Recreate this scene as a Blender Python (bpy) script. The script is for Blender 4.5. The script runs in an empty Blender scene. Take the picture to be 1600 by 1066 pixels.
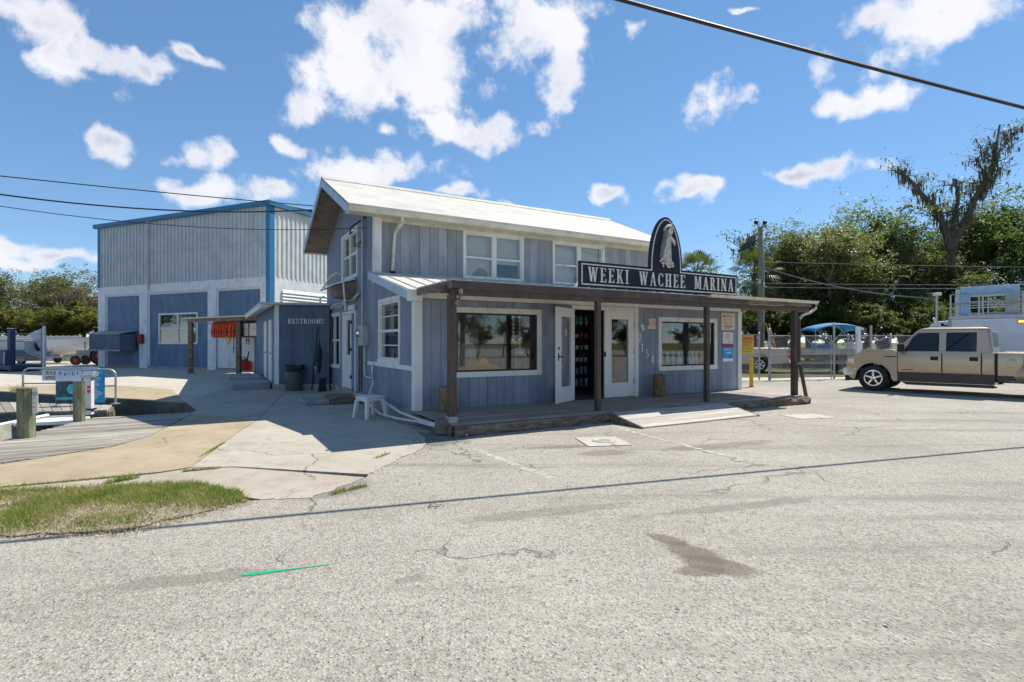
import bpy, bmesh, math, random
from mathutils import Vector, Matrix, noise as mnoise
from mathutils.geometry import tessellate_polygon
R = math.radians
SC = bpy.context.scene
COL = SC.collection
random.seed(7)

# ------------------------------------------------------------------ camera
EYE, FOC, CX, HY = 1.5, 830.0, 800.0, 535.0      # eye height (m), focal length / centre / horizon in photo pixels
cam_d = bpy.data.cameras.new('camera'); cam = bpy.data.objects.new('camera', cam_d); COL.objects.link(cam)
cam.location = (0, 0, EYE); cam.rotation_euler = (R(90), 0, 0)
cam_d.sensor_width = 36; cam_d.lens = 36 * FOC / 1600; cam_d.shift_y = 2 / 1600
cam_d.clip_start = 0.05; cam_d.clip_end = 3000
SC.camera = cam
SC.render.resolution_x, SC.render.resolution_y = 1024, 682

# ------------------------------------------------------------------ light, exposure
SUN_H = Vector((0.591, 0.518)); SUN_EL = math.atan(1 / SUN_H.length)
SUN_AZ = math.atan2(SUN_H.x, SUN_H.y)            # clockwise from +Y
sd = bpy.data.lights.new('sun', 'SUN'); sd.energy = 3.8; sd.angle = R(0.4); sd.color = (1.0, 0.93, 0.82)
sun = bpy.data.objects.new('sun', sd); COL.objects.link(sun)
sun.rotation_euler = Vector((-SUN_H.x, -SUN_H.y, -1)).to_track_quat('-Z', 'Y').to_euler()
SC.view_settings.view_transform = 'Standard'; SC.view_settings.look = 'None'
SC.view_settings.gamma = 1.0; SC.view_settings.use_curve_mapping = False
SC.view_settings.exposure = 0.83
try:
    SC.cycles.use_denoising = True; SC.cycles.max_bounces = 5; SC.cycles.transparent_max_bounces = 24
    SC.cycles.sample_clamp_indirect = 6
except Exception: pass

# ------------------------------------------------------------------ sky with clouds (all in world directions)
W = bpy.data.worlds.new('World'); SC.world = W; W.use_nodes = True
nt = W.node_tree; nt.nodes.clear()
def N(t, **k):
    n = nt.nodes.new(t)
    for a, b in k.items(): setattr(n, a, b)
    return n
def L(a, b): nt.links.new(a, b)
def math_n(op, a, b=None, c=None, clamp=False):
    n = N('ShaderNodeMath', operation=op, use_clamp=clamp)
    for i, q in enumerate((a, b, c)):
        if q is None: continue
        if isinstance(q, (int, float)): n.inputs[i].default_value = q
        else: L(q, n.inputs[i])
    return n.outputs[0]
def sky_dir(x, y, rx, ry):
    dx, dy = x - CX, HY - y; h = math.hypot(FOC, dx)
    az = math.atan2(dx, FOC); el = math.atan2(dy, h)
    return az, el, rx * FOC / (h * h), ry / h * math.cos(el) ** 2
CLOUDS = [(640,85,135,85),(560,125,100,55),(610,35,95,45),(700,45,80,50),(845,40,70,55),(865,120,55,60),(480,150,45,35),(745,205,85,26),
          (690,190,40,18),(40,25,130,50),(90,88,42,38),(195,100,48,32),(197,228,52,28),(325,235,38,25),(440,227,24,14),(560,268,110,30),
          (430,295,60,22),(318,300,66,24),(600,200,22,14),(20,392,75,22),(110,408,70,13),(60,420,90,16),(958,300,32,18),(1088,295,40,18),
          (1130,163,44,40),(1008,45,26,24),(1350,158,60,34),(1420,38,120,60),(1275,266,88,17),(815,326,42,12),(690,312,60,12),
          (300,95,46,14),(1180,5,30,8)]
tc = N('ShaderNodeTexCoord'); sep = N('ShaderNodeSeparateXYZ'); L(tc.outputs['Generated'], sep.inputs[0])
az = math_n('ARCTAN2', sep.outputs[0], sep.outputs[1])
az = math_n('WRAP', az, R(60), R(-60))           # the same weather goes on all round the horizon
el = math_n('ARCSINE', math_n('MULTIPLY', sep.outputs[2], 0.9999))
p = N('ShaderNodeCombineXYZ'); L(az, p.inputs[0]); L(el, p.inputs[1])
def noise_w(scale, detail, rough=0.6):
    n = N('ShaderNodeTexNoise'); n.inputs['Scale'].default_value = scale; n.inputs['Detail'].default_value = detail
    n.inputs['Roughness'].default_value = rough; L(tc.outputs['Generated'], n.inputs['Vector']); return n
nw = noise_w(9, 2)
off = N('ShaderNodeVectorMath', operation='MULTIPLY_ADD'); L(nw.outputs['Color'], off.inputs[0])
off.inputs[1].default_value = (0.16, 0.09, 0); off.inputs[2].default_value = (-0.08, -0.045, 0)
pw = N('ShaderNodeVectorMath', operation='ADD'); L(p.outputs[0], pw.inputs[0]); L(off.outputs[0], pw.inputs[1])
acc = None
for (x, y, rx, ry) in CLOUDS:
    a, e, ra, re = sky_dir(x, y, rx, ry)
    m = N('ShaderNodeVectorMath', operation='MULTIPLY_ADD'); L(pw.outputs[0], m.inputs[0])
    m.inputs[1].default_value = (1 / ra, 1 / re, 0); m.inputs[2].default_value = (-a / ra, -e / re, 0)
    ln = N('ShaderNodeVectorMath', operation='LENGTH'); L(m.outputs[0], ln.inputs[0])
    acc = ln.outputs['Value'] if acc is None else math_n('SMOOTH_MIN', acc, ln.outputs['Value'], 0.25)
nd = noise_w(13, 6, 0.62)
nb = noise_w(6, 2, 0.55)
dens = math_n('SUBTRACT', 0.98, acc)
dens = math_n('ADD', dens, math_n('MULTIPLY', math_n('SUBTRACT', nd.outputs['Fac'], 0.5), 3.4))
VOFF, VAMP = 0.40, 1.2
vb = N('ShaderNodeTexVoronoi'); L(tc.outputs['Generated'], vb.inputs['Vector']); vb.inputs['Scale'].default_value = 21; vb.inputs['Detail'].default_value = 1; vb.normalize = True; vb.inputs['Roughness'].default_value = 0.6; vb.feature = 'F1'
dens = math_n('ADD', dens, math_n('MULTIPLY', math_n('SUBTRACT', nb.outputs['Fac'], 0.5), 1.5))
dens = math_n('ADD', dens, math_n('MULTIPLY', math_n('SUBTRACT', VOFF, vb.outputs['Distance']), VAMP))
mask = N('ShaderNodeMapRange', interpolation_type='SMOOTHSTEP'); L(dens, mask.inputs['Value'])
mask.inputs['From Min'].default_value = -0.12; mask.inputs['From Max'].default_value = 0.72
thick = N('ShaderNodeMapRange'); L(dens, thick.inputs['Value'])
thick.inputs['From Min'].default_value = 0.35; thick.inputs['From Max'].default_value = 1.1
sh = N('ShaderNodeMapRange'); L(nb.outputs['Fac'], sh.inputs['Value']); sh.inputs['From Min'].default_value = 0.60; sh.inputs['From Max'].default_value = 0.40
ccol = N('ShaderNodeMixRGB'); L(math_n('MULTIPLY', thick.outputs[0], sh.outputs[0]), ccol.inputs[0])
ccol.inputs[1].default_value = (0.76, 0.77, 0.82, 1); ccol.inputs[2].default_value = (0.47, 0.50, 0.60, 1)
sky = N('ShaderNodeTexSky', sky_type='NISHITA'); sky.sun_disc = False
sky.sun_elevation = SUN_EL; sky.sun_rotation = SUN_AZ; sky.altitude = 10; sky.air_density = 0.6; sky.dust_density = 0.0; sky.ozone_density = 3.0
SKY_STRENGTH = 0.13
s0 = N('ShaderNodeVectorMath', operation='SCALE'); L(sky.outputs[0], s0.inputs[0]); s0.inputs['Scale'].default_value = 0.12
sg_ = N('ShaderNodeGamma'); L(s0.outputs[0], sg_.inputs[0]); sg_.inputs[1].default_value = 0.6          # the even, softly graded sky of the photograph
s1 = N('ShaderNodeVectorMath', operation='SCALE'); L(sg_.outputs[0], s1.inputs[0]); s1.inputs['Scale'].default_value = 0.66 / SKY_STRENGTH
skyc = N('ShaderNodeHueSaturation'); L(s1.outputs[0], skyc.inputs['Color']); skyc.inputs['Saturation'].default_value = 1.4
cs = N('ShaderNodeVectorMath', operation='SCALE'); L(ccol.outputs[0], cs.inputs[0]); cs.inputs['Scale'].default_value = 0.70 / SKY_STRENGTH
mixc = N('ShaderNodeMixRGB'); L(mask.outputs[0], mixc.inputs[0]); L(skyc.outputs[0], mixc.inputs[1]); L(cs.outputs[0], mixc.inputs[2])
up = N('ShaderNodeMapRange'); L(sep.outputs[2], up.inputs['Value']); up.inputs['From Min'].default_value = 0.0; up.inputs['From Max'].default_value = 0.02
bg = N('ShaderNodeBackground'); bg.inputs['Strength'].default_value = SKY_STRENGTH; L(mixc.outputs[0], bg.inputs['Color'])
W.cycles.sampling_method = 'MANUAL'; W.cycles.sample_map_resolution = 512
wo = N('ShaderNodeOutputWorld'); L(bg.outputs[0], wo.inputs['Surface'])

# ------------------------------------------------------------------ places: pixels -> ground, shop axes
UA = R(60.2); U2 = Vector((math.sin(UA), math.cos(UA))); V2 = Vector((-U2.y, U2.x)); O2 = Vector((-1.82, 10.08))
SHOP_ROT = math.atan2(U2.y, U2.x)
def G(x, y, z=0.0):
    d = (EYE - z) * FOC / (y - HY); return ((x - CX) / FOC * d, d)
def SW(u, v): q = O2 + U2 * u + V2 * v; return (q.x, q.y)

# ------------------------------------------------------------------ mesh helper
class MB:
    def __init__(s): s.v = []; s.f = []; s.m = []
    def add(s, vs, fs, mi=0):
        k = len(s.v); s.v += [tuple(q) for q in vs]
        for f in fs: s.f.append(tuple(i + k for i in f)); s.m.append(mi)
        return s
    def hexa(s, p, mi=0):
        return s.add(p, [(0,3,2,1),(4,5,6,7),(0,1,5,4),(1,2,6,5),(2,3,7,6),(3,0,4,7)], mi)
    def box(s, x0, x1, y0, y1, z0, z1, mi=0):
        return s.hexa([(x0,y0,z0),(x1,y0,z0),(x1,y1,z0),(x0,y1,z0),(x0,y0,z1),(x1,y0,z1),(x1,y1,z1),(x0,y1,z1)], mi)
    def bar(s, a, b, w, h, mi=0, up=(0,0,1)):
        a, b = Vector(a), Vector(b); d = (b - a).normalized(); upv = Vector(up)
        if abs(d.dot(upv)) > 0.98: upv = Vector((1,0,0))
        x = d.cross(upv).normalized() * w / 2; y = x.cross(d).normalized() * h / 2
        return s.hexa([a-x-y, a+x-y, a+x+y, a-x+y, b-x-y, b+x-y, b+x+y, b-x+y], mi)
    def ring(s, c, d, r, n, ph=0):
        d = Vector(d).normalized(); t = Vector((0,0,1)) if abs(d.z) < 0.9 else Vector((1,0,0))
        x = d.cross(t).normalized(); y = d.cross(x).normalized(); c = Vector(c)
        return [c + (x * math.cos(ph + 2*math.pi*i/n) + y * math.sin(ph + 2*math.pi*i/n)) * r for i in range(n)]
    def loft(s, rings, cap=True, mi=0, close=True):
        n = len(rings[0]); k = len(s.v)
        for r in rings: s.v += [tuple(q) for q in r]
        for j in range(len(rings) - 1):
            for i in range(n if close else n - 1):
                a = k + j*n + i; b = k + j*n + (i+1) % n
                s.f.append((a, b, b + n, a + n)); s.m.append(mi)
        if cap:
            s.f.append(tuple(k + i for i in reversed(range(n)))); s.m.append(mi)
            s.f.append(tuple(k + (len(rings)-1)*n + i for i in range(n))); s.m.append(mi)
        return s
    def cyl(s, a, b, r0, r1=None, n=10, mi=0):
        a, b = Vector(a), Vector(b); r1 = r0 if r1 is None else r1
        return s.loft([s.ring(a, b - a, r0, n), s.ring(b, b - a, r1, n)], True, mi)
    def tube(s, pts, r, n=7, mi=0):
        pts = [Vector(q) for q in pts]; rs = []
        for i, q in enumerate(pts):
            d = pts[min(i+1, len(pts)-1)] - pts[max(i-1, 0)]
            rr = r[i] if isinstance(r, (list, tuple)) else r
            rs.append(s.ring(q, d, rr, n))
        return s.loft(rs, True, mi)
    def prism(s, poly, axis, a, b, mi=0):
        if axis == 'x': f = lambda q, t: (t, q[0], q[1])
        elif axis == 'y': f = lambda q, t: (q[0], t, q[1])
        else: f = lambda q, t: (q[0], q[1], t)
        n = len(poly); k = len(s.v)
        s.v += [f(q, a) for q in poly] + [f(q, b) for q in poly]
        tris = tessellate_polygon([[Vector((q[0], q[1], 0)) for q in poly]])
        for t in tris:
            s.f.append((k+t[0], k+t[1], k+t[2])); s.m.append(mi)
            s.f.append((k+n+t[2], k+n+t[1], k+n+t[0])); s.m.append(mi)
        for i in range(n):
            j = (i+1) % n; s.f.append((k+i, k+j, k+n+j, k+n+i)); s.m.append(mi)
        return s
    def lathe(s, prof, c=(0,0,0), n=16, mi=0):
        rs = [[(c[0] + r*math.cos(2*math.pi*i/n), c[1] + r*math.sin(2*math.pi*i/n), c[2] + z) for i in range(n)] for r, z in prof]
        return s.loft(rs, True, mi)
    def ell(s, c, r, n=10, m=7, mi=0):
        rs = []
        for j in range(m + 1):
            t = math.pi * j / m; q = max(math.sin(t), 0.02)
            rs.append([(c[0] + r[0]*q*math.cos(2*math.pi*i/n), c[1] + r[1]*q*math.sin(2*math.pi*i/n), c[2] - r[2]*math.cos(t)) for i in range(n)])
        return s.loft(rs, True, mi)
    def mesh(s, name):
        me = bpy.data.meshes.new(name); me.from_pydata(s.v, [], s.f); me.update()
        bm = bmesh.new(); bm.from_mesh(me); bmesh.ops.recalc_face_normals(bm, faces=bm.faces); bm.to_mesh(me); bm.free()
        return me
    def build(s, name, mat, parent=None, smooth=False, bevel=0, loc=None, rotz=None, fix=True, soft=False):
        if fix: me = s.mesh(name)
        else:
            me = bpy.data.meshes.new(name); me.from_pydata(s.v, [], s.f); me.update()
        mats = mat if isinstance(mat, (list, tuple)) else [mat]
        for q in mats: me.materials.append(M[q])
        if len(mats) > 1: me.polygons.foreach_set('material_index', s.m)
        if smooth:
            me.polygons.foreach_set('use_smooth', [True] * len(me.polygons))
            try: me.set_sharp_from_angle(angle=R(40))
            except Exception: pass
        o = bpy.data.objects.new(name, me); COL.objects.link(o)
        if parent: o.parent = parent
        if loc: o.location = loc
        if rotz is not None: o.rotation_euler = (0, 0, rotz)
        if bevel:
            b = o.modifiers.new('bevel', 'BEVEL'); b.width = bevel; b.segments = 2; b.limit_method = 'ANGLE'; b.angle_limit = R(32)
            if soft:
                b.segments = 4; me.polygons.foreach_set('use_smooth', [True]*len(me.polygons)); wn = o.modifiers.new('normals', 'WEIGHTED_NORMAL'); wn.keep_sharp = False
        return o
def tag(o, label, cat, group=None, kind=None):
    o['label'] = label; o['category'] = cat
    if group: o['group'] = group
    if kind: o['kind'] = kind
    return o
def thing(name, label, cat, loc=(0,0,0), rotz=0, group=None):
    o = bpy.data.objects.new(name, None); o.empty_display_size = 0.2; COL.objects.link(o)
    o.location = loc; o.rotation_euler = (0, 0, rotz); return tag(o, label, cat, group)
def struct(o): o['kind'] = 'structure'; return o
def copy_tree(o, parent=None):
    c = o.copy(); COL.objects.link(c); c.parent = parent
    for ch in list(o.children): copy_tree(ch, c)
    return c
def poly_sheet(name, outer, z, mat, holes=(), parent=None):
    loops = [[Vector((q[0], q[1], 0)) for q in outer]] + [[Vector((q[0], q[1], 0)) for q in h] for h in holes]
    vs = [v for l in loops for v in l]; tr = tessellate_polygon(loops)
    b = MB(); b.v = [(v.x, v.y, z) for v in vs]
    for t in tr:
        a, bb, c = (Vector(b.v[i]) for i in t)
        b.f.append(tuple(t) if (bb - a).cross(c - a).z > 0 else (t[0], t[2], t[1])); b.m.append(0)
    return b.build(name, mat, parent, fix=False)

# ------------------------------------------------------------------ materials
M = {}
class NT:
    def __init__(s, name):
        m = bpy.data.materials.new(name); m.use_nodes = True; s.m = m; s.t = m.node_tree; s.t.nodes.clear(); M[name] = m
        s.out = s.n('ShaderNodeOutputMaterial'); s.tc = s.n('ShaderNodeTexCoord')
    def n(s, t, **k):
        q = s.t.nodes.new(t)
        for a, b in k.items(): setattr(q, a, b)
        return q
    def l(s, a, b): s.t.links.new(a, b)
    def put(s, inp, v):
        if isinstance(v, (int, float)): inp.default_value = v
        elif isinstance(v, (tuple, list)): inp.default_value = tuple(v) + ((1,) if len(v) == 3 and len(inp.default_value) == 4 else ())
        else: s.l(v, inp)
    def vec(s, stretch=(1,1,1), space='Object'):
        if stretch == (1,1,1): return s.tc.outputs[space]
        q = s.n('ShaderNodeMapping'); s.l(s.tc.outputs[space], q.inputs[0]); q.inputs['Scale'].default_value = stretch; return q.outputs[0]
    def noise(s, scale, detail=5, rough=0.6, stretch=(1,1,1), space='Object', dist=0):
        q = s.n('ShaderNodeTexNoise'); s.l(s.vec(stretch, space), q.inputs['Vector'])
        q.inputs['Scale'].default_value = scale; q.inputs['Detail'].default_value = detail; q.inputs['Roughness'].default_value = rough
        q.inputs['Distortion'].default_value = dist
        return q.outputs['Fac']
    def vor(s, scale, feature='F1', stretch=(1,1,1), space='Object', out='Distance'):
        q = s.n('ShaderNodeTexVoronoi', feature=feature); s.l(s.vec(stretch, space), q.inputs['Vector']); q.inputs['Scale'].default_value = scale
        return q.outputs[out]
    def ramp(s, v, a, b, lo=0.0, hi=1.0, smooth=True):
        q = s.n('ShaderNodeMapRange'); q.interpolation_type = 'SMOOTHSTEP' if smooth else 'LINEAR'
        s.put(q.inputs['Value'], v); q.inputs['From Min'].default_value = a; q.inputs['From Max'].default_value = b
        q.inputs['To Min'].default_value = lo; q.inputs['To Max'].default_value = hi; return q.outputs[0]
    def math(s, op, a, b=0.0, c=None, clamp=False):
        q = s.n('ShaderNodeMath', operation=op, use_clamp=clamp); s.put(q.inputs[0], a); s.put(q.inputs[1], b)
        if c is not None: s.put(q.inputs[2], c)
        return q.outputs[0]
    def mix(s, f, a, b, mode='MIX'):
        q = s.n('ShaderNodeMixRGB', blend_type=mode); s.put(q.inputs[0], f); s.put(q.inputs[1], a); s.put(q.inputs[2], b); return q.outputs[0]
    def rnd(s): return s.n('ShaderNodeObjectInfo').outputs['Random']
    def bump(s, h, strength=0.3, dist=0.01):
        q = s.n('ShaderNodeBump'); q.inputs['Strength'].default_value = strength; q.inputs['Distance'].default_value = dist; s.l(h, q.inputs['Height']); return q.outputs[0]
    def bsdf(s, col, rough=0.6, metal=0.0, normal=None, spec=0.4, **k):
        q = s.n('ShaderNodeBsdfPrincipled'); s.put(q.inputs['Base Color'], col); s.put(q.inputs['Roughness'], rough); s.put(q.inputs['Metallic'], metal)
        q.inputs['Specular IOR Level'].default_value = spec
        if normal is not None: s.l(normal, q.inputs['Normal'])
        for a, b in k.items(): s.put(q.inputs[a], b)
        return q.outputs[0]
    def end(s, sh): s.l(sh, s.out.inputs['Surface']); return s.m
def mat(name, col, rough=0.6, metal=0.0, var=0.18, vscale=3, stretch=(1,1,1), bump=0.0, bscale=60, rnd=0.0, dirt=None, spec=0.4):
    t = NT(name); n = t.noise(vscale, 6, 0.65, stretch)
    c = t.mix(t.ramp(n, 0.3, 0.7), tuple(q * (1 - var) for q in col), tuple(min(1, q * (1 + var)) for q in col))
    if dirt:
        dcol, amt, dsc, dst = dirt
        c = t.mix(t.math('MULTIPLY', t.ramp(t.noise(dsc, 8, 0.7, dst), 0.5, 0.72), amt), c, dcol)
    if rnd:
        c = t.mix(1.0, c, t.n('ShaderNodeCombineColor').outputs[0], 'MULTIPLY') if False else c
        hv = t.n('ShaderNodeHueSaturation'); t.l(c, hv.inputs['Color']); t.put(hv.inputs['Value'], t.ramp(t.rnd(), 0, 1, 1 - rnd, 1 + rnd, False)); c = hv.outputs[0]
    nrm = t.bump(t.noise(bscale, 4, 0.6, stretch), bump, 0.01) if bump else None
    return t.end(t.bsdf(c, rough, metal, nrm, spec))
GREY_DIRT = ((0.10,0.10,0.09), 0.5, 2.5, (1,1,0.35))
def painted_board(name, col, chip, amt, rnd, dust=0.3):
    t = NT(name)
    n = t.noise(2.5, 6, 0.65, (1,1,0.35))
    c = t.mix(t.ramp(n, 0.3, 0.72), tuple(q*0.82 for q in col), tuple(q*1.2 for q in col))
    fine = t.noise(30, 5, 0.7, (1,1,0.06)); c = t.mix(t.math('MULTIPLY', t.ramp(fine, 0.4, 0.75), 0.25), c, tuple(q*1.35+0.01 for q in col))
    ch = t.math('MULTIPLY', t.ramp(t.noise(26, 4, 0.6, (1,1,0.09)), 0.655, 0.72), t.ramp(t.noise(1.6, 3, 0.5), 0.40, 0.62))
    c = t.mix(t.math('MULTIPLY', ch, amt), c, chip)
    hv = t.n('ShaderNodeHueSaturation'); t.l(c, hv.inputs['Color']); t.put(hv.inputs['Value'], t.ramp(t.rnd(), 0, 1, 1-rnd, 1+rnd, False))
    return t.end(t.bsdf(hv.outputs[0], 0.62, 0, t.bump(t.noise(60, 5, 0.7, (1,1,0.05)), 0.35, 0.006), 0.35))
painted_board('blue_board', (0.240,0.280,0.345), (0.55,0.58,0.62), 0.4, 0.13)
painted_board('blue_board_worn', (0.295,0.322,0.355), (0.74,0.76,0.78), 1.0, 0.15)
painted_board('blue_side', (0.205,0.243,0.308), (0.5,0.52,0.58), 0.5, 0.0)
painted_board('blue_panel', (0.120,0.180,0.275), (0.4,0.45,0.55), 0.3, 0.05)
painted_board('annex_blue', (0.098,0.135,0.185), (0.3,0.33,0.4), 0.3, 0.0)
mat('groove_dark', (0.05,0.06,0.09), 0.8)
mat('white_trim', (0.74,0.74,0.70), 0.5, var=0.06, dirt=((0.45,0.42,0.34),0.5,3,(1,1,0.4)), bump=0.08)
mat('cream_gutter', (0.62,0.59,0.48), 0.45, var=0.10, dirt=((0.30,0.27,0.17),0.7,4,(0.6,1,2)))
mat('white_door', (0.76,0.75,0.71), 0.4, var=0.05)
mat('rake_paint', (0.42,0.52,0.62), 0.5, var=0.1, dirt=((0.2,0.22,0.25),0.5,4,(1,1,1)))
mat('brown_paint', (0.075,0.052,0.040), 0.55, var=0.25, bump=0.15, dirt=((0.16,0.11,0.07),0.6,6,(1,1,0.3)))
mat('soffit_wood', (0.20,0.165,0.125), 0.7, var=0.25, bump=0.2)
mat('porch_ceiling', (0.48,0.42,0.34), 0.7, var=0.2)
mat('deck_board', (0.29,0.25,0.215), 0.75, var=0.3, vscale=4, stretch=(0.25,3,1), bump=0.4, bscale=50, rnd=0.18)
mat('ramp_board', (0.44,0.41,0.36), 0.8, var=0.22, vscale=5, stretch=(0.25,3,1), bump=0.4, rnd=0.14)
mat('dock_plank', (0.33,0.305,0.255), 0.85, var=0.35, vscale=6, stretch=(0.3,4,1), bump=0.5, rnd=0.28, dirt=((0.10,0.09,0.07),0.5,8,(0.3,3,1)))
mat('old_timber', (0.16,0.125,0.09), 0.9, var=0.5, vscale=9, stretch=(0.4,2,2), bump=0.9, bscale=30, dirt=((0.38,0.33,0.26),0.7,7,(0.4,2,2)))
mat('pile_wood', (0.17,0.185,0.115), 0.9, var=0.4, vscale=7, stretch=(2,2,0.4), bump=0.9, bscale=40, dirt=((0.09,0.11,0.06),0.7,6,(1,1,0.5)))
mat('stump_wood', (0.20,0.125,0.075), 0.9, var=0.4, vscale=9, bump=0.8, bscale=30)
mat('step_wood', (0.20,0.16,0.115), 0.85, var=0.3, bump=0.5)
def metal_sheet(name, col, rough=0.45, spots=0.5, dcol=(0.30,0.27,0.21)):
    t = NT(name); c = t.mix(t.ramp(t.noise(1.2, 6, 0.7), 0.3, 0.7), tuple(q*0.86 for q in col), tuple(min(1,q*1.08) for q in col))
    c = t.mix(t.math('MULTIPLY', t.ramp(t.noise(7, 8, 0.75, (1,0.5,1)), 0.56, 0.78), spots), c, dcol)
    t.end(t.bsdf(c, rough, 0, t.bump(t.noise(5, 3), 0.1, 0.02), 0.4))
metal_sheet('roof_metal', (0.56,0.54,0.475), 0.8, 0.6)
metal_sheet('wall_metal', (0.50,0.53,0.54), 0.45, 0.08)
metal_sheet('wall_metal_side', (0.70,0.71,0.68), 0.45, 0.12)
metal_sheet('roof_far', (0.5,0.5,0.5), 0.5, 0.2)
mat('blue_trim', (0.030,0.170,0.330), 0.4, var=0.12)
mat('white_block', (0.68,0.70,0.72), 0.65, var=0.08, bump=0.15, bscale=30, dirt=((0.35,0.34,0.3),0.5,2,(1,1,0.5)))
mat('foundation', (0.32,0.30,0.26), 0.85, var=0.2, bump=0.4, dirt=GREY_DIRT)
mat('plastic_white', (0.72,0.72,0.70), 0.4, var=0.04)
mat('pvc', (0.62,0.62,0.58), 0.4, var=0.08, dirt=((0.3,0.27,0.2),0.5,8,(1,1,1)))
mat('galv', (0.46,0.47,0.48), 0.42, metal=0.6, var=0.12)
mat('galv_dull', (0.36,0.37,0.38), 0.5, metal=0.3, var=0.15)
mat('meter_grey', (0.40,0.40,0.38), 0.5, var=0.1)
mat('rust', (0.16,0.075,0.04), 0.8, var=0.4, bump=0.3)
mat('black_rubber', (0.018,0.018,0.019), 0.75, var=0.2, bump=0.15, bscale=80)
mat('black_cable', (0.02,0.02,0.022), 0.6)
mat('grey_cable', (0.22,0.22,0.21), 0.6)
mat('dark_metal', (0.03,0.03,0.035), 0.45, metal=0.3)
mat('black', (0.012,0.012,0.013), 0.6)
mat('chrome', (0.75,0.76,0.78), 0.14, metal=1.0, var=0.05)
mat('sign_navy', (0.011,0.016,0.034), 0.75, var=0.25, vscale=5)
mat('sign_cream', (0.66,0.63,0.55), 0.6, var=0.12, vscale=12)
mat('carved', (0.50,0.47,0.40), 0.7, var=0.4, vscale=14, bump=0.6, bscale=40)
mat('carved_dark', (0.16,0.17,0.16), 0.7, var=0.4, vscale=14, bump=0.6, bscale=40)
mat('orange_vest', (0.62,0.075,0.018), 0.7, var=0.25, vscale=8, bump=0.3, rnd=0.15)
mat('amber_vest', (0.75,0.32,0.04), 0.7, var=0.2)
mat('vest_black', (0.02,0.02,0.03), 0.7)
mat('rope_yellow', (0.62,0.50,0.22), 0.8, var=0.3)
mat('gas_red', (0.42,0.035,0.025), 0.4, var=0.12)
mat('bin_grey', (0.085,0.10,0.10), 0.5, var=0.15)
mat('yellow_post', (0.66,0.36,0.025), 0.6, var=0.15, dirt=((0.14,0.09,0.05),0.8,14,(1,1,0.5)))
mat('paper', (0.72,0.70,0.64), 0.7, var=0.05)
mat('paper_cream', (0.70,0.61,0.50), 0.7, var=0.06)
mat('ink', (0.03,0.03,0.035), 0.7)
mat('ink_red', (0.42,0.12,0.08), 0.7)
mat('ink_grey', (0.40,0.36,0.34), 0.7)
mat('poster_blue', (0.03,0.34,0.66), 0.5, var=0.3, vscale=9)
mat('poster_purple', (0.24,0.045,0.17), 0.5, var=0.2)
mat('poster_white', (0.74,0.76,0.80), 0.5, var=0.1)
mat('sign_blue', (0.01,0.30,0.56), 0.4, var=0.08)
mat('sign_photo', (0.05,0.10,0.12), 0.4, var=0.6, vscale=6)
mat('sign_teal', (0.10,0.50,0.60), 0.4, var=0.15)
mat('red_print', (0.70,0.06,0.07), 0.5)
mat('interior_wall', (0.30,0.27,0.23), 0.8, var=0.1)
mat('interior_floor', (0.14,0.11,0.085), 0.6, var=0.2)
mat('shelf_dark', (0.035,0.03,0.027), 0.6)
mat('counter_grey', (0.30,0.30,0.29), 0.6, var=0.1)
mat('cup_white', (0.62,0.62,0.60), 0.35)
mat('cup_teal', (0.16,0.36,0.42), 0.35)
mat('cup_red', (0.50,0.07,0.06), 0.4)
mat('cup_pink', (0.62,0.22,0.32), 0.5)
mat('bottle_blue', (0.06,0.34,0.68), 0.25)
mat('bottle_pale', (0.30,0.50,0.72), 0.25)
mat('bottle_clear', (0.55,0.58,0.62), 0.25)
mat('orange_wood', (0.62,0.26,0.055), 0.6, var=0.4, vscale=7, stretch=(0.3,1,3))
mat('blind', (0.58,0.55,0.47), 0.8, var=0.06, stretch=(1,1,4))
mat('truck_tan', (0.44,0.355,0.255), 0.24, metal=0.55, var=0.03, spec=0.5)
mat('truck_dark', (0.050,0.042,0.035), 0.35, metal=0.2, var=0.08)
mat('pickup_beige', (0.50,0.44,0.34), 0.3, metal=0.2, var=0.04)
mat('truck_inside', (0.10,0.105,0.115), 0.7)
mat('lamp_clear', (0.75,0.75,0.74), 0.12)
mat('lamp_amber', (0.85,0.30,0.02), 0.2)
mat('wheel_alloy', (0.62,0.62,0.63), 0.25, metal=0.85)
mat('box_white', (0.70,0.73,0.78), 0.45, var=0.05)
mat('hull_white', (0.66,0.67,0.67), 0.35, var=0.06, dirt=((0.40,0.38,0.32),0.4,3,(1,1,1)))
mat('hull_alu', (0.42,0.41,0.38), 0.45, metal=0.3, var=0.12)
mat('boat_bottom', (0.28,0.36,0.36), 0.6, var=0.15)
mat('jon_white', (0.68,0.70,0.72), 0.5, var=0.06)
mat('jon_inside', (0.30,0.30,0.25), 0.8, var=0.25)
mat('canvas_blue', (0.02,0.19,0.42), 0.75, var=0.15)
mat('crate_blue', (0.33,0.52,0.68), 0.45, var=0.12)
mat('tractor_red', (0.42,0.045,0.03), 0.5, var=0.15)
mat('lift_blue', (0.035,0.055,0.105), 0.6, var=0.25)
mat('util_pole', (0.20,0.175,0.14), 0.9, var=0.3, vscale=5, stretch=(3,3,0.3), bump=0.5)
mat('bark', (0.115,0.095,0.075), 0.95, var=0.4, vscale=6, stretch=(2,2,0.4), bump=0.9, bscale=18)
mat('bark_pale', (0.27,0.245,0.20), 0.95, var=0.35, vscale=6, stretch=(2,2,0.4), bump=0.8, bscale=18)
mat('moss_hang', (0.15,0.135,0.095), 0.95, var=0.4, vscale=4)
mat('concrete_block', (0.30,0.30,0.29), 0.85, var=0.15, bump=0.4)
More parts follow.
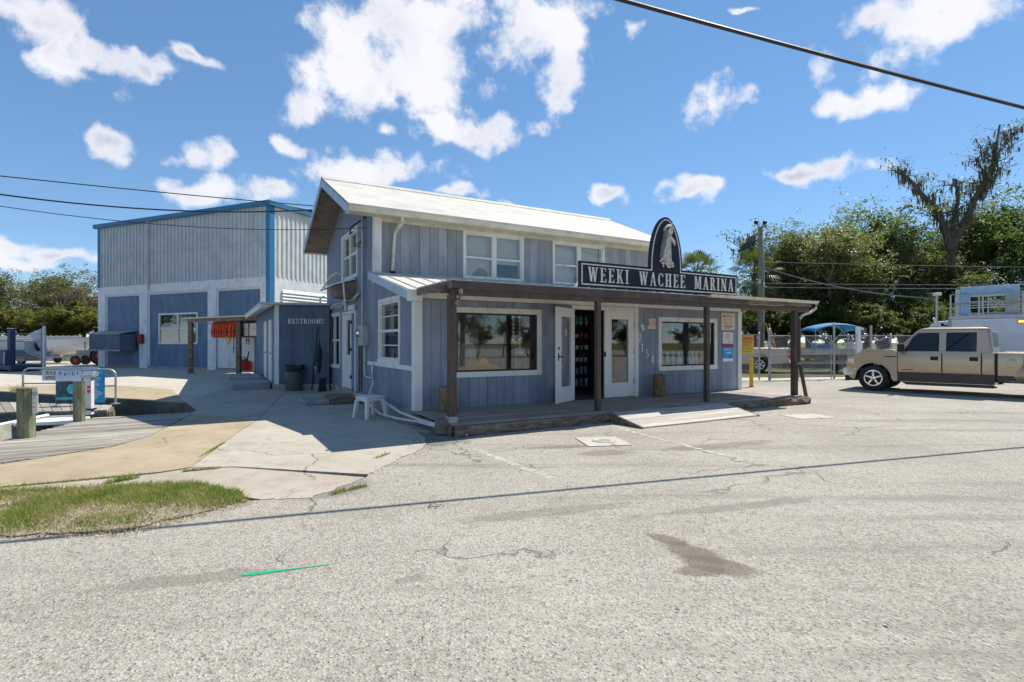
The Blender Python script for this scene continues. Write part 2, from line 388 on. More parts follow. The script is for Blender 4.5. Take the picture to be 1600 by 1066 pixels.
def leaf(name, a, b, tr=0.45):
    t = NT(name); c = t.mix(t.ramp(t.noise(0.55, 4, 0.6), 0.35, 0.68), a, b)
    c = t.mix(t.math('MULTIPLY', t.ramp(t.noise(6, 2), 0.5, 0.75), 0.5), c, tuple(min(1,q*1.7) for q in b))
    d = t.bsdf(c, 0.5, 0, None, 0.3); tn = t.n('ShaderNodeBsdfTranslucent')
    t.l(t.mix(1.0, c, (1.35,1.55,0.7), 'MULTIPLY'), tn.inputs[0])
    m = t.n('ShaderNodeMixShader'); m.inputs[0].default_value = tr; t.l(d, m.inputs[1]); t.l(tn.outputs[0], m.inputs[2]); t.end(m.outputs[0])
leaf('leaf_oak', (0.070,0.104,0.036), (0.150,0.186,0.068), .5)
leaf('leaf_dark', (0.060,0.085,0.028), (0.125,0.150,0.050), .55)
leaf('leaf_olive', (0.108,0.118,0.055), (0.190,0.192,0.095), .45)
leaf('leaf_brown', (0.130,0.105,0.060), (0.200,0.165,0.090), 0.3)
leaf('leaf_bright', (0.105,0.112,0.034), (0.190,0.180,0.062), .4)
leaf('leaf_palm', (0.060,0.085,0.025), (0.120,0.145,0.045), 0.3)
t = NT('grass_blade'); c = t.mix(t.ramp(t.noise(2.2, 4, 0.6, space='Object'), 0.38, 0.66), (0.215,0.285,0.050), (0.420,0.390,0.150))
d = t.bsdf(c, 0.55, 0, None, 0.3); tn = t.n('ShaderNodeBsdfTranslucent'); t.l(c, tn.inputs[0]); m = t.n('ShaderNodeMixShader'); m.inputs[0].default_value = 0.5
t.l(d, m.inputs[1]); t.l(tn.outputs[0], m.inputs[2]); t.end(m.outputs[0])
t = NT('straw_blade'); c = t.mix(t.ramp(t.noise(8, 3), 0.35, 0.66), (0.33,0.26,0.14), (0.52,0.43,0.27)); t.end(t.bsdf(c, 0.7, 0, None, 0.2))
t = NT('lawn'); c = t.mix(t.ramp(t.noise(0.35, 7, 0.7), 0.38, 0.62), (0.105,0.125,0.030), (0.225,0.200,0.075))
c = t.mix(t.ramp(t.noise(9, 6, 0.75), 0.35, 0.7), t.mix(1.0, c, (0.62,0.66,0.6), 'MULTIPLY'), c)
t.end(t.bsdf(c, 0.9, 0, t.bump(t.noise(14, 6, 0.8), 0.9, 0.06), 0.1))
t = NT('verge_soil'); c = t.mix(t.ramp(t.noise(9, 6, 0.7), 0.35, 0.65), (0.26,0.215,0.145), (0.38,0.335,0.25)); t.end(t.bsdf(c, 0.95, 0, t.bump(t.noise(40, 5, 0.7), 0.9, 0.02), 0.1))
# glass: clear sheet with real fresnel reflection (two faces of a double pane)
def glass(name, tint, ior=1.9):
    t = NT(name); f = t.n('ShaderNodeFresnel'); gi = t.n('ShaderNodeNewGeometry'); t.l(t.ramp(gi.outputs['Backfacing'], 0, 1, ior, 1/ior, False), f.inputs['IOR'])
    tr = t.n('ShaderNodeBsdfTransparent'); tr.inputs[0].default_value = tint + (1,); g = t.n('ShaderNodeBsdfGlossy'); g.inputs['Roughness'].default_value = 0.02
    q = t.n('ShaderNodeMixShader'); t.l(f.outputs[0], q.inputs[0]); t.l(tr.outputs[0], q.inputs[1]); t.l(g.outputs[0], q.inputs[2]); t.end(q.outputs[0])
glass('glass', (0.95,0.97,0.97), 1.85)
glass('glass_dark', (0.30,0.34,0.36), 1.6)
t = NT('tube_light'); e = t.n('ShaderNodeEmission'); e.inputs[0].default_value = (1,0.95,0.85,1); e.inputs[1].default_value = 1.6; t.end(e.outputs[0])
t = NT('amber_lit'); e = t.n('ShaderNodeEmission'); e.inputs[0].default_value = (1,0.5,0.12,1); e.inputs[1].default_value = 1.3; t.end(e.outputs[0])
# water in the boat slip
t = NT('slip_water'); t.end(t.bsdf((0.012,0.017,0.012), 0.06, 0, t.bump(t.noise(3.5, 4, 0.6), 0.25, 0.05), 0.5))
# old sun-bleached asphalt: pale stones in a grey binder, dark pits, drag bands, cracks, damp patch
t = NT('asphalt')
big = t.noise(0.45, 5, 0.68); c = t.mix(t.ramp(big, 0.3, 0.7), (0.335,0.312,0.265), (0.435,0.408,0.352))
st = t.n('ShaderNodeTexVoronoi'); t.l(t.vec(), st.inputs['Vector']); st.inputs['Scale'].default_value = 78
tone = t.ramp(t.math('FRACT', t.math('MULTIPLY', st.outputs['Distance'], 37.0)), 0, 1, 0, 1, False)
sepc = t.n('ShaderNodeSeparateColor'); t.l(st.outputs['Color'], sepc.inputs[0])
c = t.mix(t.ramp(sepc.outputs[0], 0.55, 1.0, 0, 0.60), c, (0.56,0.53,0.47))
c = t.mix(t.ramp(sepc.outputs[1], 0.70, 0.97, 0, 0.62), c, (0.13,0.12,0.10))
mid = t.noise(26, 4, 0.75); c = t.mix(t.ramp(mid, 0.52, 0.70, 0, 0.6), c, (0.15,0.14,0.12)); c = t.mix(t.ramp(t.noise(7, 5, 0.75), 0.50, 0.70, 0, 0.45), c, (0.19,0.178,0.15))
pits = t.vor(30); pm = t.math('MULTIPLY', t.ramp(pits, 0.17, 0.08), t.ramp(t.noise(5, 4, 0.7), 0.30, 0.50)); c = t.mix(t.math('MULTIPLY', pm, 0.85), c, (0.055,0.05,0.045))
# dark tyre-polished bands run along the lot
mp = t.n('ShaderNodeMapping'); t.l(t.tc.outputs['Object'], mp.inputs[0]); mp.inputs['Rotation'].default_value = (0,0,-R(17.5)); mp.inputs['Scale'].default_value = (0.12,1.5,1)
bn = t.n('ShaderNodeTexNoise'); t.l(mp.outputs[0], bn.inputs['Vector']); bn.inputs['Scale'].default_value = 1.0; bn.inputs['Detail'].default_value = 5; bn.inputs['Roughness'].default_value = 0.65
c = t.mix(t.ramp(bn.outputs['Fac'], 0.50, 0.68, 0, 0.48), c, (0.185,0.170,0.142))
# cracks
cv = t.n('ShaderNodeTexVoronoi', feature='DISTANCE_TO_EDGE'); dn = t.n('ShaderNodeTexNoise'); t.l(t.vec(), dn.inputs['Vector']); dn.inputs['Scale'].default_value = 2.2; dn.inputs['Detail'].default_value = 6
wv = t.n('ShaderNodeVectorMath', operation='MULTIPLY_ADD'); t.l(dn.outputs['Color'], wv.inputs[0]); wv.inputs[1].default_value = (0.7,0.7,0); t.l(t.vec(), wv.inputs[2])
t.l(wv.outputs[0], cv.inputs['Vector']); cv.inputs['Scale'].default_value = 0.42
ck = t.math('MULTIPLY', t.ramp(cv.outputs['Distance'], 0.007, 0.002), t.ramp(t.noise(0.5, 3), 0.47, 0.56)); c = t.mix(t.math('MULTIPLY', ck, 0.5), c, (0.09,0.082,0.068))
# stained patches with their own outline: (x, y, axis length, axis width, angle, colour, strength)
PN = t.noise(3.2, 6, 0.72)
def patch(c, x, y, a, b, ang, col, amt, rag=0.9):
    q = t.n('ShaderNodeMapping', vector_type='TEXTURE'); t.l(t.tc.outputs['Object'], q.inputs[0]); q.inputs['Location'].default_value = (x, y, 0)
    q.inputs['Rotation'].default_value = (0, 0, ang); q.inputs['Scale'].default_value = (a, b, 1)
    ln = t.n('ShaderNodeVectorMath', operation='LENGTH'); t.l(q.outputs[0], ln.inputs[0])
    e = t.math('ADD', ln.outputs['Value'], t.math('MULTIPLY', t.math('SUBTRACT', PN, 0.5), rag * 2))
    return t.mix(t.math('MULTIPLY', t.ramp(e, 1.10, 0.70), amt), c, col)
for q in ((1040,843,.20,.10,-48),(1080,862,.25,.14,-52),(1122,884,.26,.14,-40),(1095,893,.20,.09,5)):
    gx, gy = G(q[0], q[1]); c = patch(c, gx, gy, q[2], q[3], R(q[4]), (0.150,0.128,0.095), 0.72, 0.75)
for q in ((760,726,.28,.03,10),(1180,665,.5,.05,16),(1420,660,1.1,.05,-8),(640,905,.12,.05,20),(860,800,.9,.12,17),(1150,792,1.0,.10,17),(300,905,.7,.10,16)):
    gx, gy = G(q[0], q[1]); c = patch(c, gx, gy, q[2], q[3], R(q[4]), (0.185,0.168,0.138), 0.5, 1.2)
c = patch(c, 1.25, 7.20, 0.42, 0.20, R(15), (0.17,0.15,0.12), 0.55, 0.6)
c = patch(c, 0.9, 7.65, 0.8, 0.12, R(12), (0.13,0.115,0.09), 0.5, 1.0)
c = patch(c, 3.0, 7.7, 1.1, 0.2, R(20), (0.16,0.145,0.12), 0.5, 1.1)
c = patch(c, -1.3, 8.3, 0.8, 0.7, R(30), (0.13,0.125,0.115), 0.65, 0.8)
c = patch(c, -2.0, 5.4, 0.7, 0.35, R(20), (0.19,0.175,0.145), 0.6, 0.9)
hgt = t.math('ADD', t.math('MULTIPLY', st.outputs['Distance'], 0.7), t.math('MULTIPLY', t.noise(120, 4, 0.7), 0.6))
hgt = t.math('SUBTRACT', hgt, t.math('MULTIPLY', t.math('MAXIMUM', pm, ck), 1.6))
t.end(t.bsdf(c, 0.92, 0, t.bump(hgt, 0.75, 0.010), 0.15))
# poured concrete
def concrete(name, a, b, stain, crack=0.6):
    t = NT(name); c = t.mix(t.ramp(t.noise(0.7, 7, 0.68), 0.3, 0.7), a, b)
    c = t.mix(t.ramp(t.noise(3.5, 8, 0.75), 0.48, 0.70, 0, 0.75), c, stain); c = t.mix(t.ramp(t.noise(1.1, 6, 0.7), 0.52, 0.68, 0, 0.5), c, tuple(q*.72 for q in a))
    c = t.mix(t.ramp(t.noise(45, 5, 0.75), 0.55, 0.75, 0, 0.35), c, tuple(q*0.6 for q in a))
    cv = t.n('ShaderNodeTexVoronoi', feature='DISTANCE_TO_EDGE'); dn = t.n('ShaderNodeTexNoise'); t.l(t.vec(), dn.inputs['Vector']); dn.inputs['Scale'].default_value = 1.6; dn.inputs['Detail'].default_value = 6
    wv = t.n('ShaderNodeVectorMath', operation='MULTIPLY_ADD'); t.l(dn.outputs['Color'], wv.inputs[0]); wv.inputs[1].default_value = (0.9,0.9,0); t.l(t.vec(), wv.inputs[2])
    t.l(wv.outputs[0], cv.inputs['Vector']); cv.inputs['Scale'].default_value = 0.33
    ck = t.math('MULTIPLY', t.ramp(cv.outputs['Distance'], 0.006, 0.002), t.ramp(t.noise(0.4, 2), 0.47, 0.55)); c = t.mix(t.math('MULTIPLY', ck, crack), c, (0.07,0.06,0.045))
    t.end(t.bsdf(c, 0.88, 0, t.bump(t.noise(60, 6, 0.75), 0.35, 0.008), 0.2))
concrete('concrete_tan', (0.355,0.285,0.190), (0.445,0.375,0.265), (0.30,0.235,0.155))
concrete('concrete_grey', (0.40,0.365,0.300), (0.48,0.445,0.375), (0.28,0.25,0.20))
concrete('concrete_pale', (0.46,0.425,0.355), (0.54,0.505,0.43), (0.40,0.36,0.29))
concrete('concrete_pink', (0.37,0.32,0.255), (0.45,0.40,0.33), (0.30,0.255,0.20))
concrete('sea_wall', (0.10,0.10,0.085), (0.17,0.165,0.14), (0.05,0.06,0.04))
concrete('porch_slab', (0.36,0.32,0.27), (0.46,0.42,0.36), (0.25,0.22,0.18))
# worn paint on the ground
def worn(name, col, lo, hi, scale=9, cov=1.0):
    t = NT(name); a = t.math('MULTIPLY', t.ramp(t.noise(scale, 8, 0.8), lo, hi), cov)
    m = t.n('ShaderNodeMixShader'); tr = t.n('ShaderNodeBsdfTransparent'); t.l(a, m.inputs[0]); t.l(tr.outputs[0], m.inputs[1]); t.l(t.bsdf(col, 0.8, 0, None, 0.2), m.inputs[2]); t.end(m.outputs[0])
worn('line_paint', (0.66,0.64,0.58), 0.40, 0.66)
worn('line_faint', (0.58,0.56,0.50), 0.45, 0.85)
worn('green_paint', (0.01,0.42,0.20), 0.28, 0.55, 30)
t = NT('sign_fade'); sp_ = t.n('ShaderNodeSeparateXYZ'); t.l(t.tc.outputs['Object'], sp_.inputs[0])
t.end(t.bsdf(t.mix(t.ramp(t.math('ADD', sp_.outputs[2], t.math('MULTIPLY', t.noise(6,3), .1)), -.2, .3), (0.72,0.50,0.05), (0.70,0.25,0.07)), 0.6))
# ================================================================== GROUND
rg = random.Random(3)
def rough(poly, step=0.35, amp=0.03):
    out = []
    for i, a in enumerate(poly):
        b = poly[(i+1) % len(poly)]; d = math.hypot(b[0]-a[0], b[1]-a[1]); n = max(1, min(60, int(d/step)))
        for k in range(n):
            t = k/n; j = amp if k else 0
            out.append((a[0]+(b[0]-a[0])*t + rg.uniform(-j, j), a[1]+(b[1]-a[1])*t + rg.uniform(-j, j)))
    return out
CANAL = [(-6.72,11.05), G(308,641), G(289,628.5), G(180,622.5), G(0,612), (-60,34), (-60,-2), (-12.5,3.0), (-6.55,6.2), G(178,698.5), G(235,681)]
struct(poly_sheet('ground', [(-900,-300),(900,-300),(900,1500),(-900,1500)], -0.02, 'lawn', [CANAL]))
struct(poly_sheet('water', [(-61,-3),(-5,-3),(-5,35),(-61,35)], -0.85, 'slip_water'))
sw = MB()
for i, a in enumerate(CANAL):
    b = CANAL[(i+1) % len(CANAL)]
    sw.add([(a[0],a[1],-0.022),(b[0],b[1],-0.022),(b[0],b[1],-1.6),(a[0],a[1],-1.6)], [(0,1,2,3)])
struct(sw.build('seawall', 'sea_wall'))
EDGE = [(-1.75,9.25),(-1.35,8.3),(-1.25,7.6),(-1.55,6.4),(-1.62,5.9),(-1.92,5.12),(-2.5,5.03)]
EDGE = [EDGE[0]] + rough(EDGE[:], 0.07, 0.035)[1:-1 - int(round(math.hypot(EDGE[0][0]-EDGE[-1][0], EDGE[0][1]-EDGE[-1][1])/0.07))+1] + [EDGE[-1]]
struct(poly_sheet('parking_lot', rough([(-80,-60),(90,-60),(90,20.5),(40,20.9),(14,21.6),(8.6,21.0),(2,18),(-1.7,12)] + EDGE + [(-3.3,5.3),(-5.6,4.7),(-12,2.5),(-80,0.6)], 0.3, 0.03), 0.0, 'asphalt'))
apron = struct(bpy.data.objects.new('concrete_apron', None)); COL.objects.link(apron)
J1, J2, K = G(296,732), G(374,675), G(403,656)
gap = 0.012
EK = min(range(len(EDGE)), key=lambda i: abs(EDGE[i][1]-5.95))
def slab(poly, m, z=0.008):
    c = Vector((sum(q[0] for q in poly)/len(poly), sum(q[1] for q in poly)/len(poly)))
    q2 = []
    for q in poly:
        d = Vector(q) - c; q2.append(tuple(c + d * (1 - gap / max(d.length, 0.5))))
    b = MB().prism(rough(q2, 0.5, 0.006), 'z', -0.035, z); return b.build('slab', m, apron)
slab([G(-260,757), G(0,727), G(178,699), G(236,682), G(303,646.5), K, J2, J1, G(246,739.5), G(0,762.5), G(-260,790)], 'concrete_tan', 0.010)
slab([J1, J2, K, (-6.3,14.4), (-5.6,16.6), SW(0.3,7.5), SW(0.3,0.0), (-1.78,9.15)] + EDGE[1:EK] + [G(366,730)], 'concrete_grey', 0.006)
slab([G(366,730.5), J1, G(246,740), G(0,763), G(-260,791), G(-260,810), G(0,772), G(150,764), G(300,757), G(375,775), (-2.45,5.08)] + EDGE[EK:-1][::-1], 'concrete_pink', 0.003)
slab([K, (-6.72,11.05), G(308,641), G(289,628.5), (-9.6,18.3), (-7.4,16.9), (-5.6,16.6), (-6.3,14.4)], 'concrete_grey', 0.009)
e2 = Vector((0.397,0.918))
slab([G(289,628.5), G(180,622.5), G(0,612), (-30,22.0), (-30.5,23.4), G(0,604.5), G(150,600.5), G(270,609)], 'concrete_tan', 0.011)
slab([G(270,609), G(150,600.5), G(0,604.5), (-30.5,23.4), (-45,30), (-30,37), (-25.6,33.0), (-12.3,27.6), (-8.6,19.0), (-9.6,18.3), G(289,628.5)], 'concrete_pale', 0.005)
struct(poly_sheet('gravel_drive', rough([(-45,30),(-30,37.1),(-27,34.8),(-25.2,40),(-29,42),(-60,44),(-60,36)], 1.0, 0.15), -0.010, 'concrete_pale'))
struct(poly_sheet('gate_apron', rough([(8.4,21.0),(14,21.6),(40,20.9),(40,22.3),(14,23.0),(7.0,22.6)], 0.6, 0.08), -0.008, 'concrete_pale'))

# painted and fixed marks on the lot (all flush sheets)
def strip(name, pts, w, m, z=0.004):
    b = MB(); k = []
    for i, q in enumerate(pts):
        a = Vector(pts[max(i-1,0)]); c = Vector(pts[min(i+1,len(pts)-1)]); d = (c-a).normalized(); n = Vector((-d.y,d.x)); ww = w[i] if isinstance(w, list) else w
        k.append((Vector(q)+n*ww/2, Vector(q)-n*ww/2))
    for i in range(len(k)-1):
        a, c = k[i], k[i+1]; b.add([(a[0].x,a[0].y,z),(a[1].x,a[1].y,z),(c[1].x,c[1].y,z),(c[0].x,c[0].y,z)], [(0,1,2,3)])
    return b.build(name, m, fix=False)
LM = 'parking_line'
for (a, b, m, lab) in [((738,701),(862,748),'line_paint','worn white parking line beside the utility cover'),
                  ((965,669),(1140,714),'line_paint','worn white parking line running out from the ramp end'),
                  ((1160,650),(1300,672),'line_faint','faint white parking line beyond the ramp'),
                  ((1290,606),(1600,640),'line_faint','faint white parking line in front of the tan pickup'),
                  ((1300,925),(1600,1035),'line_faint','faint long white line near the damp patch')]:
    tag(strip(LM, [G(*a), G((a[0]+b[0])/2, (a[1]+b[1])/2+0.3), G(*b)], 0.10, m), lab, 'road marking')
g1, g2 = Vector(G(375,900)), Vector(G(514,882.5))
tag(strip('paint_mark', [g1, g1.lerp(g2,.12), g1.lerp(g2,.3), g1.lerp(g2,.6), g2], [0.015,0.05,0.045,0.022,0.012], 'green_paint'), 'green spray paint streak on the asphalt', 'paint mark')
# cracks as narrow sunken-looking seams
# utility cover: square concrete collar with round iron lid
uc = thing('utility_cover', 'pale square concrete collar with a round iron lid set in the asphalt', 'utility cover', (*G(940,690.5),0), R(12))
MB().prism([(-.33,-.33),(.33,-.36),(.36,.33),(-.30,.36)], 'z', -0.05, 0.012).build('collar', 'concrete_pale', uc, bevel=0.004)
MB().lathe([(0.145,0.0),(0.145,0.018),(0.125,0.02),(0.12,0.016),(0.0,0.017)], n=28).build('lid', 'galv_dull', uc)
uc2 = thing('utility_cover', 'flush pale concrete square in the asphalt by the end porch post', 'utility cover', (*G(1262,651),0), R(12))
MB().box(-.42,.42,-.3,.3,-0.04,0.008).build('collar', 'concrete_pale', uc2, bevel=0.003)

# grass verge
vp = [G(-300,778), G(0,771), G(150,763), G(300,757), G(375,772), G(388,784), G(300,806), G(190,832), G(0,838), G(-300,845)]
struct(poly_sheet('grass_verge', rough(vp, 0.09, 0.045), 0.012, 'verge_soil'))
def inside(x, y, P):
    r = False; n = len(P)
    for i in range(n):
        a, b = P[i], P[(i+1) % n]
        if (a[1] > y) != (b[1] > y) and x < (b[0]-a[0])*(y-a[1])/(b[1]-a[1]) + a[0]: r = not r
    return r
def blades(n, P, hlo, hhi, w, accept=None, seed=1):
    r = random.Random(seed); b = MB(); xs = [q[0] for q in P]; ys = [q[1] for q in P]; k = 0
    while k < n:
        x, y = r.uniform(min(xs), max(xs)), r.uniform(min(ys), max(ys))
        if not inside(x, y, P): continue
        if accept and not accept(x, y, r): continue
        k += 1; h = r.uniform(hlo, hhi); a = r.uniform(0, 6.283); ww = w*r.uniform(.6,1.3); dx, dy = math.cos(a)*ww, math.sin(a)*ww
        lx, ly = r.gauss(0,.55)*h, r.gauss(0,.55)*h
        b.add([(x-dx,y-dy,0.01),(x+dx,y+dy,0.01),(x+lx*.4+dx*.7,y+ly*.4+dy*.7,h*.6),(x+lx*.4-dx*.7,y+ly*.4-dy*.7,h*.6),(x+lx,y+ly,h)], [(0,1,2,3),(3,2,4)])
    return b
def gmask(x, y, r):
    e = (y - 4.15) / 1.25 + mnoise.noise(Vector((x*1.6, y*1.6, 0)))*0.8 - 0.10
    return r.random() < e
def smask(x, y, r):
    e = (y - 4.15) / 1.25 + mnoise.noise(Vector((x*1.6, y*1.6, 0)))*0.8 - 0.10
    return r.random() < 1.1 - e
o = blades(23000, vp, 0.02, 0.085, 0.0035, gmask, 1).build('grass', 'grass_blade', fix=False); tag(o, 'short green grass growing on the verge between slab and asphalt', 'grass', kind='stuff')
vq = [(q[0]*1.0 + (0.10 if i in (4,5,6,7) else 0), q[1] + (-.10 if i in (5,6,7,8,9) else .03)) for i, q in enumerate(vp)]
o = blades(17000, vq, 0.008, 0.04, 0.0035, smask, 2).build('dry_grass', 'straw_blade', fix=False); tag(o, 'dry straw coloured grass along the asphalt edge of the verge', 'grass', kind='stuff')
# weeds in the slab joints
wp = MB()
def weeds(a, b, n, spread, seed, h=(0.02,0.07)):
    r = random.Random(seed)
    for k in range(n):
        t = r.betavariate(1.2,1.2); x = a[0]+(b[0]-a[0])*t+r.gauss(0,spread); y = a[1]+(b[1]-a[1])*t+r.gauss(0,spread); hh = r.uniform(*h)
        an = r.uniform(0,6.28); dx, dy = math.cos(an)*.005, math.sin(an)*.005; lx, ly = r.gauss(0,.5)*hh, r.gauss(0,.5)*hh
        wp.add([(x-dx,y-dy,0.005),(x+dx,y+dy,0.005),(x+lx,y+ly,hh)], [(0,1,2)])
weeds(G(285,738), G(345,732), 330, 0.012, 1, (.01,.045)); weeds(G(165,757), G(212,748), 300, 0.025, 2, (0.02,0.08)); weeds(G(-20,765), G(245,741), 420, 0.010, 3, (.01,.05))
weeds(G(312,716), G(352,692), 240, 0.010, 4, (.01,.045)); weeds(G(520,773), G(538,768), 200, 0.022, 5, (.01,.045)); weeds(G(545,767), G(570,760), 200, 0.022, 6, (.01,.045)); weeds(G(588,717), G(606,710), 130, 0.02, 7, (.01,.045))
weeds(G(95,615), G(112,617), 260, 0.05, 8, (0.08,0.3)); weeds(G(20,612), G(40,614), 260, 0.06, 9, (0.08,0.3))
tag(wp.build('weeds', 'grass_blade', fix=False), 'small green weeds growing in the slab joints', 'weeds', kind='stuff')
# fallen dead leaves
lf = MB(); r = random.Random(5)
def litter(cx, cy, n, sp):
    for k in range(n):
        x, y, a, s = r.gauss(cx, sp), r.gauss(cy, sp), r.uniform(0,6.28), r.uniform(.008,.02)
        p = [(x+s*math.cos(a+q)*(1 if i % 2 else .55), y+s*math.sin(a+q)*(1 if i % 2 else .55), r.uniform(.006,.02)) for i, q in enumerate((0,1.57,3.14,4.71))]
        lf.add(p, [(0,1,2,3)])
litter(*G(680,791), 26, 0.035); litter(*G(1060,957), 3, 0.02); litter(*G(890,905), 2, 0.02); litter(*G(655,690), 90, 0.25); litter(0.5, 5, 25, 2.0)
litter(*G(770,662), 40, 0.3)
tag(lf.build('leaf_litter', 'stump_wood', fix=False), 'scattered brown dead leaves lying on the lot', 'leaves', kind='stuff')
# broken asphalt crumbs at the lot edge by the porch corner
gr = MB(); r = random.Random(9)
for k in range(420):
    t = r.random(); a, b = (Vector(G(600,718)), Vector(G(700,684))) if r.random() < .6 else (Vector(G(500,775)), Vector(G(600,718)))
    q = a.lerp(b, t) + Vector((r.gauss(0,.22), r.gauss(0,.16))); s = r.uniform(.003,.010)
    gr.add([(q.x-s,q.y-s*.7,0),(q.x+s,q.y-s,0),(q.x+s*.3,q.y+s,0),(q.x+r.uniform(-s,s)*.3,q.y,s*1.1)], [(0,1,3),(1,2,3),(2,0,3)])
tag(gr.build('gravel', 'concrete_block', fix=False), 'loose grey asphalt crumbs along the broken lot edge', 'gravel', kind='stuff')

# ---- dock: boardwalk of planks, small pier, rails, piles
walk = struct(bpy.data.objects.new('boardwalk', None)); COL.objects.link(walk); walk.location = (O2.x, O2.y, 0); walk.rotation_euler = (0,0,SHOP_ROT)
def uvp(x, y): q = Vector(G(x, y)) - O2; return q.dot(U2), q.dot(V2)
Lp = [uvp(-200,745), uvp(0,692), uvp(151,653), uvp(160,652)]; Rp = [uvp(-200,762), uvp(0,726.5), uvp(178,698.6), uvp(235,681.6), uvp(301,646.8)]
def at_v(P, v):
    if v <= P[0][1]: return P[0][0]
    for a, b in zip(P, P[1:]):
        if a[1] <= v <= b[1]: return a[0] + (b[0]-a[0])*(v-a[1])/(b[1]-a[1])
    return P[-1][0]
r = random.Random(11); v = -2.2; vtop = 3.45
while v < vtop:
    w = 0.138; u0 = at_v(Lp, v+.07) - (1.2 if v < 0.9 else 0.0) - r.uniform(0,.03); u1 = at_v(Rp, v+.07)
    a0, a1 = at_v(Rp, v), at_v(Rp, v+w)
    z = r.uniform(-.004,.004)+0.018; dz = r.uniform(-.004,.004)
    MB().hexa([(u0,v,z-.04),(a0,v,z-.04),(a1,v+w,z-.04),(u0,v+w,z-.04),(u0,v,z),(a0,v,z+dz),(a1,v+w,z+dz),(u0,v+w,z)]).build('plank', 'dock_plank', walk)
    v += w + r.uniform(.006,.014)
fb = MB(); fb.bar((-5.4,3.42,-.16),(-3.75,3.42,-.16),.06,.28); fb.bar((Lp[1][0]+.02,0.3,-.16),(Lp[2][0]+.02,3.4,-.16),.06,.28); fb.build('stringer', 'old_timber', walk)
pier = thing('dock_pier', 'narrow weathered timber pier with metal hoop rails beside the slip', 'pier', (0,0,0))
pa, pb, pc, pd = Vector(G(-160,648)), Vector(G(168,640)), Vector(G(176,632.5)), Vector(G(-160,623))
n = 22
for i in range(n):
    s0, s1 = i/n, (i+.93)/n; z = -0.01 + r.uniform(-.004,.004)
    a, b, c, d = pa.lerp(pb,s0), pa.lerp(pb,s1), pd.lerp(pc,s1), pd.lerp(pc,s0)
    MB().hexa([(a.x,a.y,z-.04),(b.x,b.y,z-.04),(c.x,c.y,z-.04),(d.x,d.y,z-.04),(a.x,a.y,z),(b.x,b.y,z),(c.x,c.y,z),(d.x,d.y,z)]).build('plank', 'dock_plank', pier)
ff = MB(); ff.bar((pa.x,pa.y,-.2),(pb.x,pb.y,-.2),.06,.28); ff.bar((pb.x,pb.y,-.2),(pc.x,pc.y,-.2),.06,.28); ff.build('fascia', 'old_timber', pier)
pl = MB()
for q in (pa.lerp(pb,.35), pa.lerp(pb,.75), pb+Vector((-.1,.12)), pc+Vector((-.15,0))): pl.cyl((q.x,q.y+.08,-1.5),(q.x,q.y+.08,-.06),.1)
pl.build('support', 'pile_wood', pier)
def hoop(name, a, b, h, lab, parent=None):
    a, b = Vector((*a,0)), Vector((*b,0)); pts = [a]; d = (b-a).normalized(); rr = .16
    for k in range(7): t = math.pi/2*k/6; pts.append(a + d*rr*(1-math.cos(t)) + Vector((0,0,h-rr+rr*math.sin(t))))
    for k in range(7): t = math.pi/2*(1-k/6); pts.append(b - d*rr*(1-math.cos(t)) + Vector((0,0,h-rr+rr*math.sin(t))))
    pts.append(b); root = thing(name, lab, 'rail'); m = MB().tube(pts, .024, 8).build('hoop', 'galv', root, smooth=True)
    MB().cyl(a+Vector((0,0,h*.52)), b+Vector((0,0,h*.52)), .018, n=8).build('mid_rail', 'galv', root, smooth=True)
    pm = MB()
    for q in (a, b): pm.box(q.x-.07,q.x+.07,q.y-.07,q.y+.07,-.01,.012)
    pm.build('foot_plate', 'galv', root); return root
hoop('hoop_rail', (-12.75,13.85), (-10.85,14.05), .82, 'galvanised hoop rail carrying the idle speed sign')
hoop('hoop_rail', (-10.75,12.55), (-9.70,13.0), .84, 'galvanised hoop rail carrying the blue notice board')
def pile(x, y, ztop, rr, lab):
    root = thing('mooring_pile', lab, 'pile', (x,y,-.02)); r2 = random.Random(int(x*77))
    rings = []
    for k in range(9):
        z = -1.4 + (ztop+1.4)*k/8; rings.append([(math.cos(q)*rr*(1+r2.uniform(-.05,.05)), math.sin(q)*rr*(1+r2.uniform(-.05,.05)), z) for q in [i*2*math.pi/12 for i in range(12)]])
    MB().loft(rings).build('shaft', 'pile_wood', root); MB().lathe([(rr*1.03,ztop-.005),(rr*1.03,ztop+.012),(0,ztop+.016)], n=12).build('top_cap', 'old_timber', root); return root
P1 = G(41,686); P2 = G(124,660)
pile(*P1, .80, .115, 'weathered green timber pile with the white no notice')
pile(*P2, .78, .095, 'weathered green timber pile beside the dock power pedestal')

# ---- lettering helpers
def text_mesh(s, size, depth=0.002, align='CENTER', width=None):
    c = bpy.data.curves.new('lettering', 'FONT'); c.body = s; c.size = size; c.extrude = depth; c.align_x = align; c.align_y = 'CENTER'; c.resolution_u = 2
    o = bpy.data.objects.new('lettering', c); COL.objects.link(o); dg = bpy.context.evaluated_depsgraph_get(); me = bpy.data.meshes.new_from_object(o.evaluated_get(dg))
    bpy.data.objects.remove(o); bpy.data.curves.remove(c); return me
def text(s, size, m, parent, loc, rot=(R(90),0,0), sx=1.0, name='lettering', depth=0.0015):
    me = text_mesh(s, size, depth); me.materials.clear(); me.materials.append(M[m]); o = bpy.data.objects.new(name, me); COL.objects.link(o)
    o.parent = parent; o.location = loc; o.rotation_euler = rot; o.scale = (sx,1,1); return o
def panel(name, w, h, m, parent, loc=(0,0,0), t=.006):       # upright plate, face toward -y
    return MB().box(-w/2,w/2,0,t,-h/2,h/2).build(name, m, parent, loc=loc)
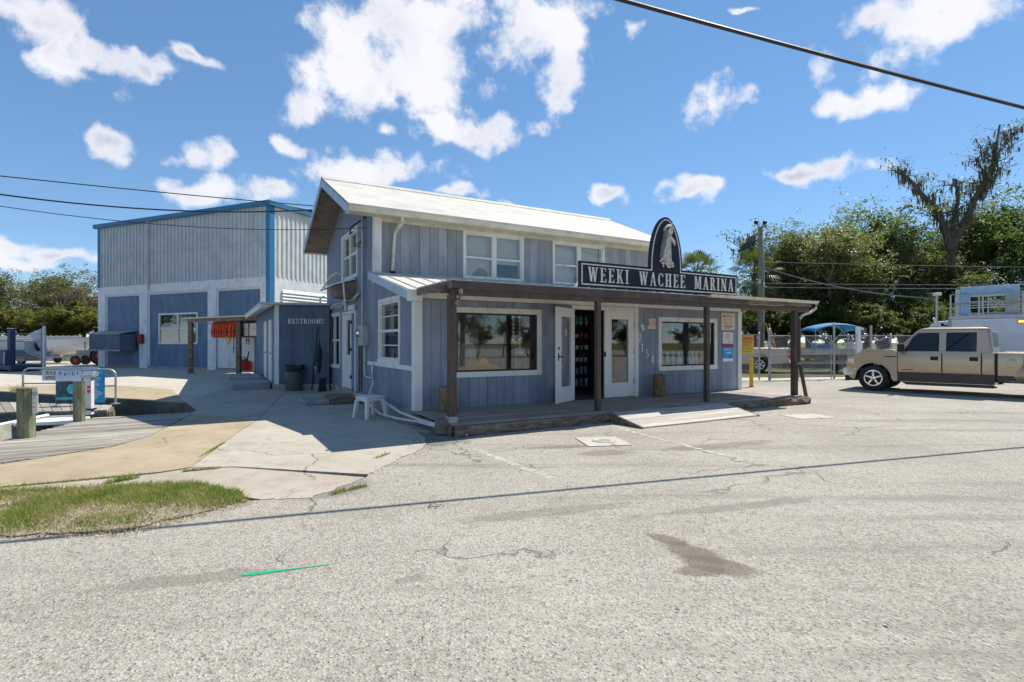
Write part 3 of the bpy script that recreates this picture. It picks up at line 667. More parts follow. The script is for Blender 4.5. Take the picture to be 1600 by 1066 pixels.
def wordbars(parent, m, rows, y, seed, cell=.012):              # rows of letter-like strokes for print too small to read: (x0, x1, z, height)
    r = random.Random(seed); b = MB()
    for x0, x1, z, h in rows:
        x = x0
        while x < x1 - cell*.5:
            w = cell*r.uniform(.5,.8)
            if r.random() < .86:
                b.box(x, x+w*.35, y-.001, y, z, z+h)
                if r.random() < .7: b.box(x+w*.36, x+w, y-.0012, y, z+h*r.choice((0,.4,.75)), z+h*r.choice((.98,.6,.9)))
            x += cell
    return b.build('print', m, parent)
def face_rot(x, y): return math.atan2(-x, y) * 0 + math.atan2(y, x) - R(90)      # turn a plate's -y face back to the camera side

ns = thing('notice_sign', 'small white NO notice fixed to the nearer green pile', 'sign', (P1[0]+.12, P1[1]-.02, .60), R(8))
panel('plate', .14, .40, 'paper', ns); text('NO', .085, 'ink', ns, (0,-.003,.10))
wordbars(ns, 'ink_red', [(-.055,.055,.02,.022),(-.055,.055,-.05,.022),(-.045,.045,-.115,.022)], -.003, 21)
ids = thing('speed_sign', 'white IDLE SPEED sign hung on the dock hoop rail', 'sign', (-12.0, 13.86, .64), R(6))
panel('plate', .48, .28, 'paper', ids); text('IDLE', .13, 'ink', ids, (-.03,-.003,.06)); text('SPEED', .125, 'ink', ids, (0,-.003,-.07))
nb = thing('notice_board', 'blue and white information board fixed on the dock rail', 'sign', (-10.28, 12.66, .44), R(20))
panel('board', .96, .78, 'sign_blue', nb)
MB().box(-.475,.02,-.004,-.001,-.385,.385).build('photo_print', 'sign_photo', nb); MB().box(-.475,.02,-.007,-.0045,.14,.385).build('header_print', 'poster_white', nb)
wordbars(nb, 'sign_blue', [(-.42,-.02,.27,.10)], -.009, 22, .05); MB().lathe([(.13,0),(.13,.003),(0,.003)], n=20).build('round_print', 'sign_teal', nb).rotation_euler = (R(90),0,0)
nb.children[-1].location = (-.14,-.006,-.05)
MB().box(-.47,.0,-.007,-.0045,-.30,-.24).build('band_print', 'sign_teal', nb)
tl = MB(); r = random.Random(2)
for i in range(20): tl.box(.06,.06+r.uniform(.2,.38),-.004,-.001,.345-.034*i,.357-.034*i)
tl.build('text_print', 'poster_white', nb)
pp = thing('power_pedestal', 'white dock power pedestal with a slanted hood beside the pile', 'pedestal', (*G(139,648),0), R(10))
MB().box(-.07,.07,-.06,.06,0,.78).build('post', 'plastic_white', pp, bevel=.01)
MB().prism([(-.11,.77),(.10,.80),(.10,.88),(-.02,.91),(-.11,.82)], 'x', -.10, .13).build('hood', 'galv', pp, bevel=.012)
MB().box(-.0,.066,-.066,-.0605,.46,.60).build('warning_label', 'red_print', pp); MB().box(.01,.06,-.069,-.0665,.52,.55).build('label_bar', 'poster_white', pp)
MB().box(-.1,.1,-.09,.09,.10,.13).build('strap', 'black', pp)

# jon boat moored in the near slip
jb = thing('jon_boat', 'white flat-bottomed jon boat moored beside the boardwalk', 'boat', (-8.95,9.35,-.62), R(108))
def hull_rings(L, Bm, H, n=9, bow=0.35, rake=0.5):
    out = []
    for k in range(n):
        s = k/(n-1); x = -L/2 + L*s; taper = 1 - max(0,(s-.6)/.4)**2*(1-bow); w = Bm/2*taper; lift = max(0,(s-.62)/.38)**2*H*rake
        out.append((x, w, lift))
    return out
hr = hull_rings(4.2, 1.45, .5); o = MB()
o.loft([[(x,-w,.5+l*.25),(x,-w*.92,.12+l),(x,-w*.75,l),(x,w*.75,l),(x,w*.92,.12+l),(x,w,.5+l*.25)] for x,w,l in hr], True, close=False).build('hull', 'jon_white', jb)
MB().loft([[(x,-w+.04,.5+l*.25),(x,-w*.85+.03,.16+l),(x,-w*.7,.06+l),(x,w*.7,.06+l),(x,w*.85-.03,.16+l),(x,w-.04,.5+l*.25)] for x,w,l in hr], False, close=False).build('inner_liner', 'jon_inside', jb)
for sgn in (-1,1): MB().tube([(x,sgn*w,.51+l*.25) for x,w,l in hr], .035, 7).build('gunwale', 'jon_white', jb)
MB().box(1.35,2.08,-.5,.5,.46,.52).build('bow_deck', 'jon_white', jb); MB().box(-.4,-.05,-.62,.62,.30,.35).build('thwart', 'jon_white', jb)
# ================================================================== MARINA SHOP
shop = thing('marina_shop', 'two storey blue board marina shop with brown timber porch and pale metal roof', 'shop', (O2.x, O2.y, 0), SHOP_ROT)
UL = 9.36                                             # facade length
def minus(z0, z1, cuts):
    out = [(z0, z1)]
    for a, b in cuts:
        nx = []
        for p, q in out:
            if b <= p or a >= q: nx.append((p, q)); continue
            if a > p: nx.append((p, a))
            if b < q: nx.append((b, q))
        out = nx
    return out
def wall_cells(b, axis, pos, th, a0, a1, z0, z1, ops):
    xs = sorted({a0, a1, *[min(max(o[0],a0),a1) for o in ops], *[min(max(o[1],a0),a1) for o in ops]})
    for p, q in zip(xs, xs[1:]):
        c = [(o[2], o[3]) for o in ops if o[0] < (p+q)/2 < o[1]]
        for s, e in minus(z0, z1, c):
            if axis == 'u': b.box(p, q, pos, pos+th, s, e)
            else: b.box(pos, pos+th, p, q, s, e)
def boards_u(v, u0, u1, w, zf, ops, m, parent, gap=.008, t=.022, seed=1, name='board'):
    r = random.Random(seed); x = u0; k = 0
    while x < u1 - .01:
        e = min(x + w, u1); cuts = sorted({x, e, *[o[i] for o in ops for i in (0,1) if x < o[i] < e]})
        for p, q in zip(cuts, cuts[1:]):
            if q - p < .015: continue
            z0, z1 = zf((p+q)/2)
            for s, f in minus(z0, z1, [(o[2], o[3]) for o in ops if o[0] <= (p+q)/2 <= o[1]]):
                if f - s < .02: continue
                pp_ = p + (gap/2 if p == x else 0); qq = q - (gap/2 if q == e else 0); j = r.uniform(-.002,.002)
                MB().box(pp_, qq, v-t+j, v-.001, s, f).build(name, m, parent)
        x = e
# -- openings: (from, to, z0, z1)
W1 = (.82,2.70,.91,2.09); DO = (3.66,5.50,.2,2.24); W2 = (6.37,8.30,.90,2.02)
wall = MB(); wall_cells(wall, 'u', 0, .12, 0, UL, .1, 2.46, [W1, DO, W2]); wall.build('front_wall', 'groove_dark', shop)
boards_u(0, .09, UL-.08, .203, lambda u: (.2, 2.33), [W1, DO, W2], 'blue_board', shop, seed=4)
# upper storey
X1 = (2.31,3.98,3.19,4.31); X2 = (5.07,6.80,3.19,4.31); UV = 2.8
wall = MB(); wall_cells(wall, 'u', UV, .12, 0, UL, 2.3, 4.75, [X1, X2]); wall.build('upper_wall', 'groove_dark', shop)
boards_u(UV, .10, UL-.1, .245, lambda u: (3.0, 4.52), [X1, X2], 'blue_board_worn', shop, seed=9)
MB().box(-.012,.13,UV-.045,UV-.0225,2.9,4.52).box(-.045,-.0125,UV-.045,UV+.12,2.9,4.6).build('corner_board', 'white_trim', shop)
MB().box(-.018,.11,-.045,-.0225,.12,2.33).box(-.045,-.0185,-.045,.13,.12,2.36).build('corner_board', 'white_trim', shop)
MB().box(UL-.1,UL+.02,-.045,-.0225,.2,2.33).box(UL+.021,UL+.045,-.045,.09,.2,2.36).build('corner_board', 'white_trim', shop)
MB().box(.0,UL,-.05,-.0235,2.34,2.45).build('ledger_board', 'white_trim', shop)
# roofs
def lean(v): return 2.50 + (v+.05)*(.66/2.85)          # lean-to roof height
def gable(v): return 4.60 + (v-2.4)*.444 if v < 5.55 else 6.0 - (v-5.55)*.444
# side wall u=0 : narrow grooved panels
S1 = (.97,2.36,1.12,2.38); S2 = (4.50,6.24,3.30,4.48); SD = (4.62,6.19,.2,2.36); S3 = (6.60,8.38,.78,2.34)
BV = 8.60
sideops = [S1, S2, SD, S3]
sb = MB(); v = 0.0
while v < BV - .01:
    e = min(v + .102, BV)
    if v < UV < e: e = UV
    cuts = sorted({v, e, *[o[i] for o in sideops for i in (0,1) if v < o[i] < e]})
    for p, q in zip(cuts, cuts[1:]):
        mid = (p+q)/2; top = (lean(mid) - .09) if mid < UV else (gable(mid) - .16)
        for s, f in minus(.2, top, [(o[2], o[3]) for o in sideops if o[0] < mid < o[1]]):
            sb.box(-.02, -.001, p + (.004 if p == v else 0), q - (.004 if q == e else 0), s, f)
    v = e
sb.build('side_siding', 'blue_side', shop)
sw_ = MB(); wall_cells(sw_, 'v', 0, .1, .12, UV, .1, 2.45, sideops); wall_cells(sw_, 'v', 0, .1, UV+.12, BV, .1, 4.55, sideops)
sw_.prism([(UV+.12,4.55),(BV,4.55),(5.55,5.84)], 'x', 0, .1); sw_.prism([(.12,2.45),(UV,2.45),(UV,3.02)], 'x', 0, .1)
sw_.build('side_wall', 'groove_dark', shop)
bw = MB(); bw.box(.1,UL,BV-.1,BV,.1,4.6); bw.box(UL-.1,UL,.12,BV-.1,.1,2.45); bw.box(UL-.1,UL,UV+.12,BV-.1,2.45,4.6); bw.prism([(UV+.12,4.6),(BV-.1,4.6),(5.55,5.84)], 'x', UL-.1, UL)
bw.prism([(.12,2.45),(UV,2.45),(UV,3.02)], 'x', UL-.1, UL); bw.build('rear_wall', 'blue_side', shop)
MB().box(-.06,-.0205,0,BV,0,.2).box(UL,UL+.05,0,BV,0,.2).box(-.06,UL,BV,BV+.05,0,.2).build('foundation', 'foundation', shop)
# main roof: two ribbed slopes
def slope(name, u0, u1, va, za, vb, zb, th, m, rib, ribh=.018):
    b = MB(); b.hexa([(u0,va,za-th),(u1,va,za-th),(u1,vb,zb-th),(u0,vb,zb-th),(u0,va,za),(u1,va,za),(u1,vb,zb),(u0,vb,zb)])
    u = u0 + rib/2
    while u < u1:
        b.hexa([(u-.02,va-.01,za),(u+.02,va-.01,za),(u+.02,vb,zb),(u-.02,vb,zb),(u-.008,va-.01,za+ribh),(u+.008,va-.01,za+ribh),(u+.008,vb,zb+ribh),(u-.008,vb,zb+ribh)]); u += rib
    return b.build(name, m, shop)
OV = .72; RE = UL + .02
slope('roof', -OV, RE, 2.38, 4.60, 5.55, 6.0, .035, 'roof_metal', 99)
slope('roof', -OV, RE, 8.72, 4.60, 5.55, 6.0, .035, 'roof_metal', 99)
MB().prism([(5.38,5.925),(5.55,6.035),(5.72,5.925),(5.72,5.945),(5.55,6.058),(5.38,5.945)], 'x', -OV-.01, RE+.01).build('ridge_cap', 'roof_metal', shop)
slope('lean_to_roof', -.16, UL+.1, -.06, 2.50, 2.79, 3.16, .03, 'roof_metal', .4)
# rake boards, soffit
for (va, za, vb, zb) in ((2.38,4.56,5.55,5.96), (8.72,4.56,5.55,5.96)):
    MB().hexa([(-OV-.03,va,za-.20),(-OV,va,za-.20),(-OV,vb,zb-.20),(-OV-.03,vb,zb-.20),(-OV-.03,va,za),(-OV,va,za),(-OV,vb,zb),(-OV-.03,vb,zb)]).build('rake_board', 'rake_paint', shop)
    so = MB(); n = 26
    for i in range(n):
        s0, s1 = i/n, (i+.9)/n; a, b = va+(vb-va)*s0, va+(vb-va)*s1; c, d = za+(zb-za)*s0-.115, za+(zb-za)*s1-.115
        so.hexa([(-OV+.002,a,c-.018),(0,a,c-.018),(0,b,d-.018),(-OV+.002,b,d-.018),(-OV+.002,a,c),(0,a,c),(0,b,d),(-OV+.002,b,d)])
    so.build('soffit', 'soffit_wood', shop)
    MB().hexa([(RE-.03,va,za-.18),(RE,va,za-.18),(RE,vb,zb-.18),(RE-.03,vb,zb-.18),(RE-.03,va,za),(RE,va,za),(RE,vb,zb),(RE-.03,vb,zb)]).build('rake_board', 'rake_paint', shop)
MB().box(-OV+.0,RE-.031,2.39,UV-.024,4.44,4.46).build('soffit', 'cream_gutter', shop)
MB().box(-OV+.0,RE-.031,BV+.06,8.70,4.44,4.46).build('soffit', 'soffit_wood', shop)
MB().box(-OV-.02,RE,8.70,8.74,4.38,4.56).build('fascia', 'white_trim', shop)
MB().prism([(2.40,4.41),(2.27,4.41),(2.22,4.50),(2.22,4.555),(2.24,4.555),(2.24,4.51),(2.28,4.43),(2.38,4.43),(2.38,4.56),(2.40,4.56)], 'x', -OV-.02, RE+.02).build('gutter', 'cream_gutter', shop)
MB().box(.02,UL-.02,UV-.04,UV-.0225,4.36,4.44).build('frieze_board', 'cream_gutter', shop)
def pipe(pts, r_, name, m, parent=shop, n=8): return MB().tube(pts, r_, n).build(name, m, parent, smooth=True)
dsp = MB(); 
for a, b in (((.50,2.36,4.42),(.50,2.36,4.30)),((.50,2.36,4.30),(.43,2.70,4.10)),((.43,2.70,4.10),(.37,2.70,3.18))): dsp.bar(a, b, .075, .06)
dsp.build('downspout', 'cream_gutter', shop); MB().box(.33,.43,2.64,2.76,3.14,3.19).build('downspout_boot', 'black', shop)
dsp = MB()
for a, b in (((8.95,2.33,4.40),(8.95,2.33,4.32)),((8.95,2.33,4.32),(8.80,2.70,4.12)),((8.80,2.70,4.12),(8.76,2.70,3.18))): dsp.bar(a, b, .075, .06)
dsp.build('downspout', 'cream_gutter', shop)
# lean-to rake trim on the side
MB().hexa([(-.19,-.06,2.30),(-.165,-.06,2.30),(-.165,2.78,2.98),(-.19,2.78,2.98),(-.19,-.06,2.485),(-.165,-.06,2.485),(-.165,2.78,3.15),(-.19,2.78,3.15)]).build('rake_board', 'rake_paint', shop)
MB().hexa([(-.164,-.06,2.36),(-.021,-.06,2.36),(-.021,2.78,3.02),(-.164,2.78,3.02),(-.164,-.06,2.375),(-.021,-.06,2.375),(-.021,2.78,3.035),(-.164,2.78,3.035)]).build('soffit', 'white_trim', shop)
MB().box(-.20,.06,-.20,-.061,2.27,2.485).build('eave_box', 'white_trim', shop, bevel=.004)
MB().box(-.05,-.0215,.13,3.35,.955,1.045).build('belt_board', 'white_trim', shop)

# -- windows
def window_u(v, op, tr, parent, m='white_trim', sill=True, pane='glass', depth=.05, mull=0, rail=None, backing=None, name='window'):
    a, b, z0, z1 = op; y = v - .046
    root = bpy.data.objects.new(name, None); COL.objects.link(root); root.parent = parent
    f = MB(); f.box(a-tr,b+tr,y,v-.0225,z1,z1+tr); f.box(a-tr,b+tr,y-.012,v-.0225,z0-tr,z0); f.box(a-tr,a,y+.002,v-.0225,z0,z1); f.box(b,b+tr,y+.002,v-.0225,z0,z1)
    f.build('frame', m, root, bevel=.004)
    i = MB(); i.box(a,a+.03,v-.02,v+.10,z0+.03,z1-.03); i.box(b-.03,b,v-.02,v+.10,z0+.03,z1-.03); i.box(a,b,v-.02,v+.10,z1-.03,z1); i.box(a,b,v-.02,v+.10,z0,z0+.03); i.build('inner_frame', m if mull else 'shelf_dark', root)
    if mull:
        mm = MB(); c = (a+b)/2; mm.box(c-.065,c+.065,v-.035,v+.06,z0+.031,z1-.031); mm.build('mullion', m, root)
        for (p, q) in ((a+.031,c-.066),(c+.066,b-.031)):
            zc = (z0+z1)/2 - .05
            MB().box(p,q,v-.012,v+.03,zc-.025,zc+.025).build('sash_rail', m, root)
            MB().box(p,q,v+.016,v+.020,zc+.026,z1-.031).build('pane', pane, root); MB().box(p,q,v+.022,v+.026,z0+.031,zc-.026).build('pane', pane, root)
    else: MB().box(a+.031,b-.031,v+.018,v+.024,z0+.031,z1-.031).build('pane', pane, root)
    if backing: MB().box(a-.02,b+.02,v+.13,v+.14,z0-.02,z1+.02).build('blind', backing, root)
    return root
window_u(0, W1, .11, shop); window_u(0, W2, .11, shop)
xw = window_u(UV, X1, .07, shop, mull=1); window_u(UV, X2, .07, shop, mull=1)
for (a, b, lo) in ((2.33,3.13,3.22),(3.16,3.96,3.62),(5.09,5.92,3.22),(5.95,6.78,3.22)):
    bl = MB(); z = 4.30
    while z > lo: bl.hexa([(a,UV+.135,z-.052),(b,UV+.135,z-.052),(b,UV+.15,z-.052),(a,UV+.15,z-.052),(a,UV+.15,z),(b,UV+.15,z),(b,UV+.155,z),(a,UV+.155,z)]); z -= .05
    bl.build('blind', 'blind', shop)
def window_v(op, tr, parent, cols=1, rows=2, m='white_trim', pane='glass', sill=.0):
    a, b, z0, z1 = op; root = bpy.data.objects.new('window', None); COL.objects.link(root); root.parent = parent; x = -.045
    f = MB(); f.box(x,-.0205,a-tr,b+tr,z1,z1+tr); f.box(x-.02,-.0205,a-tr,b+tr,z0-tr,z0); f.box(x+.002,-.0205,a-tr,a,z0,z1); f.box(x+.002,-.0205,b,b+tr,z0,z1); f.build('frame', m, root, bevel=.004)
    i = MB(); i.box(-.02,.09,a,a+.045,z0,z1); i.box(-.02,.09,b-.045,b,z0,z1); i.box(-.02,.09,a+.045,b-.045,z1-.045,z1); i.box(-.02,.09,a+.045,b-.045,z0,z0+.045); i.build('inner_frame', m, root)
    g = MB()
    for k in range(1, cols): c = a+(b-a)*k/cols; g.box(-.018,.05,c-.03,c+.03,z0+.046,z1-.046)
    for k in range(1, rows): c = z0+(z1-z0)*k/rows; w = .028 if (rows == 2 or k == rows/2) else .012; g.box(-.014,.045,a+.046,b-.046,c-w,c+w)
    g.build('muntin', m, root)
    for k in range(cols):
        for j in range(rows):
            p, q = a+.046+(b-a-.092)*k/cols, a+.046+(b-a-.092)*(k+1)/cols; s, e = z0+.046+(z1-z0-.092)*j/rows, z0+.046+(z1-z0-.092)*(j+1)/rows
            MB().box(.02,.024,p+.002,q-.002,s+.002,e-.002).build('pane', pane, root)
    return root
window_v(S1, .09, shop, 1, 4); window_v(S2, .08, shop, 2, 2); window_v(S3, .06, shop, 2, 2)
MB().box(.12,.13,4.5,6.2,3.9,4.5).build('blind', 'blind', shop)
# -- side door (white, tall glass slot) with jamb and raised strap hinges
sdr = MB(); sdr.box(-.05,.05,4.62,4.70,.2,2.36).box(-.05,.05,6.11,6.19,.2,2.36).box(-.05,.05,4.70,6.11,2.28,2.36); fr = sdr.build('door_frame', 'white_door', shop)
sd = MB(); sd.box(-.035,.01,5.10,5.24,.22,2.27).box(-.035,.01,5.68,6.10,.22,2.27).box(-.035,.01,5.24,5.68,.22,1.15).box(-.035,.01,5.24,5.68,2.12,2.27); dl = sd.build('door', 'white_door', shop)
MB().box(-.012,-.006,5.24,5.68,1.15,2.12).build('pane', 'glass', dl)
hh = MB()
for z in (.55,1.30,2.05): hh.box(-.062,-.036,5.04,5.16,z-.045,z+.045)
hh.build('hinge', 'rust', dl)
MB().box(-.03,.0,4.705,5.095,.22,2.27).build('side_panel', 'blue_panel', shop)
MB().box(-.09,-.051,4.55,5.25,2.37,2.50).build('door_head', 'white_trim', shop)
# -- sloping shelf awning below the upper side window
aw = MB(); aw.hexa([(-.62,4.55,2.98),(-.05,4.55,3.16),(-.05,6.45,3.16),(-.62,6.45,2.98),(-.62,4.55,3.02),(-.05,4.55,3.20),(-.05,6.45,3.20),(-.62,6.45,3.02)]); an = aw.build('awning_shelf', 'white_trim', shop)
MB().hexa([(-.5,4.62,2.70),(-.022,4.62,2.66),(-.022,5.3,2.66),(-.5,5.3,2.70),(-.58,4.6,2.965),(-.022,4.6,3.13),(-.022,5.4,3.13),(-.58,5.4,2.965)]).build('fan_box', 'step_wood', an)
# -- pipes and meter on the side wall
pipe([(-.10,3.62,1.88),(-.10,3.62,5.0)], .036, 'service_mast', 'galv_dull'); MB().lathe([(.05,0),(.07,.04),(.06,.10),(.0,.13)], (-.10,3.62,4.98), 10).build('mast_head', 'galv_dull', shop)
mt = MB().box(-.19,-.021,3.30,3.72,1.42,1.92).build('meter_box', 'meter_grey', shop, bevel=.012); MB().lathe([(.10,0),(.10,.06),(.085,.11),(0,.12)], n=14).build('meter_dial', 'chrome', mt)
mt.children[0].rotation_euler = (0,R(-90),0); mt.children[0].location = (-.19,3.51,1.72)
MB().box(-.13,-.021,3.74,3.98,1.50,1.86).build('breaker_box', 'rust', shop, bevel=.008)
pipe([(-.06,3.90,1.5),(-.06,3.90,.25)], .022, 'conduit', 'rust'); pipe([(-.06,4.12,1.55),(-.06,4.12,.22)], .02, 'conduit', 'rust'); pipe([(-.07,3.55,1.42),(-.07,3.55,.72),(-.08,3.4,.66),(-.09,2.75,.66)], .02, 'conduit', 'pvc')
pipe([(-.09,2.75,1.0),(-.09,2.75,.85),(-.12,2.62,.72),(-.12,2.58,.55),(-.16,2.7,.32),(-.16,2.75,.02)], .028, 'drain_pipe', 'pvc')
pipe([(-.6,6.3,2.98),(-.55,5.2,3.28),(-.5,4.6,3.32),(-.42,4.35,3.2),(-.36,4.3,2.3)], .025, 'conduit', 'pvc')
for k in range(3): pipe([(-.06-.02*k,8.5,2.52+.02*k),(-.07,7.2,2.56+.05*k),(-.07,6.2,2.50+.06*k),(-.08,5.4,2.66+.03*k),(-.09,4.5,2.62+.04*k),(-.1,4.0,2.75)], .016, 'cable_run', 'pvc')
pipe([(-.10,8.55,3.0),(-.22,8.62,3.0),(-.22,8.62,1.0),(-.26,8.6,.5),(-.5,8.3,.1)], .035, 'drain_pipe', 'pvc')
pipe([(-.02,3.6,4.62),(-.35,3.75,4.35),(-.3,4.1,4.25),(-.12,4.6,4.4)], .02, 'cable_loop', 'black_cable'); pipe([(-.10,3.62,4.05),(-.22,3.9,3.92),(-.05,4.2,3.95),(-.1,3.64,4.12)], .012, 'cable_loop', 'black_cable')
# long grey conduits along the foundation to the junction box
pipe([(-.16,4.2,.16),(-.2,3.2,.22),(-.18,2.2,.30),(-.22,1.2,.24),(-.24,.2,.16),(-.18,-.7,.13),(-.10,-1.45,.12)], .026, 'conduit', 'pvc')
pipe([(-.18,4.1,.10),(-.24,3.0,.12),(-.32,2.0,.10),(-.40,1.0,.05),(-.32,.1,.06),(-.22,-.7,.10),(-.13,-1.42,.10)], .024, 'conduit', 'pvc')
jbx = MB().box(-.22,.0,-1.72,-1.50,.02,.25).build('junction_box', 'step_wood', shop, bevel=.012)
pipe([(-.02,-1.7,.06),(.14,-1.98,.03)], .016, 'conduit', 'plastic_white')

# -- front doors
fr = MB(); fr.box(DO[0]-.05,DO[0],-.05,.10,.2,2.24).box(DO[1]-.02,DO[1]+.09,-.05,.10,.2,2.24).box(DO[0]-.05,DO[1]+.09,-.05,.10,2.24,2.33).build('door_frame', 'white_trim', shop)
def leaf_door(parent, m='white_door'):
    w, h = .915, 2.03; root = bpy.data.objects.new('door', None); COL.objects.link(root); root.parent = parent
    b = MB(); b.box(0,.20,-.022,.022,0,h).box(w-.20,w,-.022,.022,0,h).box(.20,w-.20,-.022,.022,0,.34).box(.20,w-.20,-.022,.022,h-.20,h); b.build('leaf', m, root, bevel=.004)
    f = MB(); f.box(.185,.20,-.03,.03,.325,h-.185).box(w-.20,w-.185,-.03,.03,.325,h-.185).box(.20,w-.20,-.03,.03,.325,.34).box(.20,w-.20,-.03,.03,h-.20,h-.185); f.build('glazing_bead', m, root)
    MB().box(.20,w-.20,-.003,.003,.34,h-.20).build('pane', 'glass', root); return root
d1 = leaf_door(shop); d1.location = (4.565,.0,.21)
hd = MB(); hd.box(.885,.925,-.032,-.0225,.30,.42).box(.885,.925,-.032,-.0225,1.0,1.12).box(.885,.925,-.032,-.0225,1.65,1.77); hd.build('hinge', 'galv', d1)
MB().box(-.02,.03,-.035,-.0225,.95,1.07).build('latch', 'dark_metal', d1)
d2 = leaf_door(shop); d2.location = (3.66,-.05,.215); d2.rotation_euler = (0,0,R(180+30))
hd = MB(); hd.cyl((.845,-.06,.98),(.845,.06,.98),.016).box(.835,.855,-.075,-.06,.97,.99).bar((.86,.065,.99),(.70,.075,.97),.022,.018).cyl((.845,-.04,1.16),(.845,.04,1.16),.026).box(.82,.87,-.026,-.0225,.9,1.06).box(.82,.87,.0225,.026,.9,1.06); hd.build('handle', 'dark_metal', d2)
MB().box(.36,.46,-.0085,-.0035,1.42,1.56).build('sticker', 'paper', d2)
# -- porch
porch = MB().box(-.02,9.72,-1.76,-.052,2.46,2.496).build('porch', 'porch_ceiling', shop)
b = MB(); u = -.02
b.box(-.03,9.74,-1.78,-.08,2.4965,2.512)
while u < 9.7: b.box(u,u+.03,-1.78,-.08,2.5125,2.527); u += .305
b.build('porch_roof', 'roof_metal', porch)
MB().box(-.03,7.3,-1.80,-1.765,2.375,2.495).build('fascia', 'brown_paint', porch); MB().box(7.303,9.75,-1.80,-1.765,2.385,2.495).build('fascia', 'old_timber', porch)
MB().prism([(-1.805,2.47),(-1.90,2.47),(-1.93,2.53),(-1.91,2.53),(-1.885,2.485),(-1.805,2.485)], 'x', 5.9, 9.88).build('gutter', 'cream_gutter', porch)
MB().box(-.03,9.75,-1.74,-1.64,2.27,2.374).build('beam', 'brown_paint', porch)
MB().box(-.06,-.031,-1.79,-.21,2.37,2.49).build('end_fascia', 'old_timber', porch); MB().box(9.73,9.755,-1.79,-.05,2.39,2.49).build('end_fascia', 'old_timber', porch)
MB().box(-.16,.14,-1.66,-1.58,2.30,2.42).build('beam_block', 'brown_paint', porch)
u = .5
rf = MB()
while u < 9.7: rf.box(u,u+.045,-1.64,-.052,2.37,2.459); u += .61
pass
for i, (u, z0) in enumerate(((.0,.2),(3.0,.2),(6.02,.2),(9.19,0))):
    w = .062 if i in (0,3) else .048
    ps = MB().box(u-w,u+w,-1.70-w,-1.70+w,z0,2.27).build('post', 'brown_paint', porch, bevel=.006)
MB().box(-.075,.075,-1.775,-1.625,.2,.30).build('post_foot', 'galv_dull', porch)
pipe([(.10,-1.80,2.36),(.12,-1.80,2.28),(.08,-1.78,2.18),(.02,-1.775,2.10)], .04, 'brace', 'soffit_wood', porch)
pipe([(9.84,-1.87,2.47),(9.84,-1.86,2.36),(9.70,-1.80,2.25),(9.42,-1.78,2.18),(9.27,-1.775,2.08)], .035, 'downspout', 'cream_gutter', porch)
MB().bar((9.26,-1.80,.95),(9.44,-1.86,.10),.10,.03).build('loose_board', 'brown_paint', porch)
pipe([(9.28,-1.77,2.1),(9.28,-1.77,1.0)], .035, 'downspout', 'brown_paint', porch)
r = random.Random(21); v = -1.86; k = 0
while v < -.03:                                    # deck boards run along the shop front
    w = .138; cut = 2.9 + r.uniform(-.9,1.5); cut2 = 5.9 + r.uniform(-.6,1.0)
    for a, b_ in ((-.06,cut),(cut+.006,cut2),(cut2+.006,8.72)):
        z = .2 + r.uniform(-.003,.003)
        MB().box(a,b_,v,min(v+w,-.026),z-.035,z).build('deck_board', 'deck_board', porch)
    v += w + .007
MB().prism([(8.73,-1.80),(9.30,-1.84),(9.5,-1.2),(9.52,-.03),(8.73,-.03)], 'z', 0.0, .19).build('end_slab', 'porch_slab', porch, bevel=.02)
def rough_beam(name, u0, u1, v0, v1, z0, z1, m, seed, amp=.018, parent=porch):
    r2 = random.Random(seed); rs = []; n = max(6, int((u1-u0)/.16))
    for i in range(n+1):
        u = u0+(u1-u0)*i/n; j = lambda: r2.uniform(-amp,amp)
        rs.append([(u,v0+j(),z0),(u,v0+j()*1.6,(z0+z1)/2+j()),(u,v0+j(),z1),(u,v1,z1),(u,v1,z0)])
    return MB().loft(rs).build(name, m, parent)
rough_beam('rim_beam', -.04, 3.05, -1.96, -1.87, .0, .168, 'old_timber', 3)
rough_beam('rim_beam', 3.06, 8.6, -1.95, -1.87, .0, .165, 'old_timber', 4, .012)
rough_beam('rim_beam', 8.1, 9.35, -1.99, -1.85, .0, .17, 'old_timber', 5, .045)
MB().box(-.10,-.062,-1.86,-.05,.0,.15).build('rim_beam', 'old_timber', porch)
# ramp in front of the doors
ramp = thing('access_ramp', 'pale grey board ramp leading up to the shop porch', 'ramp', (O2.x, O2.y, 0), SHOP_ROT)
n = 6
for i in range(n):
    s0, s1 = i/n, (i+.965)/n; ya, yb = -1.97-.82*s0, -1.97-.82*s1; za, zb = .19-.165*s0, .19-.165*s1; j = r.uniform(-.003,.003)
    e0, e1 = 3.12, 6.27+.0*i
    MB().hexa([(e0,yb,zb-.025),(e1,yb,zb-.025),(e1,ya,za-.025),(e0,ya,za-.025),(e0,yb,zb+j),(e1,yb,zb+j),(e1,ya,za+j),(e0,ya,za+j)]).build('plank', 'ramp_board', ramp)
for u in (3.10,6.26): MB().prism([(-1.965,.0),(-1.965,.19),(-2.80,.03),(-2.80,.0)], 'x', u-.018, u+.018).build('side_cheek', 'old_timber', ramp)

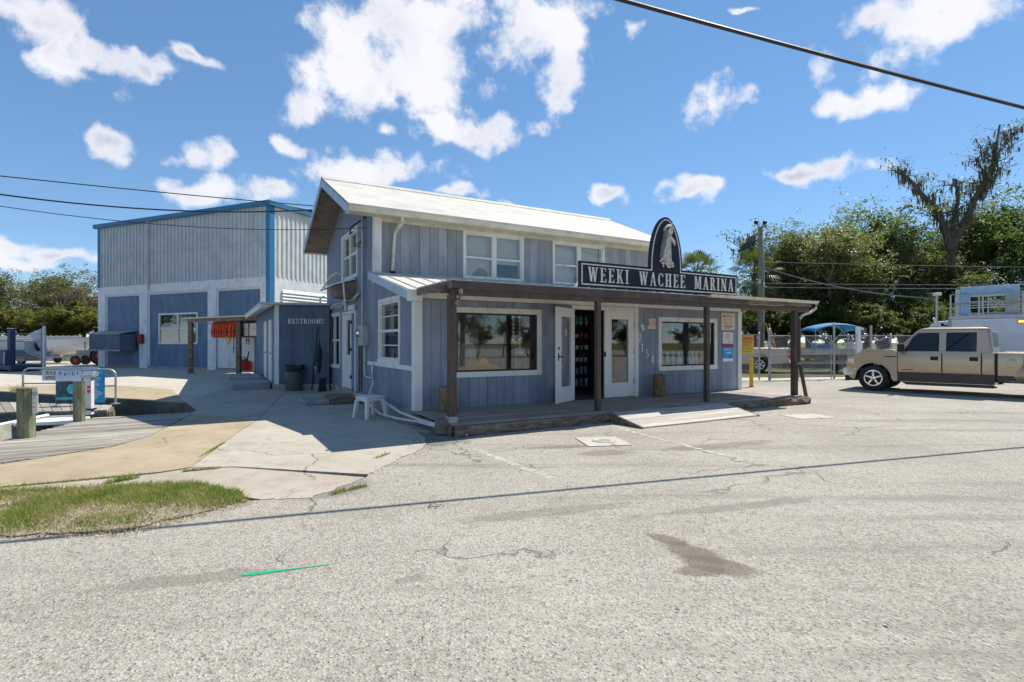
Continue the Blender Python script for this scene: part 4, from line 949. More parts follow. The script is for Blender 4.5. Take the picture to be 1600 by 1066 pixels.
# -- inside
fl = MB().box(.12,UL-.12,.125,BV-.12,.12,.195).build('floor', 'interior_floor', shop); MB().box(.12,UL-.12,.125,BV-.12,2.47,2.52).build('ceiling', 'interior_wall', shop)
MB().box(.12,UL-.12,5.2,5.3,.2,2.46).build('partition', 'interior_wall', shop); MB().box(.11,.12,UV+.12,5.2,2.6,4.4).build('partition', 'interior_wall', shop); MB().box(.15,UL-.15,5.2,5.3,2.55,4.55).build('partition', 'interior_wall', shop)
def shop_thing(name, lab, cat, u, v, z, rz=0, group=None): q = SW(u, v); return thing(name, lab, cat, (q[0],q[1],z), SHOP_ROT+rz, group)
for (u, v) in ((1.9,2.2),(2.5,3.4),(4.6,2.6),(7.3,3.0)):
    o = shop_thing('ceiling_light', 'lit fluorescent strip on the shop ceiling', 'light', u, v, 2.45, 0, 'strip lights inside the shop'); MB().box(-.6,.6,-.07,.07,-.03,.015).build('housing', 'white_trim', o); MB().box(-.58,.58,-.05,.05,-.045,-.031).build('tube', 'tube_light', o)
def shelf_unit(u0, v, lab, w=1.5, n=6):
    o = shop_thing('shelf_unit', lab, 'shelf', u0, v, .2); MB().box(-w/2,-w/2+.03,0,.32,0,2.0).box(w/2-.03,w/2,0,.32,0,2.0).box(-w/2+.03,w/2-.03,.30,.32,0,2.0).build('frame', 'shelf_dark', o)
    for k in range(n): MB().box(-w/2+.031,w/2-.031,.0,.299,.12+.32*k,.145+.32*k).build('shelf', 'shelf_dark', o)
    return o
shelf_unit(4.75, 1.6, 'dark shelf unit full of cups just inside the open door'); shelf_unit(7.2, 2.6, 'dark shelf unit at the back behind the bottle window', 1.9)
def cup_mesh(h, r_):
    return MB().lathe([(r_*.72,0),(r_*.85,h*.1),(r_,h*.95),(r_*1.04,h),(r_*.9,h),(r_*.8,h*.6),(0,h*.58)], n=12)
names = {0:('tumbler','tall tumbler on the bottom shelf inside the door','cup_teal'),1:('tumbler','tall tumbler on the second shelf inside the door','cup_white'),2:('mug','mug on the third shelf up inside the door','cup_white'),
         3:('mug','mug on the fourth shelf up inside the door','cup_white'),4:('mug','mug on the fifth shelf up inside the door','cup_red'),5:('plush_toy','small plush toy on the top shelf inside the door','cup_pink')}
CUPM = {0:['cup_teal','bottle_pale','cup_white','counter_grey'],1:['cup_white','counter_grey','cup_teal'],2:['cup_white','cup_white','paper_cream'],3:['cup_white','counter_grey','paper'],4:['cup_red','cup_red','cup_white','orange_vest'],5:['cup_pink','cup_teal','bottle_pale','cup_pink']}
for k in range(6):
    nm, lab, m = names[k]; h, r_ = ((.19,.042) if k < 2 else (.11,.05)); base = None
    for i in range(9):
        u, v, z = 4.75-.62+.152*i, 1.6+.09, .2+.146+.32*k
        if base is None:
            if k == 5: o = MB().ell((0,0,.08),(.06,.05,.08)).ell((0,-.01,.19),(.045,.045,.045)).build(nm, m, smooth=True)
            else: o = cup_mesh(h, r_).build(nm, m, smooth=True)
            base = o
        else: o = base.copy(); COL.objects.link(o)
        if i in (3, 6) and k in (1, 4): o.scale = (1.15,1.15,.8)
        o.material_slots[0].link = 'OBJECT'; o.material_slots[0].material = M[random.choice(CUPM[k])]
        q = SW(u, v + random.uniform(-.01,.03)); o.location = (q[0],q[1],z); o.rotation_euler = (0,0,random.uniform(0,6)); tag(o, lab, 'souvenir' if k == 5 else 'cup', 'cups and souvenirs on the door shelf')
# bottles standing on a ledge inside the second window
led = MB().box(6.30,8.36,.125,.42,.80,.86).build('window_ledge', 'old_timber', shop)
bm_ = [('bottle_clear',6.46),('orange_wood',6.66),('bottle_pale',6.86),('bottle_pale',7.06),('cup_white',7.28),('bottle_blue',7.40),('bottle_clear',7.64),('bottle_clear',7.78),('bottle_clear',7.93),('rope_yellow',8.17)]
words = {'bottle_clear':'clear grey','orange_wood':'brown','bottle_pale':'pale blue','cup_white':'white','bottle_blue':'bright blue','rope_yellow':'yellow'}
for i, (m, u) in enumerate(bm_):
    q = SW(u, .26); o = thing('bottle', words[m] + ' spray bottle standing inside the second shop window', 'bottle', (q[0],q[1],.86), SHOP_ROT, 'bottles in the shop window')
    MB().lathe([(.05,0),(.062,.015),(.062,.22),(.035,.31),(.018,.33),(.018,.36)], n=12).build('bottle_body', m, o, smooth=True); MB().box(-.02,.02,-.045,.03,.36,.40).build('spray_head', m, o)
# goods inside the first window
o = shop_thing('sales_counter', 'grey sales counter behind the first shop window', 'counter', 1.95, 1.25, .2); MB().box(-.55,.75,0,.5,0,1.22).build('body', 'counter_grey', o); MB().box(-.6,.8,-.03,.53,1.22,1.26).build('top', 'shelf_dark', o)
o = shop_thing('display_log', 'long orange driftwood log lying inside the first window', 'driftwood', 1.62, .38, .86)
rs = []; r2 = random.Random(5)
for i in range(15):
    x = -.72+1.44*i/14; h = .05+.22*math.exp(-((x+.05)/.42)**2)*(1+.25*math.sin(i*2.1)); rs.append([(x,math.cos(a)*.12,max(0,math.sin(a))*h*r2.uniform(.85,1.15)) for a in [k*2*math.pi/10 for k in range(10)]])
MB().loft(rs).build('log', 'orange_wood', o)
MB().box(.2,3.3,.125,.60,.80,.86).build('window_ledge', 'shelf_dark', shop)
o = shop_thing('cash_register', 'beige till standing on the grey sales counter', 'till', 1.75, 1.45, 1.46); MB().prism([(-.2,0),(.2,0),(.2,.18),(-.02,.34),(-.2,.34)], 'x', -.18, .18).build('body', 'concrete_block', o, bevel=.01); MB().box(-.14,.14,-.205,-.2005,.04,.14).build('display', 'bottle_clear', o)
o = shop_thing('window_poster', 'small pale framed poster leaning inside the first window', 'poster', 2.50, .30, 1.12, R(-3)); MB().box(-.13,.13,0,.012,-.25,.25).build('frame', 'paper', o); MB().box(-.115,.115,-.003,-.0005,-.235,.235).build('print', 'sign_photo', o); MB().ell((-.02,-.006,.16),(.08,.002,.05)).build('fish_print', 'bottle_pale', o)
o = shop_thing('grey_tote', 'patterned grey bag standing on the driftwood ledge', 'bag', 1.22, .45, .86, R(5)); MB().loft([[(-.2,-.1,.0),(.2,-.1,.0),(.2,.1,0),(-.2,.1,0)],[(-.22,-.11,.35),(.22,-.11,.35),(.22,.11,.35),(-.22,.11,.35)],[(-.2,-.04,.62),(.2,-.04,.62),(.2,.04,.62),(-.2,.04,.62)]]).build('bag_body', 'counter_grey', o, bevel=.02)
for i, (u, s) in enumerate(((2.42,.9),(2.58,1.1))):
    o = shop_thing('shell_string', 'string of pale shells hanging inside the first window', 'ornament', u, .5, 2.4, 0, 'hanging shell strings'); b = MB(); b.cyl((0,0,-s),(0,0,0),.004,n=5)
    for k in range(int(s/.085)): b.ell((0,0,-.08-.085*k),(.03+.012*(k%2),.02,.035),7,5)
    b.build('shells', 'sign_cream', o)
for i, u in enumerate((6.75,6.92,7.35)):
    o = shop_thing('wind_chime', 'pale shell wind chime hanging inside the bottle window', 'ornament', u, .55, 2.05, 0, 'wind chimes in the bottle window'); b = MB(); b.cyl((0,0,-.5),(0,0,.4),.004,n=5)
    for k in range(6): b.ell((.02*(-1)**k,0,-.06-.08*k),(.028,.02,.03),7,5)
    b.build('shells', 'sign_cream', o)
o = shop_thing('window_picture', 'small blue seascape picture inside the bottle window', 'picture', 6.52, .25, 1.42); MB().box(-.14,.14,0,.01,-.17,.17).build('frame', 'shelf_dark', o); MB().box(-.13,.13,-.003,-.0005,-.16,.16).build('print', 'poster_blue', o)

# -- things on the porch wall and deck
def wall_sign(name, lab, cat, u, z, w, h, m, v=-.026): o = shop_thing(name, lab, cat, u, v, z); MB().box(-w/2,w/2,-.012,0,-h/2,h/2).build('sheet', m, o); return o
o = wall_sign('notice', 'cream notice with dark heading and red text by the corner of the shop', 'notice', 8.85, 2.06, .54, .45, 'paper_cream'); wordbars(o, 'ink', [(-.22,.22,.12,.06)], -.0125, 31, .03); wordbars(o, 'ink_red', [(-.2,-.02,.04,.035),(.02,.2,.04,.035),(-.2,-.02,-.03,.035),(.02,.2,-.03,.035),(-.2,.2,-.08,.03)], -.0125, 32, .02); wordbars(o, 'ink', [(-.2,.2,-.155,.045),(-.14,.1,-.195,.028)], -.0125, 33, .025)
o = wall_sign('notice', 'white notice with a round crest between the cream notice and blue poster', 'notice', 8.84, 1.62, .42, .31, 'paper'); b = MB()
for k in range(24):
    a = k*math.pi/12; b.bar((.07*math.cos(a),-.0135,.04+.085*math.sin(a)), (.07*math.cos(a+.262),-.0135,.04+.085*math.sin(a+.262)), .003, .005, up=(0,1,0))
b.box(-.008,.008,-.0135,-.0125,-.02,.10); b.build('crest', 'ink', o); wordbars(o, 'ink', [(-.14,.14,-.12,.03)], -.0125, 34, .05)
o = wall_sign('poster', 'blue and purple printed poster low on the shop corner', 'poster', 8.84, 1.22, .42, .48, 'poster_blue'); MB().box(-.21,.21,-.0145,-.0125,.13,.24).build('heading', 'poster_purple', o); MB().box(-.21,.21,-.0145,-.0125,-.24,-.16).build('footer', 'poster_white', o); wordbars(o, 'poster_white', [(-.15,.17,.05,.08),(-.12,.16,-.03,.05)], -.0125, 35, .06); wordbars(o, 'ink', [(-.17,-.06,-.15,.09),(.03,.18,-.15,.08)], -.0126, 36, .05); wordbars(o, 'red_print', [(-.05,.03,-.15,.06)], -.0126, 37, .03)
o = wall_sign('notice', 'small cream and pink paper notice beside the wall lamp', 'notice', 6.05, 1.955, .23, .25, 'paper_cream'); b = MB()
for rr in (.05,.085): 
    for k in range(20): a = k*math.pi/10; b.bar((rr*math.cos(a),-.0135,rr*math.sin(a)), (rr*math.cos(a+.314),-.0135,rr*math.sin(a+.314)), .003, .008, up=(0,1,0))
b.build('ring_print', 'ink_red', o)
o = shop_thing('wall_lamp', 'small white twin spot lamp above the house number', 'lamp', 5.73, -.026, 1.88); MB().box(-.05,.06,-.03,0,-.09,.0).build('back_plate', 'pvc', o, bevel=.006)
for k, (x, z, a) in enumerate(((-.075,.045,-.5),(.055,.02,.4))): h_ = MB().lathe([(.02,0),(.03,.03),(.05,.09),(.0,.08)], n=12).build('lamp_head', 'pvc', o); h_.location = (x,-.05,z); h_.rotation_euler = (R(110),0,a)

# letters: condensed slab lettering made of strokes, unit height
def strokes(ch):
    S = []
    def rect(a, b, c, d): S.append([(a,c),(b,c),(b,d),(a,d)])
    def dia(x0, y0, x1, y1, w): S.append([(x0-w/2,y0),(x0+w/2,y0),(x1+w/2,y1),(x1-w/2,y1)])
    def stem(x, w=.17, s=.11, lo=0, hi=1): rect(x-w/2,x+w/2,lo,hi); rect(x-w/2-s,x+w/2+s,lo,lo+.055); rect(x-w/2-s,x+w/2+s,hi-.055,hi)
    def arc(cx, cy, rx, ry, a0, a1, w0, w1, n=14):
        for i in range(n):
            t0, t1 = R(a0+(a1-a0)*i/n), R(a0+(a1-a0)*(i+1)/n); f = lambda t, k: (cx+(rx-k)*math.cos(t), cy+(ry-k*.55)*math.sin(t))
            wa = w1+(w0-w1)*abs(math.cos(t0)); wb = w1+(w0-w1)*abs(math.cos(t1)); S.append([f(t0,0),f(t1,0),f(t1,wb),f(t0,wa)])
    w = .62
    if ch == 'W': w = 1.0; dia(.12,1,.33,0,.17); dia(.33,0,.50,1,.09); dia(.50,1,.70,0,.17); dia(.70,0,.88,1,.09); rect(0,.27,.945,1); rect(.38,.62,.945,1); rect(.76,1,.945,1)
    elif ch in 'EF':
        stem(.17); rect(.17,.56,.945,1); rect(.52,.58,.78,1); rect(.17,.44,.475,.535); rect(.42,.47,.40,.61)
        if ch == 'E': rect(.17,.58,0,.055); rect(.54,.60,0,.24)
    elif ch == 'K': w = .72; stem(.17); dia(.27,.40,.58,1,.09); dia(.60,0,.36,.58,.17); rect(.46,.70,.945,1); rect(.48,.75,0,.055)
    elif ch == 'I': w = .34; stem(.17)
    elif ch == 'A': w = .72; dia(.10,0,.36,1,.08); dia(.60,0,.36,1,.17); rect(.2,.5,.27,.33); rect(0,.22,0,.055); rect(.46,.74,0,.055)
    elif ch == 'C': w = .62; arc(.33,.5,.32,.51,50,310,.17,.06); rect(.52,.58,.70,.96); rect(.52,.58,.04,.26)
    elif ch == 'H': w = .76; stem(.17); stem(.59); rect(.25,.51,.47,.53)
    elif ch == 'M': w = .92; stem(.13,.08,.08); stem(.77,.17,.08); dia(.42,.05,.17,1,.17); dia(.42,.05,.70,1,.09)
    elif ch == 'R': w = .70; stem(.17); arc(.30,.74,.28,.27,-90,90,.16,.055,10); rect(.2,.32,.945,1); rect(.2,.32,.47,.525); dia(.58,0,.36,.5,.16); rect(.5,.72,0,.055)
    elif ch == 'N': w = .76; stem(.12,.08,.08); stem(.62,.08,.08); dia(.60,0,.14,1,.17)
    elif ch == 'S': w = .58; arc(.28,.74,.26,.27,30,270,.15,.06,12); arc(.28,.26,.27,.27,90,-150,.15,.06,12); rect(.46,.51,.72,.97); rect(.03,.08,.04,.28)
    elif ch == 'T': w = .66; stem(.33,.17,.10); rect(.0,.66,.945,1); rect(0,.05,.76,1); rect(.61,.66,.76,1)
    elif ch == 'O': w = .64; arc(.32,.5,.31,.51,0,360,.16,.06,22)
    elif ch == '7': rect(.02,.56,.88,1); rect(.02,.08,.74,1); dia(.22,0,.50,.9,.15)
    elif ch == '1': w = .4; rect(.15,.31,0,1); rect(.03,.43,0,.07); dia(.08,.78,.2,.98,.1)
    elif ch == '5': rect(.08,.54,.88,1); rect(.08,.17,.5,1); arc(.29,.31,.27,.32,120,-160,.15,.09,14)
    elif ch == '4': dia(.08,.3,.36,1,.1); rect(.03,.60,.24,.34); rect(.34,.50,0,1); rect(.26,.58,0,.06)
    else: w = .35
    return w, S
def glyph(ch, h, sx, depth, m, parent, loc, name='letter'):
    w, S = strokes(ch); b = MB()
    for i, q in enumerate(S): b.prism([(x*h*sx, y*h) for x, y in q], 'y', -depth - .00035*i, 0)
    o = b.build(name, m, parent, loc=loc); return o
def line(s, h, sx, gap_, depth, m, parent, x0, x1, z, space=.45):
    ws = [strokes(c)[0]*h*sx if c != ' ' else space*h for c in s]; tot = sum(ws) + gap_*(len(s)-1); k = (x1-x0)/tot; x = x0
    for c, w in zip(s, ws):
        if c != ' ': glyph(c, h, sx*k, depth, m, parent, (x,0,z) if not isinstance(z, tuple) else (x,z[1],z[0]))
        x += (w+gap_)*k
for c, u, z in (('7',5.585,1.50),('1',5.685,1.27),('5',5.83,1.125),('4',6.01,.98)):
    o = shop_thing('house_number', {'7':'white numeral seven, topmost of the four on the blue wall','1':'white numeral one, below the seven on the blue wall','5':'white numeral five, above the four on the blue wall','4':'white numeral four, lowest of the row beside the window'}[c], 'numeral', u, -.027, z); glyph(c, .20, .85, .012, 'white_trim', o, (0,0,0), 'digit')
def stump(u, v, h, rr, lab, cat, m, sq=False):
    o = shop_thing('wood_stump', lab, cat, u, v, .2, R(20)); rs = []; r2 = random.Random(int(u*50)); n = 14
    for k in range(8):
        z = h*k/7; f = 1+.12*(1-k/7)**2; rs.append([(math.cos(a)*rr*f*r2.uniform(.93,1.06), math.sin(a)*rr*f*r2.uniform(.93,1.06), z) for a in [i*2*math.pi/n for i in range(n)]])
    MB().loft(rs).build('bark', m, o); MB().lathe([(rr*.92,h+.001),(rr*.9,h+.006),(0,h+.007)], n=14).build('cut_top', 'step_wood', o)
stump(.48, -.40, .46, .17, 'pale brown log stump behind the first porch post', 'stump', 'stump_wood'); stump(6.0, -.32, .52, .155, 'reddish brown log stump below the house number', 'stump', 'stump_wood')

# ---- roof sign
sg = shop_thing('shop_sign', 'navy arched WEEKI WACHEE MARINA sign with a carved figure on the porch roof', 'sign', 0, -1.58, 0)
A0, A1, Z0, Z1, ZT = 2.66, 7.20, 2.55, 3.045, 4.13; c0, c1 = 4.45, 5.40
def arch(inset, n=28):
    cx, rx = (c0+c1)/2, (c1-c0)/2 - inset; out = []
    for i in range(n+1):
        t = math.pi*(1 - i/n); out.append((cx + rx*math.copysign(abs(math.cos(t))**1.06, math.cos(t)), Z1 - inset + (ZT - Z1)*(abs(math.sin(t))**.92)))
    return out
def outline(i): return [(A0+i,Z0+i),(A1-i,Z0+i),(A1-i,Z1-i)] + list(reversed(arch(i))) + [(A0+i,Z1-i)]
MB().prism(outline(0), 'y', 0, .05).build('board', 'sign_navy', sg)
oa, ob = outline(.045), outline(.068); rm = MB(); n = len(oa)
for i in range(n):
    j = (i+1) % n; a, b_, c_, d_ = oa[i], oa[j], ob[j], ob[i]
    rm.add([(a[0],-.010,a[1]),(b_[0],-.010,b_[1]),(c_[0],-.010,c_[1]),(d_[0],-.010,d_[1]),(a[0],-.001,a[1]),(b_[0],-.001,b_[1]),(c_[0],-.001,c_[1]),(d_[0],-.001,d_[1])], [(0,1,2,3),(0,4,5,1),(3,2,6,7)])
rm.build('border', 'sign_cream', sg)
line('WEEKI WACHEE MARINA', .275, .62, .042, .012, 'sign_cream', sg, 2.86, 7.04, (2.665,-.0005), .44)
for u in (2.9,4.1,5.7,6.95): MB().box(u-.02,u+.02,.051,.35,2.53,2.56).bar((u,.06,2.95),(u,.50,2.56),.03,.03).build('bracket', 'white_trim', sg)
# carved figure in relief
cx = 4.93
def relief(name, rings, m): return MB().loft([[(cx+x+w*math.cos(a), -.012+min(0,-d*math.sin(a)), z) for a in [k*math.pi/8 for k in range(9)]] for x, z, w, d in rings], True, close=False).build(name, m, sg, smooth=True)
relief('gown', [(-.02,3.20,.16,.05),(-.01,3.34,.135,.06),(.0,3.50,.115,.06),(.02,3.64,.10,.055),(.04,3.72,.075,.045),(.05,3.77,.04,.03)], 'carved')
relief('long_hair', [(-.17,3.26,.055,.04),(-.13,3.44,.06,.05),(-.08,3.62,.06,.05),(-.05,3.76,.065,.06),(-.02,3.86,.06,.05)], 'carved_dark')
MB().ell((cx+.07,-.035,3.82),(.07,.045,.085),12,9).build('head', 'carved', sg, smooth=True)
MB().loft([[(cx+.02+x, -.03-.05*math.sin(a), 3.885+z+.03*math.cos(a)) for a in [k*math.pi/4 for k in range(8)]] for x, z in ((-.11,-.03),(-.06,.03),(.0,.06),(.06,.05),(.10,.0))]).build('hat', 'carved', sg, smooth=True)
for k in range(5): MB().ell((cx+.02+.03*k,-.05,3.93+.012*k),(.03,.025,.025),8,6).build('flower', 'carved_dark' if k % 2 else 'carved', sg, smooth=True)
MB().tube([(cx+.08,-.04,3.70),(cx+.15,-.06,3.62),(cx+.19,-.05,3.55)], [.035,.03,.024], 8).build('arm', 'carved', sg, smooth=True)
r2 = random.Random(4); cb = MB()
for k in range(46): a, q = r2.uniform(0,6.28), r2.random()**.5; cb.ell((cx-.01+math.cos(a)*q*.22,-.02-.05*(1-q),3.15+math.sin(a)*q*.085),(r2.uniform(.018,.034),.02,r2.uniform(.018,.03)),6,5)
cb.build('shell_base', 'carved', sg)
# ================================================================== WAREHOUSE
WL = Vector((-25.4,32.7)); WC = Vector((-12.36,27.07)); wd = (WC-WL).normalized(); WLEN = (WC-WL).length
wh = thing('boat_warehouse', 'large metal sided boat warehouse with blue trim and white block base', 'warehouse', (WL.x,WL.y,0), math.atan2(wd.y,wd.x))
def wx(px): k = (px-CX)/FOC; return (k*WL.y - WL.x)/(wd.x - k*wd.y)
def wz(px, py): d = WL.y + wd.y*wx(px); return EYE + (HY-py)*d/FOC
ZB, ZE, DEP = 4.86, 8.52, 22.0
def ribbed(b, a0, a1, z0, z1, put, step=.305):
    x = a0; prof = []
    while x < a1 - .01:
        prof += [(x,0),(x+step*.36,0),(x+step*.40,.055),(x+step*.62,.055),(x+step*.66,0),(x+step*.80,0),(x+step*.83,.012),(x+step*.90,.012),(x+step*.93,0)]; x += step
    prof = [p for p in prof if p[0] <= a1] + [(a1,0)]
    for p, q in zip(prof, prof[1:]): b.add([put(p[0],p[1],z0),put(q[0],q[1],z0),put(q[0],q[1],z1),put(p[0],p[1],z1)], [(0,1,2,3)])
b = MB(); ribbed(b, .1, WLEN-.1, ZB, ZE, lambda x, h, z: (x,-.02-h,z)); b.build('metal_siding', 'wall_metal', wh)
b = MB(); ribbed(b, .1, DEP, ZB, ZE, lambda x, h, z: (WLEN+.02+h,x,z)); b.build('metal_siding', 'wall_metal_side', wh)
b = MB(); b.box(0,WLEN,0,.2,ZB,ZE).box(WLEN-.2,WLEN,.2,DEP,ZB,ZE).box(0,.2,.2,DEP,0,ZE).box(.2,WLEN-.2,DEP-.2,DEP,0,ZE); b.build('wall_frame', 'wall_metal', wh)
MB().hexa([(-.1,-.1,ZE+.12),(WLEN+.1,-.1,ZE+.12),(WLEN+.1,DEP/2,ZE+.9),(-.1,DEP/2,ZE+.9),(-.1,-.1,ZE+.16),(WLEN+.1,-.1,ZE+.16),(WLEN+.1,DEP/2,ZE+.94),(-.1,DEP/2,ZE+.94)]).build('roof', 'roof_far', wh)
MB().hexa([(-.1,DEP/2,ZE+.9),(WLEN+.1,DEP/2,ZE+.9),(WLEN+.1,DEP+.1,ZE+.12),(-.1,DEP+.1,ZE+.12),(-.1,DEP/2,ZE+.94),(WLEN+.1,DEP/2,ZE+.94),(WLEN+.1,DEP+.1,ZE+.16),(-.1,DEP+.1,ZE+.16)]).build('roof', 'roof_far', wh)
MB().prism([(-.2,ZE-.06),(-.08,ZE-.06),(-.08,ZE+.18),(-.24,ZE+.18),(-.24,ZE+.02)], 'x', -.25, WLEN+.25).build('eave_trim', 'blue_trim', wh)
MB().box(WLEN+.06,WLEN+.22,-.07,DEP,ZE-.05,ZE+.17).build('eave_trim', 'blue_trim', wh)
MB().box(-.06,.16,-.075,-.0,ZB-.02,ZE-.06).box(-.06,-.002,.0,.2,ZB-.02,ZE-.06).build('corner_trim', 'blue_trim', wh)
MB().box(WLEN-.17,WLEN+.075,-.075,-.056,2.2,ZE-.06).box(WLEN+.056,WLEN+.08,-.055,.26,2.2,ZE-.06).build('corner_trim', 'blue_trim', wh)
cols = [(-.05,wx(165.5)),(wx(219),wx(231)),(wx(325.7),wx(338.5)),(wx(408),WLEN+.05)]; ZI = 4.36
for a, c in cols: MB().box(a,c,-.05,.3,0,ZI).build('column', 'white_block', wh)
MB().box(-.05,WLEN+.05,-.05,.3,ZI+.001,ZB-.001).build('lintel_beam', 'white_block', wh)
MB().box(WLEN-.3,WLEN+.05,.301,DEP,0,ZB-.001).build('side_base_wall', 'white_block', wh)
WWa, WWb = wx(247), wx(308); WZ0, WZ1 = wz(278,538), wz(278,489)
bays = [(cols[0][1],cols[1][0]),(cols[1][1],cols[2][0]),(cols[2][1],cols[3][0])]
for i, (a, c) in enumerate(bays):
    op = (WWa+.08,WWb-.08,WZ0+.08,WZ1-.08) if i == 1 else None; p = MB(); x = a
    if i == 2: zlo = 2.25
    else: zlo = .12
    while x < c - .01:
        e = min(x+.2, c); cuts = sorted({x,e,*([q for q in op[:2] if x < q < e] if op else [])})
        for s, f in zip(cuts, cuts[1:]):
            for z0, z1 in minus(zlo, ZI-.1, [(op[2],op[3])] if op and op[0] < (s+f)/2 < op[1] else []): p.box(s+.005,f-.005,.06,.09,z0,z1)
        x = e
    p.build('infill_panel', 'blue_panel', wh)
    bk = MB(); wall_cells(bk, 'u', .091, .1, a, c, 0, ZI, [op] if op else []); bk.build('infill_backing', 'groove_dark', wh)
    MB().box(a,c,.03,.09,ZI-.1,ZI).box(a,a+.10,.03,.058,zlo,ZI-.1).build('bay_trim', 'white_block', wh)
    if i < 2: MB().box(a,c,.0,.1,0,.12).build('sill', 'foundation', wh)
win = bpy.data.objects.new('window', None); COL.objects.link(win); win.parent = wh
f = MB(); a, c, z0, z1 = WWa, WWb, WZ0, WZ1; f.box(a,c,.02,.12,z1-.09,z1).box(a,c,.0,.12,z0,z0+.09).box(a,a+.09,.02,.12,z0+.09,z1-.09).box(c-.09,c,.02,.12,z0+.09,z1-.09); f.box((a+c)/2-.05,(a+c)/2+.05,.03,.11,z0+.09,z1-.09); f.box(a+.09,c-.09,.04,.10,(z0+z1)/2-.03,(z0+z1)/2+.03); f.build('frame', 'white_trim', win)
for (p, q) in ((a+.09,(a+c)/2-.05),((a+c)/2+.05,c-.09)):
    for (s, e) in ((z0+.09,(z0+z1)/2-.03),((z0+z1)/2+.03,z1-.09)): MB().box(p,q,.07,.075,s,e).build('pane', 'glass', win)
MB().box(a-.1,c+.1,1.3,1.35,z0-.2,z1+.2).build('dark_backing', 'interior_wall', win)
# double white doors in the right bay, brown board above
a, c = bays[2]; m_ = (a+c)/2 - .1
for p, q in ((a+.05,m_-.02),(m_+.02,c-.02)):
    d = MB(); x = p
    while x < q - .01: e = min(x+.14,q); d.box(x+.003,e-.003,.02,.058,.12,1.78); x = e
    d.build('door', 'white_block', wh)
MB().box(a,c,-.02,.06,1.80,2.62).build('brown_board', 'soffit_wood', wh)
MB().box(a,c,-.1,.1,0,.10).build('sill', 'foundation', wh)
# side wall louvre shutter
lv = MB()
for k in range(9): lv.hexa([(WLEN+.052,.75,2.75+.17*k),(WLEN+.13,.75,2.73+.17*k),(WLEN+.13,7.5,2.73+.17*k),(WLEN+.052,7.5,2.75+.17*k),(WLEN+.052,.75,2.90+.17*k),(WLEN+.06,.75,2.90+.17*k),(WLEN+.06,7.5,2.90+.17*k),(WLEN+.052,7.5,2.90+.17*k)])
lv.build('roller_shutter', 'wall_metal_side', wh)
MB().box(.1,WLEN-.1,-.088,-.079,6.62,6.635).build('lap_seam', 'galv_dull', wh)
for xx in (WLEN*.34,): MB().tube([(xx,-.16,ZE-.05),(xx,-.14,ZB+.3),(xx,-.12,ZI+.1)], .05, 8).build('downspout', 'wall_metal', wh)
# wall locker on the left bay
x0, x1 = wx(152)+.95, wx(214); lk = thing('wall_locker', 'long dark blue locker hung on the warehouse wall', 'locker', (WL.x,WL.y,0), wh.rotation_euler.z)
z0 = 1.02; MB().box(x0,x1,-.95,-.051,z0,z0+.95).build('body', 'annex_blue', lk); MB().hexa([(x0-.05,-1.02,z0+.951),(x1+.05,-1.02,z0+.951),(x1+.05,-.051,z0+1.15),(x0-.05,-.051,z0+1.15),(x0-.05,-1.02,z0+1.0),(x1+.05,-1.02,z0+1.0),(x1+.05,-.051,z0+1.2),(x0-.05,-.051,z0+1.2)]).build('lid', 'galv_dull', lk)
MB().box(x0-.02,x1+.02,-.97,-.951,z0-.03,z0+.05).build('bottom_rail', 'galv_dull', lk); MB().box((x0+x1)/2-.06,(x0+x1)/2+.06,-.975,-.951,z0+.55,z0+.62).build('latch', 'black', lk)
xr = wx(224); fe = thing('extinguisher_box', 'red fire extinguisher cabinet beside the wall locker', 'extinguisher', (WL.x,WL.y,0), wh.rotation_euler.z)
MB().box(xr-.20,xr+.16,-.25,-.051,1.42,1.98).build('cabinet', 'gas_red', fe, bevel=.03); MB().box(xr-.14,xr+.10,-.26,-.251,1.48,1.92).build('door_glass', 'tractor_red', fe); MB().tube([(xr+.22,-.2,1.9),(xr+.30,-.25,1.7),(xr+.24,-.22,1.45)], .03, 7).build('hose', 'black', fe)

# ================================================================== RESTROOM ANNEX
AC1 = Vector(G(431,610.5)); AC2 = Vector((-5.75,16.75)); AL = 8.6
ax = thing('restroom_annex', 'low blue restroom building between the shop and warehouse', 'annex', (AC1.x,AC1.y,0))
q2 = AC2-AC1; back = V2*AL; AH = 2.66; fd = q2.normalized(); fn = Vector((fd.y,-fd.x)); sd_ = V2; sn = Vector((-sd_.y, sd_.x))
if sn.x > 0: sn = -sn
core = [(0,0),(q2.x,q2.y),(q2.x+back.x,q2.y+back.y),(back.x,back.y)]
MB().prism(core, 'z', .0, AH).build('wall', 'groove_dark', ax)
fp = MB(); x = .10; n = q2.length
while x < n - .01:
    e = min(x+.2,n); a, c = fd*(x+.003), fd*(e-.003); o_ = fn*.018; fp.hexa([(a.x,a.y,.22),(c.x,c.y,.22),(c.x+o_.x,c.y+o_.y,.22),(a.x+o_.x,a.y+o_.y,.22),(a.x,a.y,AH),(c.x,c.y,AH),(c.x+o_.x,c.y+o_.y,AH),(a.x+o_.x,a.y+o_.y,AH)]); x = e
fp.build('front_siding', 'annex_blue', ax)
sp = MB(); x = .1
while x < AL - .01:
    e = min(x+.2,AL); a, c = sd_*(x+.003), sd_*(e-.003); o_ = sn*.018; sp.hexa([(a.x,a.y,.22),(c.x,c.y,.22),(c.x+o_.x,c.y+o_.y,.22),(a.x+o_.x,a.y+o_.y,.22),(a.x,a.y,AH),(c.x,c.y,AH),(c.x+o_.x,c.y+o_.y,AH),(a.x+o_.x,a.y+o_.y,AH)]); x = e
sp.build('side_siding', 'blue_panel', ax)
cb = MB(); a = fn*.03 + sn*.03; c = fd*.10 + fn*.03; d = sd_*.14 + sn*.03
